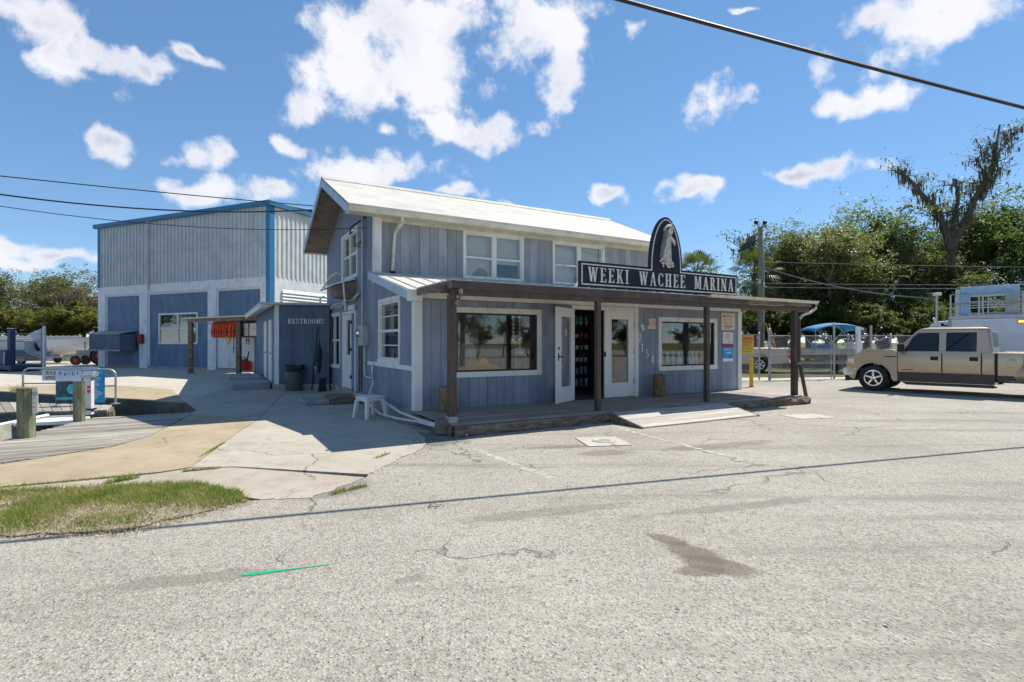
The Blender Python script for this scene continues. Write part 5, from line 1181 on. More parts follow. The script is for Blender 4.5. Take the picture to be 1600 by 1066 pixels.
cb.prism([(a.x,a.y),(c.x,c.y),(fd.x*.10,fd.y*.10),(sd_.x*.14,sd_.y*.14),(d.x,d.y)], 'z', .2, AH); cb.build('corner_board', 'white_trim', ax)
bl = fd*n+fn*.04; MB().prism([tuple(a),tuple(bl),tuple(fd*n),(0,0),tuple(sd_*AL),tuple(sd_*AL+sn*.04)], 'z', 0, .2).build('foundation', 'foundation', ax)
rp = [fn*.12+sn*.42, fd*n+fn*.12, fd*n+back, back+sn*.42]; MB().prism([tuple(q) for q in rp], 'z', AH+.001, AH+.07).build('roof', 'roof_far', ax)
es = MB(); p0, p1, p2_, p3 = fn*.12+sn*.42, fn*.12+sn*.05, sd_*AL+sn*.05, sd_*AL+sn*.42
es.hexa([(p0.x,p0.y,AH-.13),(p1.x,p1.y,AH-.03),(p2_.x,p2_.y,AH-.03),(p3.x,p3.y,AH-.13),(p0.x,p0.y,AH),(p1.x,p1.y,AH),(p2_.x,p2_.y,AH),(p3.x,p3.y,AH)]); es.build('eave_soffit', 'white_trim', ax)
for k, t0 in enumerate((.9,2.6)):
    dr = MB(); a, c, o_ = sd_*t0, sd_*(t0+.95), sn*.045; i_ = sn*.0185
    dr.hexa([(a.x+i_.x,a.y+i_.y,.22),(c.x+i_.x,c.y+i_.y,.22),(c.x+o_.x,c.y+o_.y,.22),(a.x+o_.x,a.y+o_.y,.22),(a.x+i_.x,a.y+i_.y,2.25),(c.x+i_.x,c.y+i_.y,2.25),(c.x+o_.x,c.y+o_.y,2.25),(a.x+o_.x,a.y+o_.y,2.25)]); dd = dr.build('door', 'white_door', ax)
    kx = sd_*(t0+.12)+sn*.07; MB().ell((kx.x,kx.y,1.15),(.035,.035,.035),8,6).build('door_knob', 'galv', dd)
lt = bpy.data.objects.new('restroom_lettering', None); COL.objects.link(lt); lt.parent = ax; s_ = fd*.36+fn*.0185; lt.location = (s_.x,s_.y,0); lt.rotation_euler = (0,0,math.atan2(fd.y,fd.x))
line('RESTROOMS', .155, .95, .02, .006, 'white_trim', lt, 0, 1.08, 2.08)

# concrete steps before the restroom doors
st = thing('concrete_step', 'grey concrete step in front of the restroom doors', 'step', (*(AC1+V2*1.6+sn*.75),0), math.atan2(V2.y,V2.x)); MB().box(-1.0,1.9,-.65,.45,0,.22).build('lower_tread', 'concrete_block', st, bevel=.015); MB().box(1.0,3.2,-.55,.45,.221,.30).build('upper_tread', 'concrete_block', st, bevel=.012)
# canopy with life jackets
Q1, Q2 = Vector(G(298,584.5)), Vector(G(373,589)); cp = thing('life_jacket_canopy', 'brown timber lean-to canopy against the warehouse doors', 'canopy', (0,0,0))
e2 = Vector((-wd.y, wd.x)); Q0 = Q1 - wd*.25; Q3 = Q2 + wd*1.25
fr_ = lambda p, t: p + e2*t
def plate(pts, z0, z1): return MB().hexa([(p.x,p.y,z0) for p in pts] + [(p.x,p.y,z1) for p in pts])
dcan = (WC - Q2).dot(e2) - .12
plate([Q0-e2*.2, Q3-e2*.2, fr_(Q3,dcan), fr_(Q1-wd*.25,(WC-Q1).dot(e2)-.12)], 2.60, 2.66).build('roof', 'roof_metal', cp)
b1, b2 = Q1, Q2; MB().bar((Q0.x,Q0.y,2.52),(Q3.x,Q3.y,2.52),.06,.14).build('beam', 'soffit_wood', cp)
for q in (Q1,Q2): MB().box(q.x-.085,q.x+.085,q.y-.085,q.y+.085,0,2.45).build('post', 'old_timber', cp); MB().box(q.x-.16,q.x+.16,q.y-.16,q.y+.16,.012,.05).build('post_foot', 'foundation', cp)
sb1, sb2 = Q1+e2*1.2, Q2+e2*.75+wd*.9; MB().bar((sb1.x,sb1.y,2.12),(sb2.x,sb2.y,2.12),.04,.80).build('back_board', 'soffit_wood', cp)
rl0, rl1 = Q1+e2*.35, Q2+e2*.25; MB().cyl((rl0.x,rl0.y,2.38),(rl1.x,rl1.y,2.38),.022,n=8).build('hanging_rail', 'galv_dull', cp)
def vest(lab, m, t, rot, grp, strap=True):
    p = rl0.lerp(rl1, t); o = thing('life_jacket', lab, 'life jacket', (p.x,p.y,2.36), math.atan2(wd.y,wd.x)+rot, grp)
    for s in (-1,1):
        v_ = MB(); v_.loft([[(-.05+.10*(i in (1,2)), s*.10+(.11 if i > 1 else -.11)*k, z) for i in range(4)] for z, k in ((-.62,.85),(-.50,1.05),(-.30,1.05),(-.12,.8),(.0,.35))]); v_.build('foam_panel', m, o, bevel=.02)
    MB().box(-.065,.065,-.22,.22,-.42,-.38).build('strap', 'vest_black', o)
    MB().ell((0,0,-.02),(.075,.15,.09),8,6).build('collar', m, o)
    return o
for i in range(10):
    vest('bright orange life jacket hanging in the row under the canopy', 'orange_vest', .40+.052*i, R(random.uniform(-14,14)), 'orange life jackets on the canopy rail')
vest('amber yellow life jacket at the end of the orange row', 'amber_vest', .915, R(75), None); vest('black life jacket hung beside the canopy post', 'vest_black', .965, R(60), None)
p = rl0.lerp(rl1,.66); o = thing('rope_coil', 'coil of tan rope hanging below the life jackets', 'rope', (p.x,p.y+.1,1.62), math.atan2(wd.y,wd.x)); b = MB()
for k in range(4): rr = .17-.03*k; b.tube([(math.cos(a)*rr,-.02*k,math.sin(a)*rr*1.15) for a in [i*2*math.pi/16 for i in range(17)]], .02, 6)
b.build('coils', 'rope_yellow', o); MB().cyl((0,0,.15),(0,0,.75),.012,n=5).build('hanger', 'black', o)
for k, t in enumerate((.80,1.06,1.10)):
    p = rl0.lerp(rl1, t); o = thing('strap', 'black buckle strap dangling under the canopy', 'strap', (p.x,p.y,1.95), math.atan2(wd.y,wd.x), 'straps hanging from the canopy'); MB().box(-.02,.02,-.004,.004,-.95 if k == 0 else -.55,.42).build('webbing', 'vest_black', o); MB().box(-.035,.035,-.012,.012,-.75 if k == 0 else -.4,-.66 if k == 0 else -.33).build('buckle', 'black', o)
p = Q2+wd*.55+e2*.2; o = thing('paper_notice', 'pale yellow notice sheet beside the canopy post', 'notice', (p.x,p.y,2.06), math.atan2(wd.y,wd.x)); MB().box(-.55,.42,0,.02,-.28,.26).build('sheet', 'paper_cream', o); wordbars(o, 'ink_grey', [(-.45,-.12,.12,.05),(-.45,-.12,.02,.05),(-.45,-.12,-.08,.05),(.0,.34,.12,.05),(.0,.34,0,.05)], -.001, 41, .05)
p = Vector(G(383,586)); o = thing('fuel_can', 'red fuel can on the step under the canopy', 'fuel can', (p.x,p.y,.22), R(-20)); MB().lathe([(.34,0),(.36,.03),(.36,.30),(.28,.42),(.10,.46),(.09,.52),(0,.52)], n=18).build('tank', 'gas_red', o, smooth=True); MB().cyl((.12,0,.45),(.24,-.02,.86),.03,.02).build('spout', 'black', o); MB().tube([(-.22,0,.42),(-.18,0,.56),(.0,0,.6),(.08,0,.5)], .022, 7).build('handle', 'gas_red', o)
MB().box(-.6,.9,-.35,.35,0,.215).build('landing', 'concrete_block', st, loc=(4.3,-.1,0))

# bin, poles, hose beside the restroom wall
o = thing('trash_bin', 'dark grey plastic trash bin with a loose liner by the restroom wall', 'bin', (*G(459,611),0)); MB().lathe([(.22,0),(.235,.02),(.28,.74),(.275,.75),(.26,.74),(.22,.1),(0,.1)], n=22).build('barrel', 'bin_grey', o, smooth=True); MB().lathe([(.295,.70),(.305,.72),(.305,.78),(.29,.80),(.27,.79),(.27,.70)], n=22).build('rim', 'bin_grey', o)
rs = []; r2 = random.Random(8)
for z, q in ((.60,.285),(.70,.305),(.79,.31),(.815,.29),(.75,.26)): rs.append([(math.cos(a)*q*r2.uniform(.97,1.03), math.sin(a)*q*r2.uniform(.97,1.03), z+r2.uniform(-.03,.02)) for a in [i*2*math.pi/22 for i in range(22)]])
MB().loft(rs, False).build('liner', 'dark_metal', o, smooth=True)
for s in (-1,1): MB().box(s*.30-.03,s*.30+.03,-.06,.06,.58,.64).build('handle', 'bin_grey', o)
def pole(lab, a, c, r_, m, cat='pole'): return tag(MB().cyl(a, c, r_, n=7).build('leaning_pole', m), lab, cat)
pole('dark pole leaning on the restroom wall behind the bin', (*G(487,610),.0), (-6.05,16.55,1.98), .022, 'dark_metal'); pole('short pale pipe leaning beside the shop drain pipe', (*G(495,606),.02), (-6.0,16.2,.75), .025, 'pvc')
o = thing('folded_umbrella', 'black folded umbrella hung at the shop rear corner', 'umbrella', (-5.95,16.4,.55)); MB().lathe([(.015,0),(.05,.12),(.085,.5),(.07,.75),(.02,.9),(.012,1.05)], n=10).build('canopy', 'vest_black', o)
o = thing('mop_board', 'dark rubber mat propped against the shop rear corner', 'mat', (-5.85,16.1,0), R(30)); MB().hexa([(-.05,-.1,0),(.2,-.1,0),(.2,-.08,0),(-.05,-.08,0),(.05,.1,.4),(.22,.1,.42),(.22,.12,.42),(.05,.12,.4)]).build('mat', 'black_rubber', o)

# steps by the side door, stool
o = shop_thing('wood_step', 'small wooden box step below the side door', 'step', -.45, 4.0, 0); 
for k in range(4): MB().box(-.40+.16*k,-.25+.16*k,-.55,.50,.15,.18).build('tread_board', 'step_wood', o)
MB().box(-.40,-.37,-.53,.48,0,.149).box(-.36,.2,-.53,-.50,0,.149).box(-.36,.2,.45,.48,0,.149).build('riser', 'old_timber', o)
o = shop_thing('paving_slab', 'loose concrete slab lying beside the wooden step', 'slab', -1.15, 4.15, .008); MB().box(-.3,.28,-.55,.5,0,.10).build('slab_body', 'concrete_block', o, bevel=.02)
o = thing('plastic_stool', 'white plastic stool standing by the shop side wall', 'stool', (*SW(-.62,.95),.006), SHOP_ROT+R(20)); b = MB(); b.prism([(-.2,-.22),(.2,-.22),(.235,-.18),(.235,.18),(.2,.22),(-.2,.22),(-.235,.18),(-.235,-.18)], 'z', .405, .425); b.build('seat', 'plastic_white', o, bevel=.006)
MB().box(-.205,.205,-.19,-.165,.34,.404).box(-.205,.205,.165,.19,.34,.404).box(-.21,-.185,-.164,.164,.34,.404).box(.185,.21,-.164,.164,.34,.404).build('apron', 'plastic_white', o)
for sx in (-1,1):
    for sy in (-1,1): MB().loft([[(sx*(.23+.0)+q[0]*.024, sy*.22+q[1]*.024, 0) for q in ((-1,-1),(1,-1),(1,1),(-1,1))],[(sx*.185+q[0]*.034, sy*.17+q[1]*.034, .339) for q in ((-1,-1),(1,-1),(1,1),(-1,1))]]).build('leg', 'plastic_white', o)
pass
# ================================================================== VEHICLES AND BOATS
def wheel(parent, x, y, r_, w, rimm='wheel_alloy', spokes=5, side=1, rim_r=.60, deep=False):
    root = bpy.data.objects.new('wheel', None); COL.objects.link(root); root.parent = parent; root.location = (x,y,r_)
    def lathe_y(prof, name, m):
        n = 28; rs = [[(a*math.cos(2*math.pi*i/n), b, a*math.sin(2*math.pi*i/n)) for i in range(n)] for a, b in prof]; return MB().loft(rs).build(name, m, root, smooth=True)
    s = side
    lathe_y([(r_*rim_r,s*w*.44),(r_*.80,s*w*.52),(r_*.94,s*w*.47),(r_,s*w*.33),(r_,-s*w*.33),(r_*.94,-s*w*.47),(r_*.8,-s*w*.52),(r_*rim_r,-s*w*.44)], 'tyre', 'black_rubber')
    rr = r_*rim_r
    n_ = 28; MB().loft([[(a_*math.cos(2*math.pi*i/n_), b_, a_*math.sin(2*math.pi*i/n_)) for i in range(n_)] for a_, b_ in ((rr*1.03,s*w*.455),(rr*.90,s*w*.46),(rr*.86,s*w*.22))], False).build('rim', rimm, root, smooth=True); lathe_y([(rr*.90,s*w*.20),(rr*.2,s*w*.16),(rr*.01,s*w*.16)], 'brake_drum', 'dark_metal')
    if spokes:
        b = MB()
        for k in range(spokes):
            a = 2*math.pi*k/spokes + .3; d = Vector((math.cos(a),0,math.sin(a))); b.bar(d*rr*.18+Vector((0,s*w*.40,0)), d*rr*.93+Vector((0,s*w*.40,0)), rr*.24, w*.12, up=(0,1,0))
        b.build('spoke', rimm, root, bevel=.008)
        lathe_y([(rr*.30,s*w*.30),(rr*.30,s*w*.50),(rr*.18,s*w*.54),(rr*.01,s*w*.545)], 'hub_cap', rimm)
    else:
        lathe_y([(rr*.85,s*w*.20),(rr*.72,s*w*.40),(rr*.45,s*w*.50),(rr*.40,s*w*.70),(rr*.16,s*w*.76),(rr*.01,s*w*.765)], 'hub_cap', rimm)
        b = MB()
        for k in range(6): a = 2*math.pi*k/6; b.ell((rr*.68*math.cos(a),s*w*.40,rr*.68*math.sin(a)),(rr*.12,w*.03,rr*.12),8,5)
        b.build('vent_hole', 'black', root)
    return root
def arc_cut(cx, r_, z0, n=12):
    a0 = math.asin(max(-1,min(1,(z0-.40)/r_))); return [(cx + r_*math.cos(t), .40 + r_*math.sin(t)) for t in [a0 + (math.pi-2*a0)*i/n for i in range(n+1)]]
def make_pickup(name, lab, loc, rot, body, lower, dually=True, trim2=True, rims='chrome', spokes=0, crew=True):
    o = thing(name, lab, 'pickup truck', loc, rot); HW = .98
    zs = .34; FB = .74; RA = -3.97; RB = -5.35; BELT = 1.20
    prof = [(FB-.06,.46),(FB-.02,.95),(FB-.10,1.05),(.35,1.17),(-.48,1.245),(-.55,BELT),(-2.78,BELT),(-2.80,.62),(-2.80,zs)] ; prof = prof + list(arc_cut(0,.50,zs))[::-1][::-1][0:0]
    lowp = [(FB-.06,zs+.1)] + [(FB-.06,.46)][0:0]
    fw = arc_cut(0,.50,zs)                                   # from +x to -x over the front wheel
    poly = [(FB-.06,zs+.12),(FB-.01,.92),(FB-.12,1.06),(.40,1.165),(-.20,1.235),(-.50,1.265),(-.62,BELT+.02),(-2.79,BELT+.02),(-2.79,zs)] + fw[::-1]
    poly = [(FB-.06,zs+.12),(FB-.01,.92),(FB-.12,1.06),(.40,1.165),(-.20,1.235),(-.50,1.265),(-.62,BELT+.02),(-2.79,BELT+.02),(-2.79,zs),(-.62,zs)] + [p for p in reversed(fw) if p[0] > -.60 and p[1] > zs-.01] + [(FB-.2,zs+.02)]
    # body side shells: thin outer skins keep the wheel wells open
    def rounded(poly, y0, y1, name, m, bev=.06): return MB().prism(poly, 'y', y0, y1).build(name, m, o, bevel=bev, soft=True)
    rounded(poly, -HW, HW, 'cab_body', body)
    MB().prism([(FB-.14,1.03),(.40,1.135),(-.20,1.205),(-.5,1.235),(-.5,1.27),(-.2,1.29),(.36,1.225),(FB-.16,1.09)], 'y', -HW*.72, HW*.72).build('hood', body, o, bevel=.05, soft=True)
    bw = .12 if dually else .0
    rw = arc_cut(RA,.52,.42)
    bed = [(-2.83,.45),(-2.83,1.22),(RB,1.22),(RB,.50),(RB+.3,.44)] + [p for p in rw[::-1]]
    MB().prism(bed, 'y', -HW+.01, -HW+.16).prism(bed, 'y', HW-.16, HW-.01).box(-2.83,-2.78,-HW+.161,HW-.161,.6,1.20).box(RB,RB+.06,-HW+.161,HW-.161,.55,1.20).box(RB+.061,-2.831,-HW+.161,HW-.161,.70,.74).build('bed', body, o, bevel=.03, soft=True)
    if dually:
        for s in (-1,1):
            n = 14; rs = []
            for i in range(n+1):
                t = math.pi*i/n; bul = math.sin(t)**.5*.20 if 0 < i < n else .0
                rs.append([(RA+.54*math.cos(t), s*(HW-.02), .40+.54*math.sin(t)),(RA+.56*math.cos(t), s*(HW+bul), .42+.55*math.sin(t)),(RA+.74*math.cos(t), s*(HW+bul*.8), .42+.70*math.sin(t)),(RA+.86*math.cos(t), s*(HW-.02), .42+.78*math.sin(t))])
            MB().loft(rs).build('fender_flare', body, o, smooth=True)
    # cab greenhouse: base ring at the belt, roof ring inset
    zr = 1.92
    base = [(-.50,BELT+.015),(-2.74,BELT+.015)]; top = [(-1.22,zr),(-2.62,zr)]
    def ringp(xf, xb, w, z, k=.06): return [(xf,-w+k,z),(xf,w-k,z),(xf-k,w,z),(xb+k,w,z),(xb,w-k,z),(xb,-w+k,z),(xb+k,-w,z),(xf-k,-w,z)]
    MB().loft([ringp(-.46,-2.76,.93,BELT-.02),ringp(-.62,-2.75,.91,BELT+.12),ringp(-1.06,-2.70,.80,zr-.08),ringp(-1.16,-2.66,.76,zr-.02),ringp(-1.30,-2.5,.62,zr+.015)]).build('cab_roof', body, o, bevel=.03, soft=True)
    def sideplane(x, z, s, off=.004):
        t = (z-(BELT+.12))/((zr-.08)-(BELT+.12)); y = .91+(.80-.91)*t; return (x, s*(y+off), z)
    for s in (-1,1):
        for nm, pts in (('front_side_window', [(-.78,BELT+.05),(-1.58,BELT+.05),(-1.58,zr-.15),(-1.12,zr-.15),(-.98,zr-.28)]), ('rear_side_window', [(-1.76,BELT+.05),(-2.40,BELT+.05),(-2.40,zr-.15),(-1.76,zr-.15)])):
            g = MB(); k = [sideplane(x,z,s) for x, z in pts]; g.add(k, [tuple(range(len(k)))]); g.build(nm, 'glass_dark', o)
            fr = MB()
            for a, c in zip(k, k[1:]+k[:1]): fr.bar(a, c, .02, .012)
            fr.build('window_seal', 'black', o)
            dk = [sideplane(x,z,s,.001) for x, z in pts]; MB().add(dk, [tuple(range(len(dk)))]).build('cabin_dark', 'truck_inside', o)
        def skin(nm, x0, x1, z0, z1, bul=.030):
            nz = 10; rs = []
            for i in range(nz+1):
                q = i/nz; z = z0+(z1-z0)*q; y = HW+.004+bul*(1-(2*q-1)**2)**.7; rs.append([(x0,s*(HW-.01),z),(x0-.012,s*y,z),((x0+x1)/2,s*(y+.004),z),(x1+.012,s*y,z),(x1,s*(HW-.01),z)])
            return MB().loft(rs, True, close=False).build(nm, body, o, smooth=True)
        d1_ = skin('front_door', -.63, -1.665, .60, BELT+.005); d2_ = skin('rear_door', -1.675, -2.515, .60, BELT+.005); skin('cab_corner', -2.525, -2.785, .60, BELT+.005); skin('bed_side', -2.84, -3.36, .60, 1.21, .024)
        for x0_, x1_ in ((-.612,-.628),(-1.663,-1.677),(-2.512,-2.528)): MB().box(x1_,x0_,s*(HW-.02),s*(HW+.004),.60,BELT).build('door_gap', 'black', o)
        for x, dd_ in ((-1.50,d1_),(-2.36,d2_)): MB().box(x-.09,x+.09,s*(HW+.02),s*(HW+.042),.98,1.09).build('door_handle', 'black', dd_, bevel=.006)
        MB().box(-2.83,-2.79,s*(HW-.06),s*(HW+.002),.5,1.2).build('cab_gap', 'black', o)
        if trim2:
            MB().box(-2.79,-.62,s*(HW+.001),s*(HW+.012),.34,.60).box(-2.785,-.60,s*(HW+.0125),s*(HW+.02),.595,.615).build('lower_cladding', lower, o)
            MB().box(-3.40,-2.84,s*(HW-.005),s*(HW+.012),.46,.60).build('lower_cladding', lower, o); MB().box(RB+.01,RA-.60,s*(HW-.005),s*(HW+.012),.5,.60).build('lower_cladding', lower, o)
        pass
        n_ = 14; MB().loft([[(q*math.cos(a), s*(HW+y), .40+q*math.sin(a)) for q, y in ((.47,-.06),(.47,.014),(.525,.014),(.525,-.06))] for a in [math.pi*(.0+1.0*i/n_) for i in range(n_+1)]]).build('wheel_arch', body, o, smooth=True)
        MB().prism([(-.72,.33),(-2.75,.33),(-2.85,.27),(-2.75,.25),(-.85,.25)], 'y', s*(HW-.10), s*(HW+.06)).build('running_board', 'truck_dark', o, bevel=.01)
        mr = MB(); mr.box(-.80,-.66,s*(HW+.06),s*(HW+.26),1.22,1.46); mr.box(-.76,-.72,s*(HW-.1),s*(HW+.06),1.25,1.29); mr.build('mirror', 'black', o, bevel=.02)
        MB().box(FB-.24,FB-.06,s*(HW-.34),s*(HW+.002),.80,1.0).build('headlight', 'lamp_clear', o, bevel=.02)
        MB().box(FB-.20,FB-.05,s*(HW-.06),s*(HW+.006),.74,.86).build('turn_signal', 'lamp_amber', o, bevel=.02)
        MB().box(RB-.012,RB+.05,s*(HW-.2),s*(HW+.0),.80,1.10).build('tail_light', 'red_print', o)
    cap = MB().lathe([(.11,0),(.11,.006),(.10,.01),(0,.01)], n=20).build('fuel_door', body, o); cap.rotation_euler = (R(-90),0,0); cap.location = (-3.12,HW+.024,.93)
    rg_ = MB()
    for k in range(20):
        a = k*math.pi/10; rg_.bar((-3.12+.115*math.cos(a),HW+.024,.93+.115*math.sin(a)),(-3.12+.115*math.cos(a+.314),HW+.024,.93+.115*math.sin(a+.314)),.008,.012)
    rg_.build('fuel_door_gap', 'black', o)
    ws = MB().add([(-.63,-.80,BELT+.10),(-.63,.80,BELT+.10),(-1.05,.70,zr-.10),(-1.05,-.70,zr-.10)], [(0,1,2,3)]); ws.build('windscreen', 'glass_dark', o)
    MB().add([(-2.752,-.72,BELT+.08),(-2.752,.72,BELT+.08),(-2.715,.66,zr-.14),(-2.715,-.66,zr-.14)], [(0,1,2,3)]).build('rear_window', 'glass_dark', o)
    MB().box(FB-.04,FB+.0,-.55,.55,.66,1.0).build('grille', 'chrome', o, bevel=.02)
    MB().prism([(FB-.30,.46),(FB-.02,.46),(FB+.08,.52),(FB+.08,.68),(FB-.02,.72),(FB-.30,.72)], 'y', -HW-.005, HW+.005).build('front_bumper', 'chrome', o, bevel=.03)
    MB().box(FB-.28,FB+.03,-HW+.05,HW-.05,.30,.455).build('air_dam', 'black', o, bevel=.02)
    MB().box(RB-.16,RB-.02,-HW,HW,.48,.66).build('rear_bumper', 'chrome', o, bevel=.02)
    MB().box(-5.2,.55,-.45,.45,.38,.52).box(-.55,.55,-.93,.93,.62,.7).box(RA-.5,RA+.5,-.80,.80,.74,.8).box(-2.7,-.7,-.9,.9,.36,.40).build('chassis', 'black', o)
    MB().box(-.60,-.30,HW+.001,HW+.008,1.055,1.085).build('fender_badge', 'black', o); MB().box(-1.02,-.72,HW+.02,HW+.027,.68,.70).build('door_badge', 'dark_metal', o)
    MB().box(-2.55,-2.35,-.12,.12,zr+.012,zr+.03).build('roof_lamp', 'dark_metal', o)
    MB().cyl((-.35,-.7,1.26),(-.45,-.7,1.9),.005,n=5).build('antenna', 'black', o)
    for s in (-1,1):
        wheel(o, 0, s*.86, .40, .24, rims, spokes, s); wheel(o, RA, s*.86 + (s*.10 if dually else 0), .40, .24, rims, spokes, s)
    return o
ta = math.atan2(.73,-.683)
fx = Vector((11.13,16.38)); off_ = Matrix.Rotation(ta,2) @ Vector((0,.98))
make_pickup('pickup_truck', 'tan and dark brown crew cab pickup parked on the asphalt', (fx.x-off_.x, fx.y-off_.y, 0), ta, 'truck_tan', 'truck_dark', spokes=5)
tb = math.atan2(.06,-1.0); p = Vector(G(1187,582.5)); rear_off = Matrix.Rotation(tb,2) @ Vector((-3.97,.98))
make_pickup('pickup_truck', 'beige pickup behind the gate towing the boat trailer', (p.x-rear_off.x, p.y-rear_off.y, -.01), tb, 'pickup_beige', 'pickup_beige', False, False, 'wheel_alloy', 6)
o = thing('tailgate_decal', 'red and white round decal on the beige pickup bed side', 'decal', (p.x+1.28, p.y-.035, .92), tb+math.pi)
b = MB().lathe([(.24,0),(.24,.004),(0,.005)], n=20).build('disc', 'red_print', o); b.rotation_euler = (R(90),0,0); b.scale = (1.3,1,1); wordbars(o, 'poster_white', [(-.22,.2,.02,.1),(-.12,.2,-.12,.08)], -.006, 51, .07)

# box truck with refrigeration nose and roof cage
ba = math.atan2(.71,-.70); bq = Vector((23.45,28.5)) - Matrix.Rotation(ba,2) @ Vector((-.35,1.2))
bt = thing('box_truck', 'white refrigerated box truck with a caged roof rack', 'box truck', (bq.x,bq.y,0), ba)
# local +x is the truck's front (to the left), +y faces the lot
MB().box(-7.4,-.35,-1.2,1.2,1.0,2.72).build('cargo_box', 'box_white', bt, bevel=.02)
MB().box(-7.42,-.33,-1.22,1.22,2.721,2.90).build('top_rail', 'galv', bt, bevel=.03)
MB().box(-.46,-.30,1.201,1.235,1.0,2.72).build('corner_post', 'galv_dull', bt)
ns_ = MB(); ns_.loft([[(-.30+x, s*w, z) for s, z in ((-1,2.05),(1,2.05),(1,2.05+h),(-1,2.05+h))] for x, w, h in ((0,1.0,.62),(.45,1.0,.58),(.75,.95,.42),(.92,.85,.18))]); ns_.build('cooling_unit', 'box_white', bt, bevel=.05)
MB().box(-.12,.02,1.003,1.010,2.38,2.52).build('unit_badge', 'sign_navy', bt); MB().box(.06-.42,.30-.42,1.003,1.010,2.36,2.44).build('unit_lettering', 'ink', bt)
MB().loft([[(x, s*1.05, z) for s, z in ((-1,.5),(1,.5),(1,h),(-1,h))] for x, h in ((-.30,1.95),(.9,1.95),(1.3,1.35),(2.2,1.2),(2.3,.8))]).build('cab', 'box_white', bt, bevel=.05)
MB().box(-7.3,2.0,-.4,.4,.5,.99).build('chassis', 'black', bt)
for x in (1.5,-5.6):
    for s in (-1,1): wheel(bt, x, s*.98, .46, .26, 'galv', 0, s)
MB().box(-3.30,-3.02,1.201,1.26,2.46,2.66).build('marker_housing', 'lamp_amber', bt); MB().box(-3.27,-3.05,1.2605,1.27,2.49,2.60).build('marker_lamp', 'amber_lit', bt)
rk = MB()
for z in (3.02,3.55,4.05): rk.cyl((-7.2,1.1,z),(-.4,1.1,z),.03,n=6); rk.cyl((-7.2,-1.1,z),(-.4,-1.1,z),.03,n=6)
for x in (-.4,-1.55,-3.2,-4.9,-6.4):
    for y in (-1.1,1.1): rk.cyl((x,y,2.9),(x,y,4.06),.045,n=6)
rk.build('roof_rack', 'galv', bt)
cr = thing('roof_cage', 'pale blue metal cage with an open middle on the box truck roof', 'cage', (bq.x,bq.y,2.90), ba); cr.scale = (.82,1,.95)
MB().box(-3.75,-.95,.55,.85,1.10,1.62).build('upper_panel', 'crate_blue', cr, bevel=.01); MB().box(-1.42,-.95,.55,.85,.06,1.098).build('side_panel', 'crate_blue', cr); MB().box(-3.75,-3.10,.55,.85,.06,1.098).build('side_panel', 'galv_dull', cr)
MB().box(-3.75,-.95,-.6,.85,0,.058).build('base', 'galv', cr); MB().bar((-3.1,.7,.45),(-1.42,.7,.45),.05,.05).bar((-3.1,.7,.78),(-1.42,.7,.78),.05,.05).bar((-2.3,.74,.06),(-2.3,.74,1.1),.08,.05).build('cross_bar', 'galv', cr)
for x in (-2.0,-3.2): MB().box(x-.3,x+.25,.851,.856,1.33,1.38).build('slot', 'ink_grey', cr)
MB().box(-1.22,-.98,.851,.857,1.24,1.34).build('label_plate', 'sign_teal', cr); MB().box(-.92,-.70,.5,.8,.06,1.5).build('end_frame', 'galv', cr)

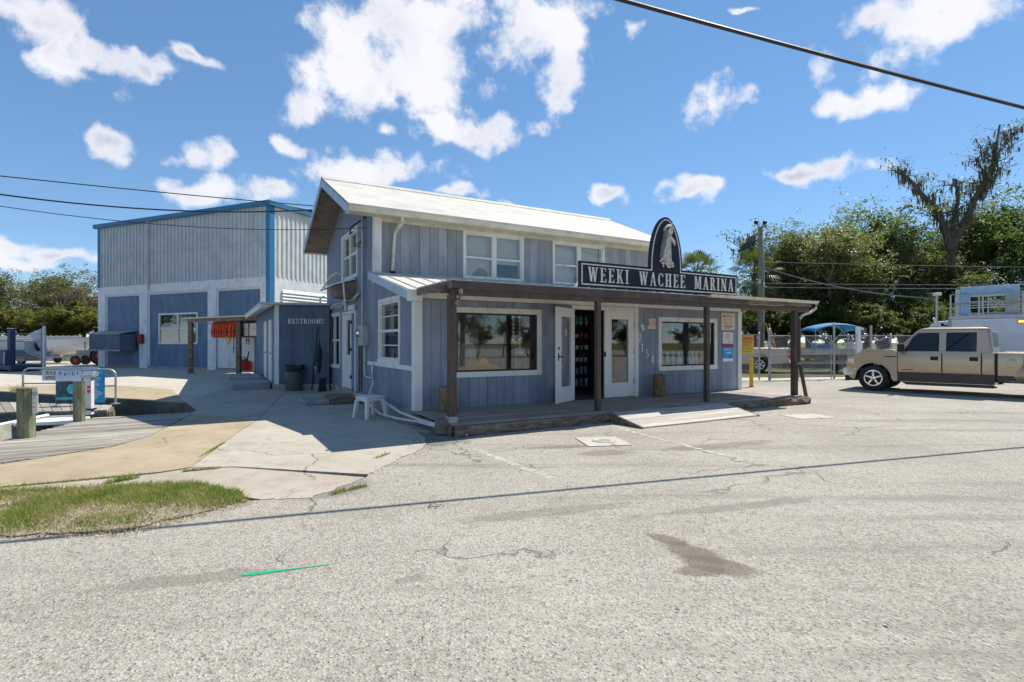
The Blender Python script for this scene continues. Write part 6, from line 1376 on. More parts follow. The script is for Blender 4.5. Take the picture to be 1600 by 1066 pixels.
# boats
def make_boat(name, lab, loc, rot, L_, B_, H_, hullm, outb=True, bottom='boat_bottom', trailer=True, cowl='hull_white', flat=False):
    o = thing(name, lab, 'boat', loc, rot); st = []
    for k in range(11):
        s = k/10; x = -L_/2+L_*s; t = 1-max(0,(s-.5)/.5)**2.2*(.97 if not flat else .45); w = B_/2*t; keel = .04+max(0,(s-.65)/.35)**2*H_*.55; sheer = H_*(1+.18*s*s); st.append((x,w,keel,sheer))
    zt = .62 if trailer else 0
    MB().loft([[(x,-w,sh+zt),(x,-w*.97,(k+sh)/2+zt),(x,-w*.72,k+.16*H_+zt),(x,0,k+zt),(x,w*.72,k+.16*H_+zt),(x,w*.97,(k+sh)/2+zt),(x,w,sh+zt)] for x,w,k,sh in st], True, close=False).build('hull', hullm, o, smooth=True)
    MB().loft([[(x,-w*.985,(k+sh)/2-.04+zt),(x,-w*.735,k+.14*H_+zt),(x,0,k-.012+zt),(x,w*.735,k+.14*H_+zt),(x,w*.985,(k+sh)/2-.04+zt)] for x,w,k,sh in st], False, close=False).build('bottom_paint', bottom, o, smooth=True)
    MB().add([(x,s*w*.96,sh-.14+zt) for x,w,k,sh in st for s in (-1,1)], [(2*i,2*i+1,2*i+3,2*i+2) for i in range(10)]).build('deck', 'hull_white', o)
    for s in (-1,1): MB().tube([(x,s*w,sh+zt) for x,w,k,sh in st], .035, 6).build('rub_rail', 'galv_dull', o)
    if outb:
        m = bpy.data.objects.new('outboard_motor', None); COL.objects.link(m); m.parent = o; m.location = (-L_/2-.12,0,H_+zt-.05); m.rotation_euler = (0,R(28),0)
        MB().loft([[(x+.0, y*w, z) for x, y in ((-.42,-.6),(-.30,-1),(.10,-1),(.2,-.5),(.2,.5),(.10,1),(-.30,1),(-.42,.6))] for z, w in ((.0,.15),(.10,.20),(.40,.21),(.56,.19),(.62,.10))]).build('cowling', cowl, m, bevel=.03)
        MB().loft([[(x-.02, y*w, z) for x, y in ((-.2*k,-1),(.12*k,-1),(.12*k,1),(-.2*k,1))] for z, w, k in ((0,.11,1),(-.45,.07,.9),(-.75,.05,.8))]).build('midsection', cowl, m, bevel=.015)
        MB().ell((-.08,0,-.80),(.26,.07,.07),10,7).build('gearcase', 'galv_dull', m); MB().prism([(-.18,-.78),(.06,-.78),(.0,-1.0),(-.12,-1.02)], 'y', -.012, .012).build('skeg', 'galv_dull', m)
        b = MB()
        for k in range(3): a = k*2.094; b.bar((-.34,0,-.8),(-.36,.16*math.cos(a),-.8+.16*math.sin(a)),.09,.012,up=(1,0,0))
        b.build('propeller', 'galv', m); MB().box(.08,.24,-.12,.12,-.5,.05).build('clamp_bracket', 'dark_metal', m)
    if trailer:
        t = bpy.data.objects.new('trailer', None); COL.objects.link(t); t.parent = o
        b = MB()
        for s in (-1,1): b.bar((-L_/2+.1,s*B_*.36,.50),(L_*.25,s*B_*.36,.50),.06,.1); b.bar((L_*.25,s*B_*.36,.50),(L_/2+1.0,0,.50),.06,.1); b.bar((-L_/2+.2,s*B_*.28,.60),(L_*.15,s*B_*.28,.60),.1,.06)
        b.bar((-L_/2+.3,-B_*.36,.45),(-L_/2+.3,B_*.36,.45),.06,.08); b.bar((0,-B_*.36,.45),(0,B_*.36,.45),.06,.08); b.bar((L_/2+.4,0,.5),(L_/2+.35,0,1.2),.06,.06); b.build('trailer_frame', 'galv_dull', t)
        for s in (-1,1):
            wheel(t, -L_*.14, s*(B_/2+.06), .31, .18, 'galv', 0, s)
            MB().loft([[(-L_*.14+q*math.cos(a),s*(B_/2+.06)+y,.31+q*math.sin(a)) for q, y in ((.37,-.1),(.37,.1),(.39,.1),(.39,-.1))] for a in [math.pi*(.08+.84*i/10) for i in range(11)]]).build('mudguard', 'galv', t)
    return o
sb_ = make_boat('skiff', 'grey aluminium skiff with a blue canopy on a trailer behind the fence', (16.35,27.0,-.02), math.pi, 4.9, 1.8, .52, 'hull_alu', True, 'hull_alu', True, 'dark_metal', True)
bim = bpy.data.objects.new('bimini_top', None); COL.objects.link(bim); bim.parent = sb_
zb = 2.18; cv = MB(); n = 12; rs = []
for i in range(n+1):
    s = i/n; x = -1.15+2.6*s; z = zb+.26*math.sin(math.pi*min(1,s*1.05))**.8 - (.10 if i in (0,n) else 0); rs.append([(x,-.85,z-.06),(x,-.5,z+.03),(x,0,z+.06),(x,.5,z+.03),(x,.85,z-.06)])
cv.loft(rs, False, close=False); c_ = cv.build('canvas', 'canvas_blue', bim, smooth=True); sm = c_.modifiers.new('thick', 'SOLIDIFY'); sm.thickness = .025
for s in (-1,1):
    b = MB()
    for a, c in (((.1,1.05),(-1.1,2.2)),((-.9,1.05),(.35,2.35)),((1.35,1.0),(1.4,2.2)),((.35,1.05),(1.35,2.2)),((-.3,1.6),(-.75,1.05))): b.cyl((a[0],s*.82,a[1]),(c[0],s*.82,c[1]),.017,n=6)
    b.build('canopy_strut', 'galv', bim)
b = MB(); b.box(-1.3,-.75,-.3,.3,1.0,1.5).build('seat', 'hull_white', sb_, bevel=.06); MB().box(.35,.95,-.35,.35,1.0,1.42).build('console', 'canvas_blue', sb_, bevel=.03)
MB().tube([(.0,.4,1.2),(.05,.4,1.42),(-.15,.4,1.5),(-.3,.4,1.42)], .02, 6).build('grab_rail', 'galv', sb_)

make_boat('motor_boat', 'white boat with a tilted white outboard in the left yard', (-31.0,30.4,.0), R(196), 6.2, 2.3, .95, 'hull_white', True, 'boat_bottom', True)
make_boat('motor_boat', 'white cabin boat with pale green bottom parked behind the left fence', (-32.5,37.5,-.02), R(-8), 6.6, 2.4, 1.05, 'hull_white', False, 'hull_white', True)
make_boat('motor_boat', 'white boat hull behind the dark lift post', (-36.6,31.6,.05), R(170), 6.8, 2.4, 1.3, 'hull_white', False, 'boat_bottom', True)

# dark blue boat lift / cradle on the far quay
lf_ = thing('boat_lift', 'dark blue steel boat lift standing on the far quay', 'boat lift', (-26.1,27.7,0), R(-22))
MB().box(-.12,.12,-.12,.12,0,2.2).build('upright', 'lift_blue', lf_); MB().box(-.15,.15,-.15,.15,2.201,2.24).build('post_cap', 'galv_dull', lf_)
MB().box(-.1,.52,-.5,-.13,.36,1.08).build('machine_box', 'lift_blue', lf_, bevel=.03); MB().box(-1.9,1.25,-.6,.7,.10,.34).build('platform', 'lift_blue', lf_, bevel=.02)
for x in (-1.7,-.3,1.05): MB().box(x-.1,x+.1,-.55,.65,0,.099).build('foot_beam', 'dark_metal', lf_)
MB().bar((.45,-.52,.36),(.50,-.52,1.0),.03,.05).build('lever', 'galv', lf_)

# tractor
tr = thing('old_tractor', 'small old tractor with red wheel hubs by the warehouse corner', 'tractor', (-27.6,35.6,0), R(190))
MB().box(.1,1.35,-.2,.2,.62,1.0).build('hood', 'galv_dull', tr, bevel=.05); MB().box(-.5,.1,-.25,.25,.5,.85).build('gearbox', 'dark_metal', tr, bevel=.04); MB().box(-.55,-.15,-.25,.25,1.0,1.06).box(-.6,-.52,-.25,.25,1.0,1.4).build('seat', 'black', tr)
for s in (-1,1): wheel(tr, -.35, s*.62, .62, .28, 'tractor_red', 0, s, .66); wheel(tr, 1.15, s*.52, .32, .16, 'tractor_red', 0, s, .6); MB().loft([[(-.35+q*math.cos(a),s*.62+y,.62+q*math.sin(a)) for q, y in ((.67,-.15),(.67,.15),(.69,.15),(.69,-.15))] for a in [math.pi*(.25+.6*i/8) for i in range(9)]]).build('mudguard', 'galv', tr)
MB().cyl((.2,0,1.0),(-.1,0,1.3),.02,n=6).build('steering_column', 'black', tr); MB().tube([(-.1+.0*math.cos(a)+.12*math.sin(a),.18*math.cos(a),1.3+.14*math.sin(a)) for a in [i*math.pi/8 for i in range(17)]], .015, 6).build('steering_wheel', 'black', tr); MB().cyl((.9,0,1.0),(.9,0,1.55),.035,n=8).build('exhaust', 'rust', tr)
tg = thing('utility_trailer', 'low red utility trailer with one raised wheel behind the tractor', 'trailer', (-32.6,41.0,0), R(-6)); MB().bar((-1.6,0,.75),(1.6,0,.60),.5,.12).bar((1.6,0,.6),(2.8,0,.75),.1,.1).build('bed_frame', 'tractor_red', tg); wheel(tg, -1.2, -.5, .34, .18, 'plastic_white', 0, -1).location = (-1.2,-.6,.95); MB().cyl((.6,.3,0),(.6,.3,.6),.04).cyl((-.9,.3,0),(-.9,.3,.7),.04).cyl((2.7,0,0),(2.7,0,.74),.04).build('jack_leg', 'dark_metal', tg)
# ================================================================== FENCES, POLES, WIRES
def chain_link(b, a, c, z0, z1, step=.085, r_=.0035):
    a, c = Vector(a), Vector(c); Ln = (c-a).length; d = (c-a)/Ln; h = z1-z0; x = -h
    n = Vector((-d.y,d.x))*r_
    while x < Ln:
        for sg in (1,-1):
            s0, s1 = (x, x+h) if sg == 1 else (x+h, x)
            lo, hi = z0, z1
            # clip to 0..Ln
            t0, t1 = 0.0, 1.0
            if s1 != s0:
                for lim in (0, Ln):
                    t = (lim-s0)/(s1-s0)
                    if 0 < t < 1:
                        if (s0 < 0 and lim == 0) or (s0 > Ln and lim == Ln): t0 = max(t0,t)
                        else: t1 = min(t1,t)
            p, q = a+d*(s0+(s1-s0)*t0), a+d*(s0+(s1-s0)*t1); zp, zq = z0+h*t0, z0+h*t1
            if t1-t0 < .02: continue
            b.add([(p.x-n.x,p.y-n.y,zp),(p.x+n.x,p.y+n.y,zp+r_),(q.x+n.x,q.y+n.y,zq+r_),(q.x-n.x,q.y-n.y,zq),(p.x+d.x*r_,p.y+d.y*r_,zp-r_),(q.x+d.x*r_,q.y+d.y*r_,zq-r_)], [(0,1,2,3),(1,4,5,2),(4,0,3,5)])
        x += step
def fence(name, lab, pts, h, posts_at, m='galv_dull', mesh=True, rails=(1.0,), pr=.032, cat='fence', mid=False):
    o = thing(name, lab, cat)
    for (x, y, hh) in posts_at: q = MB(); q.cyl((x,y,0),(x,y,hh),pr,n=8); q.lathe([(pr*1.25,hh-.01),(pr*1.25,hh+.02),(0,hh+.05)], (x,y,0), 8); q.build('post', m, o, smooth=True)
    b = MB()
    for p, q in zip(pts, pts[1:]):
        for f in rails: b.cyl((*p,h*f),(*q,h*f),.02,n=6)
    b.build('rail', m, o)
    if mesh:
        b = MB()
        for p, q in zip(pts, pts[1:]): chain_link(b, p, q, .06, h-.01)
        k = b.build('chain_link', 'galv_dull', o, fix=False); k['kind'] = 'stuff'
    return o
GA, GB = (10.05,20.75), (13.25,21.85)
fence('chain_link_fence', 'galvanised chain link fence running from the shop to the gate', [(7.6,21.6),(9.75,20.95)], 1.80, [(8.2,21.42,1.85),(9.75,20.95,1.85)])
gt = fence('yard_gate', 'wide galvanised pipe and chain link gate between two taller posts', [(10.12,20.80),(13.10,21.80)], 1.76, [(10.12,20.80,1.74),(11.45,21.25,1.74),(13.10,21.80,1.74)], rails=(1.0,.58,.06), pr=.022, cat='gate')
for q, t in ((GA,2.0),(GB,2.25)): tag(MB().cyl((*q,0),(*q,t),.042,n=10).lathe([(.052,t-.02),(.052,t+.02),(0,t+.07)], (*q,0), 10).build('gate_post', 'galv_dull', smooth=True), 'tall galvanised gate post nearer the yellow bollard' if q is GA else 'tall galvanised gate post nearer the tan pickup', 'post')
fence('chain_link_fence', 'galvanised chain link fence running behind the tan pickup', [(13.45,21.9),(18,22.6),(22.8,23.1)], 1.78, [(13.9,21.97,1.8),(15.9,22.3,1.82),(18,22.6,1.82),(20.4,22.85,1.82),(22.8,23.1,1.82)])
for x, y, t, lab in ((14.35,22.02,2.15,'white square post with a hook behind the skiff motor'),(14.95,22.12,2.2,'tall thin galvanised post right of the white hooked post')):
    o = MB()
    if 'square' in lab: o.box(x-.07,x+.07,y-.07,y+.07,0,t).box(x-.02,x+.2,y-.05,y+.05,t-.12,t-.04)
    else: o.cyl((x,y,0),(x,y,t),.045,n=8)
    tag(o.build('fence_post', 'white_trim' if 'square' in lab else 'galv_dull'), lab, 'post')
o = thing('parking_sign', 'faded orange and yellow marina parking only sign on the fence', 'sign', (9.28,21.0,1.44), R(-12))
sgn = MB().box(-.26,.26,0,.01,-.38,.36); sgn.build('plate', 'sign_fade', o) if 'sign_fade' in M else None
for s, z, h in (('MARINA',.20,.115),('Parking',.085,.105),('ONLY',-.035,.115),('NO PUBLIC',-.20,.085),('PARKING',-.30,.085)): text(s, h, 'ink', o, (0,-.003,z))
b = MB()
for x in (-.2,-.06,.08): b.box(x,x+.09,-.003,-.001,-.125,-.095)
b.build('small_print', 'ink_red', o)
o = thing('parking_bollard', 'rusty yellow steel bollard on the asphalt before the fence', 'bollard', (*G(1174,605),0)); MB().lathe([(.062,0),(.062,.93),(.055,.955),(0,.965)], n=14).build('tube', 'yellow_post', o, smooth=True); MB().lathe([(.085,0),(.08,.02),(.064,.022)], n=14).build('collar', 'rust', o)
o = thing('fence_notice', 'white and orange notice on the fence behind the tan pickup hood', 'sign', (16.9,22.38,1.38), R(8)); MB().box(-.35,.35,0,.01,-.3,.16).build('plate', 'paper', o); MB().box(-.02,.34,-.004,.012,.17,.40).build('top_plate', 'lamp_amber', o)
# left yard fence
o = fence('chain_link_fence', 'dark chain link fence beyond the tractor under the trees', [(-47,44),(-38,45),(-32,46),(-20,47)], 1.75, [(-44,44.3,1.8),(-38,45,1.8),(-33.6,45.8,1.8),(-28,46.3,1.8),(-23,46.8,1.8)])
o = fence('yard_gate', 'open pipe gate hinged on the pale post by the boats', [(-34.5,30.0),(-26.75,30.2)], 2.15, [(-34.5,30.0,2.2),(-26.75,30.2,2.25)], 'galv_dull', False, (.92,.38), .04, 'gate')
tag(MB().box(-26.52,-26.41,30.0,30.11,0,2.42).build('gate_post', 'white_trim'), 'pale square gate post by the left yard entrance', 'post')
fence('wood_fence', 'pale board fence behind the boats in the left yard', [(-47,40.2),(-33.2,40.8)], 2.0, [(-46,40.25,2.1),(-40,40.5,2.1),(-33.2,40.8,2.1)], 'galv_dull', False, (.95,.3), .05)
b = MB(); wf = thing('board_screen', 'row of pale vertical boards closing the left yard', 'screen')
for k in range(62):
    x = -46.5+.215*k; y = 40.35+.042*.215*k; MB().box(x,x+.2,y,y+.02,.1,2.0+.02*math.sin(k*3.1)).build('board', 'pvc', wf)
# utility pole
ux, uy = 14.5, 31.0; up_ = thing('utility_pole', 'grey wooden utility pole with twin lamps behind the gate', 'utility pole', (ux,uy,0))
MB().cyl((0,0,-.3),(0,0,8.2),.165,.12,n=12).build('shaft', 'util_pole', up_, smooth=True)
for s in (-1,1): MB().cyl((s*.02,0,8.15),(s*.22,0,8.45),.03,n=6).ell((s*.25,0,8.50),(.13,.12,.12),10,7).build('flood_lamp', 'dark_metal', up_)
MB().cyl((.17,-.08,.2),(.17,-.08,7.6),.03,n=6).build('conduit', 'galv_dull', up_)
for s, z in ((-1,4.9),(1,4.75)): MB().box(s*.12-.05,s*.12+.05,-.2,-.1,z,z+.25).build('insulator', 'galv', up_)
for k, dx in enumerate((.22,.40)): tag(MB().cyl((ux+dx+.5,uy-.5-.1*k,.0),(ux+dx,uy-.2,2.6),.035,n=7).build('guy_guard', 'yellow_post'), 'yellow guy wire guard at the foot of the utility pole', 'guy guard', 'guy wire guards')
fp_ = thing('flood_post', 'thin pale post with a small flood lamp beside the box truck', 'lamp post', (21.9,27.4,0)); MB().cyl((0,0,0),(0,0,3.9),.05,n=8).build('shaft', 'galv', fp_); MB().box(-.16,.16,-.16,.1,3.9,4.05).build('lamp_head', 'plastic_white', fp_, bevel=.03); MB().cyl((-.05,-.02,2.35),(-.22,-.12,2.75),.06,n=8).build('camera_head', 'plastic_white', fp_)
def wire(lab, a, c, sag, r_, m, n=26, cat='wire', group=None):
    a, c = Vector(a), Vector(c); pts = [a.lerp(c, i/n) - Vector((0,0,sag*4*(i/n)*(1-i/n))) for i in range(n+1)]
    return tag(MB().tube(pts, r_, 6).build('overhead_wire', m, smooth=True), lab, cat, group)
S1, S3 = Vector(G(1600,700)), Vector(G(0,850)); d_ = (S1-S3)
A_ = S3 - d_*.55; B_ = S1 + d_*.5
H_ = lambda t: 8.05 + .5*max(0,min(1.3,(1-t)))
ca, cb_ = (A_.x+SUN_H.x*7.1, A_.y+SUN_H.y*7.1, 7.1), (B_.x+SUN_H.x*5.9, B_.y+SUN_H.y*5.9, 5.9)
wire('thick black bundled cable crossing high above the parking lot', ca, cb_,   .12, .031, 'black_cable', 30, 'cable')
mast = (*SW(-.45,3.75), 4.98); mast2 = (*SW(-.10,3.62), 4.55)
def far_l(px, py, d): return ((px-CX)/FOC*d, d, EYE+(HY-py)*d/FOC)
wire('black service wire running from the left to the shop gable', far_l(-420,228,9), far_l(490,322,12.9), .05, .011, 'black_cable'); wire('thicker twisted service cable below the upper wire at the gable', far_l(-420,225,9), far_l(488,328,12.9), .42, .016, 'black_cable'); wire('third thin service wire ending at the mast', far_l(-420,240,9), far_l(572,356,12.9), .46, .008, 'black_cable')
wire('grey cable sagging from the utility pole to the flood post', (ux,uy,5.95), (21.9,27.4,3.75), .35, .035, 'grey_cable'); wire('upper pale line between the far poles', (ux,uy,4.95), (40,30.5,4.9), .1, .022, 'grey_cable'); wire('lower pale line between the far poles', (ux,uy,4.72), (40,30.5,4.75), .12, .022, 'grey_cable'); wire('high thin line crossing in front of the far trees', (ux,uy,6.2), (44,33,6.1), .1, .018, 'grey_cable')
# ================================================================== TREES
def orient(b, c, n_, s, r):
    n_ = n_.normalized(); t = n_.cross(Vector((0,0,1)) if abs(n_.z) < .9 else Vector((1,0,0))).normalized(); k = n_.cross(t)
    a = r.uniform(0,6.28); u = t*math.cos(a)+k*math.sin(a); v = n_.cross(u); k0 = len(b.v)
    b.v += [tuple(c-u*s), tuple(c+v*s*.45), tuple(c+u*s), tuple(c-v*s*.45)]; b.f.append((k0,k0+1,k0+2,k0+3)); b.m.append(0)
def tree_proto(seed, H, spread, leaves, ls, trunk_r, leafm, bark='bark', low=.25, droop=0, bare=0.0, name='tree'):
    r = random.Random(seed); wood = MB(); tips = []
    def limb(p, d, ln, r0, lev):
        pts = [p]; rr = [r0]; q = p.copy(); dd = d.copy(); n = 5
        for i in range(n):
            dd = (dd + Vector((r.gauss(0,.16), r.gauss(0,.16), r.gauss(.05 if lev else 0,.1)))).normalized(); q = q + dd*ln/n; pts.append(q.copy()); rr.append(r0*(1-.62*(i+1)/n))
        wood.tube(pts, rr, 7 if lev < 2 else 5)
        if lev >= 1: tips.append((pts[-1], lev)); tips.append((pts[-2], lev)); 
        if lev == 1: tips.append((pts[-3], lev))
        if lev < 3:
            kids = {0: r.randint(6,8), 1: r.randint(3,4), 2: 2}[lev]
            for i in range(kids):
                t = r.uniform(low+.1 if lev == 0 else .35, 1.0); j = min(n-1, int(t*n)); bp = pts[j].lerp(pts[j+1], t*n-j); a = r.uniform(0,6.28)
                out = Vector((math.cos(a), math.sin(a), r.uniform(.15,.9) if lev == 0 else r.uniform(-.1,.6))); nd = (out + dd*.5).normalized()
                limb(bp, nd, ln*(spread*r.uniform(.55,.8) if lev == 0 else r.uniform(.45,.7)), rr[j]*r.uniform(.45,.6), lev+1)
    limb(Vector((0,0,-.2)), Vector((r.gauss(0,.05),r.gauss(0,.05),1)).normalized(), H*.72, trunk_r, 0)
    crown = MB()
    per = max(1, leaves // max(1,len(tips)))
    for (c, lev) in tips:
        if r.random() < bare: continue
        R0 = H*.085*r.uniform(.7,1.45); k = int(per*r.uniform(.5,1.5))
        sub = [(c + Vector((r.gauss(0,R0*.6), r.gauss(0,R0*.6), r.gauss(0,R0*.4))), R0*r.uniform(.3,.55)) for _ in range(5)]
        for _ in range(k):
            sc, sr = r.choice(sub); d = Vector((r.gauss(0,1), r.gauss(0,1), r.gauss(0,.75))); d = d.normalized()*sr*(r.random()**.45); p = sc + d - Vector((0,0,droop*r.random()))
            orient(crown, p, Vector((r.gauss(0,.7), r.gauss(0,.7), 1)), ls*.86*r.uniform(.5,1.3), r)
    zmax = max(v[2] for v in crown.v) if crown.v else H
    s = H/zmax; 
    for b in (wood, crown): b.v = [(x*s,y*s,z*s) for x,y,z in b.v]
    return wood, crown
protos = {}
def proto(key, *a, **k):
    leafm, bark = a[6], k.get('bark','bark'); w, c = tree_proto(*a, **k); 
    wo = w.build('trunk', bark, smooth=True, fix=False); co = c.build('crown', leafm, fix=False); protos[key] = (wo.data, co.data, a[1])
    bpy.data.objects.remove(wo); bpy.data.objects.remove(co)
proto('oakA', 1, 12, .62, 16500, .15, .30, 'leaf_oak'); proto('oakB', 2, 12, .66, 16500, .15, .28, 'leaf_oak'); proto('olive', 3, 11, .60, 20000, .14, .26, 'leaf_olive', bark='bark_pale')
proto('dark', 4, 10, .66, 16500, .16, .28, 'leaf_dark', low=.0); proto('brown', 5, 9, .72, 6500, .13, .26, 'leaf_brown', bark='bark_pale', bare=.2); proto('bright', 6, 5, 1.0, 13000, .12, .16, 'leaf_bright', low=-.1); proto('sparse', 7, 12, .55, 3800, .14, .20, 'leaf_oak', bare=.25)
proto('shrub', 8, 4.2, 1.1, 12000, .12, .14, 'leaf_dark', low=-.1)
def plant(key, x, y, h, lab, grp, rz, name='tree', sx=1.0, cat='tree'):
    w, c, H = protos[key]; o = thing(name, lab, cat, (x,y,-.02), rz, grp); s = h/H; o.scale = (s*sx,s*sx,s)
    a = bpy.data.objects.new('trunk', w); b = bpy.data.objects.new('crown', c)
    for q in (a, b): COL.objects.link(q); q.parent = o
    return o
def px_tree(key, px, Y, top, lab, grp, rz, name='oak_tree', sx=1.0, cat='tree'):
    return plant(key, (px-CX)/FOC*Y, Y, EYE+(HY-top)*Y/FOC, lab, grp, rz, name, sx, cat)
RG = 'trees beyond the right fence'
T = [('oakB',1212,47,372),('oakA',1238,44,342),('olive',1225,42,400),('oakA',1262,43,333),('oakB',1335,45,322),('olive',1300,40,345),('oakA',1412,44,282),('dark',1215,46,395),('oakB',1450,50,290),('oakB',1575,42,292),('oakA',1640,44,284),('olive',1530,46,345),('oakA',1730,46,270),('oakB',1850,50,250),
     ('dark',1240,38,425),('dark',1310,37,420),('dark',1380,38,405),('dark',1450,37,425),('dark',1520,38,415),('dark',1590,38,400),('dark',1670,40,400),('olive',1345,42,370),('olive',1480,41,385)]
LAB = {'oakA':'tall full green tree beyond the right fence','oakB':'tall open green tree beyond the right fence','olive':'brownish olive tree beyond the right fence','dark':'dark green understorey tree beyond the right fence'}
for i, (k, px, Y, top) in enumerate(T): px_tree(k, px, Y, top, LAB[k], RG, i*1.7, sx=1.15 if k == 'dark' else 1.0)
for i, (px, Y, top) in enumerate([(1180,36,478),(1225,35,470),(1275,34.5,475),(1325,35,472),(1375,34,470),(1425,34.5,476),(1475,36,470),(1540,36,465),(1600,36,470),(1660,37,465)]): px_tree('shrub', px, Y, top, 'dense dark shrub behind the yard fence', 'shrubs behind the right fence', i*2.1, 'shrub', 1.25, 'shrub')
# trees seen past the sign
for i, (px, top) in enumerate([(1098,398),(1128,392)]): px_tree('sparse', px, 62, top, 'thin leafy tree seen above the sign board', 'thin trees behind the shop', i*2.0+.5)
for i, (px, top) in enumerate([(1050,455),(1100,450),(1150,452)]): px_tree('olive', px, 60, top, 'low olive tree behind the shop roof', 'low trees behind the shop', i*1.3)
# snags: bare forked trunks hung with moss
def snag(lab, px, Y, H, seed, forks, leaves, thin=.3):
    r = random.Random(seed); x = (px-CX)/FOC*Y; o = thing('dead_tree', lab, 'tree', (x,Y,-.02)); wood = MB(); moss = MB(); crown = MB()
    def hang(p, n, ln):
        for _ in range(n):
            a = r.uniform(0,6.28); w = r.uniform(.02,.06); q = p + Vector((r.gauss(0,.12),r.gauss(0,.12),0)); l = ln*r.uniform(.4,1.3); dx, dy = math.cos(a)*w, math.sin(a)*w
            moss.add([(q.x-dx,q.y-dy,q.z),(q.x+dx,q.y+dy,q.z),(q.x+dx*.8+r.gauss(0,.05),q.y+dy*.8,q.z-l*.6),(q.x+r.gauss(0,.06),q.y,q.z-l),(q.x-dx*.8,q.y-dy*.8,q.z-l*.55)], [(0,1,2,3,4)])
    wood.tube([(0,0,-.2),(.1,0,H*.2),(-.05,.05,H*.4),(.1,0,H*.56)], [thin,thin*.85,thin*.8,thin*.75], 10)
    for pts, r0 in forks:
        P = [Vector(q) for q in pts]; n = len(P); wood.tube(P, [r0*(1-.75*i/(n-1)) for i in range(n)], 7)
        for p, q in zip(P, P[1:]):
            for k in range(9):
                t = r.random(); c = p.lerp(q,t); hang(c, 4, .8 if r0 > .08 else .3)
                if r.random() < .7:
                    for _ in range(2):
                        t1 = c + Vector((r.gauss(0,.8),r.gauss(0,.5),r.uniform(-.2,1.3))); md = c.lerp(t1,.5)+Vector((r.gauss(0,.12),0,r.gauss(0,.12))); wood.tube([c,md,t1], [min(.05,r0*.35),.022,.008], 4); hang(md, 2, .7); hang(t1, 1, .4)
                        if leaves and r.random() < .6:
                            for _ in range(leaves): orient(crown, t1 + Vector((r.gauss(0,.3),r.gauss(0,.3),r.gauss(0,.25))), Vector((r.gauss(0,.7),r.gauss(0,.7),1)), r.uniform(.06,.14), r)
                    tw = c + Vector((r.gauss(0,.6),r.gauss(0,.4),r.uniform(.1,.9))); wood.tube([c,c.lerp(tw,.5)+Vector((0,0,.08)),tw], [.03,.02,.008], 4)
                    if leaves:
                        for _ in range(leaves): orient(crown, tw + Vector((r.gauss(0,.35),r.gauss(0,.35),r.gauss(0,.25))), Vector((r.gauss(0,.7),r.gauss(0,.7),1)), r.uniform(.08,.17), r)
    wood.build('trunk', 'bark', o, smooth=True, fix=False); mo = moss.build('hanging_moss', 'moss_hang', o, fix=False); mo['kind'] = 'stuff'
    if crown.v: crown.build('crown', 'leaf_oak', o, fix=False)
H = 16.5
snag('tall bare-topped tree hung with moss above the right tree line', 1487, 42, H, 3,
     [([(0,0,8.6),(-.5,0,10.5),(-1.0,.3,12.2),(-2.3,.2,13.4),(-3.4,.1,14.6),(-4.4,0,15.0)], .26), ([(0,0,9),(.3,.2,11),(.6,.1,12.8),(.5,.2,14.5)], .24), ([(.1,0,9.2),(1.1,0,11.2),(2.0,.1,13.1),(2.9,.2,14.6),(3.5,.2,16.0),(4.0,.2,18.8)], .27), ([(2.0,.1,13.1),(3.2,.3,14.2),(4.4,.4,15.6)], .12), ([(2.9,.2,14.6),(2.2,.2,16.0),(3.3,.2,17.4)], .07), ([(3.5,.2,16.0),(4.6,.2,17.6),(5.4,.2,18.4)], .06), ([(0,0,10),(-1.0,.4,11.6),(-1.2,.5,13.4)], .14)], 7, .34)
snag('leaning broken tree draped with moss beside the utility pole', 1222, 40, 9, 5,
     [([(0,0,4.6),(-.6,0,6.2),(-1.5,.1,7.6),(-2.4,.2,8.4),(-3.0,.2,8.6)], .30), ([(.1,0,4.6),(.7,0,6.4),(1.2,.1,8.2),(1.5,.1,9.4)], .24), ([(-1.5,.1,7.6),(-2.0,.3,8.6),(-2.3,.3,9.6)], .08), ([(-2.4,.2,8.4),(-3.2,.2,7.9)], .08)], 6, .36)
# cabbage palms
def palm(lab, x, y, h, seed, n=30, fr=1.5, name='palm_tree', grp=None, m='leaf_palm'):
    r = random.Random(seed); o = thing(name, lab, 'palm', (x,y,0), 0, grp); MB().tube([(0,0,-.1),(.06,0,h*.4),(.02,.04,h*.8),(0,0,h)], [.2,.16,.15,.17], 10).build('trunk', 'bark', o, smooth=True); b = MB()
    for i in range(n):
        a = i*2.399+r.uniform(-.2,.2); el = R(80-130*i/n); d = Vector((math.cos(a)*math.cos(el),math.sin(a)*math.cos(el),math.sin(el))); base = Vector((0,0,h)); tip = base + d*fr*.75; side = d.cross(Vector((0,0,1))).normalized() if abs(d.z) < .98 else Vector((1,0,0))
        b.tube([base, base+d*fr*.4, tip], [.025,.02,.012], 4); up = side.cross(d)
        for k in range(-9,10):
            f = k/9; ang = f*1.9; dd = (d*math.cos(ang)+side*math.sin(ang)).normalized(); ln = fr*.62*(1-.25*abs(f)); e = tip + dd*ln - Vector((0,0,.28*ln)); w = up.cross(dd).normalized()*.035; mid = tip+dd*ln*.55+up*.02
            b.add([tuple(tip),tuple(mid-w),tuple(e),tuple(mid+w)], [(0,1,2,3)])
    b.build('crown', m, o, fix=False); return o
Y = 34; palm('cabbage palm behind the sign beside the figure arch', (1088-CX)/FOC*Y, Y, EYE+(HY-432)*Y/FOC, 2, 30, 1.5); palm('low cabbage palm left of the utility pole', (1178-CX)/FOC*38, 38, EYE+(HY-430)*38/FOC, 4, 34, 1.7)
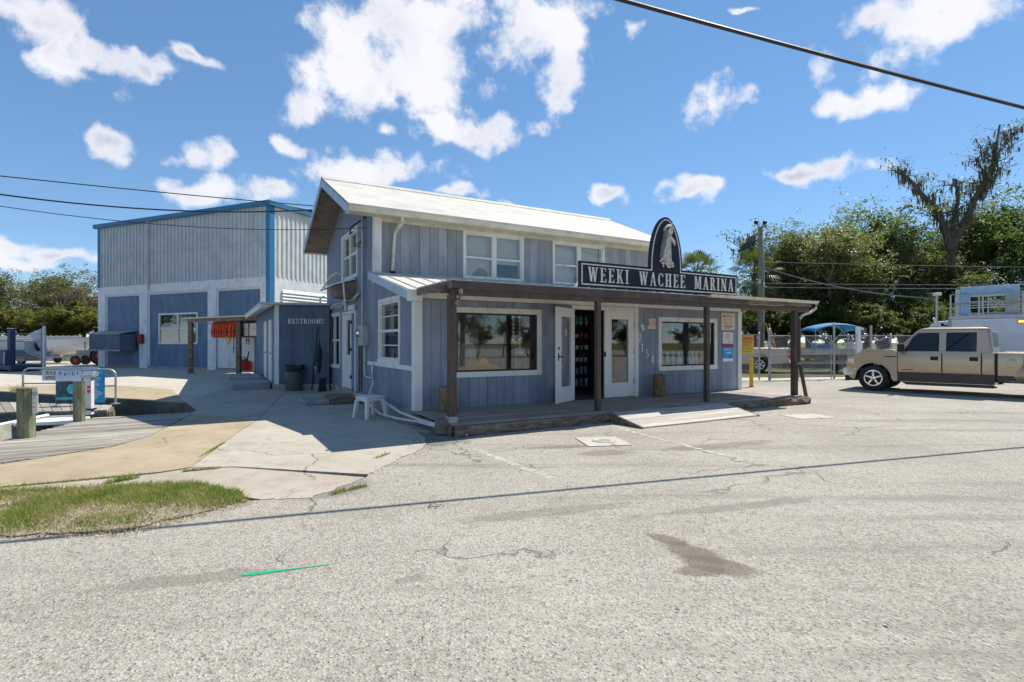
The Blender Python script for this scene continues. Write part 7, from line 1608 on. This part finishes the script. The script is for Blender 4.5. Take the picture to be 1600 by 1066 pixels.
# left yard trees
LG = 'trees behind the left yard'
for i, (k, px, Y, top, lab) in enumerate([('brown',15,54,400,'wintry brown tree with pale limbs behind the left yard'),('brown',75,56,408,'wintry brown tree with pale limbs behind the left yard'),('olive',-45,52,405,'olive crowned tree behind the left yard'),('olive',40,58,410,'olive crowned tree behind the left yard'),('brown',128,58,420,'wintry brown tree with pale limbs behind the left yard'),('olive',105,60,446,'olive crowned tree behind the left yard'),('brown',165,60,430,'wintry brown tree with pale limbs behind the left yard'),('olive',-130,52,395,'olive crowned tree behind the left yard')]): px_tree(k, px, Y, top, lab, LG, i*1.9)
for i, (px, Y, top) in enumerate([(-30,50,468),(10,50,474),(45,51,478),(80,50,472),(112,50,478),(140,51,470),(172,52,472)]): px_tree('bright', px, Y, top, 'olive green bushy shrub under the left trees', 'shrubs behind the left yard', i*1.4, 'shrub', 1.3, 'shrub')
snag('pale bare trunk standing among the left trees', 103, 53, 6, 9, [([(0,0,3.2),(-.4,0,4.6),(-.2,.1,6.0)], .16), ([(0,0,3.2),(.7,0,4.8),(.9,.1,6.6)], .18), ([(.1,0,2.2),(1.4,0,3.0),(2.4,.1,3.9)], .12)], 0, .22)
# across the road, behind the photographer: what the shop windows mirror
palm('cabbage palm across the road mirrored in the first shop window', 17.3, -2.6, 3.9, 8, 36, 1.7)
for i, (x, y, h, k) in enumerate([(25,-19,3.4,'oakA'),(31,-14,2.8,'dark'),(36,-11,3.6,'oakB'),(41,-8.5,5.6,'oakA'),(45,-4,7,'dark'),(50,0,9,'oakB'),(55,5,10,'oakA'),(60,11,9,'dark'),(28,-25,8,'oakB')]): plant(k, x, y, h*1.35, 'green tree across the road mirrored in the shop glass', 'trees across the road', i*1.2, 'oak_tree')
for i, (x, y) in enumerate([(29,-15.5),(33.5,-12.5),(38.5,-9.5),(43,-6),(47.5,-2),(53,3)]): plant('shrub', x, y, 3.6, 'low shrub across the road mirrored in the shop glass', 'shrubs across the road', i*1.1, 'shrub', 1.4, 'shrub')
for i, (x, y, h, k) in enumerate([(-66,19,12,'oakA'),(-64,24,11,'dark'),(-70,13,13,'oakB'),(-66,29,11,'dark')]): plant(k, x, y, h, 'green tree across the canal mirrored in the warehouse window', 'trees across the canal', i*1.2, 'oak_tree')
for i, (px, Y, top, k) in enumerate([(-210,54,400,'olive'),(-290,52,405,'brown'),(-380,50,398,'olive'),(-480,48,395,'olive'),(-590,46,400,'brown'),(-720,44,392,'olive')]): px_tree(k, px, Y, top, 'olive crowned tree behind the left yard' if k == 'olive' else 'wintry brown tree with pale limbs behind the left yard', LG, i*1.3+.4)
for i, px in enumerate((-75,-125,-180,-240,-310,-390,-480,-580)): px_tree('bright', px, 49, 470, 'olive green bushy shrub under the left trees', 'shrubs behind the left yard', i*1.4+.7, 'shrub', 1.3, 'shrub')
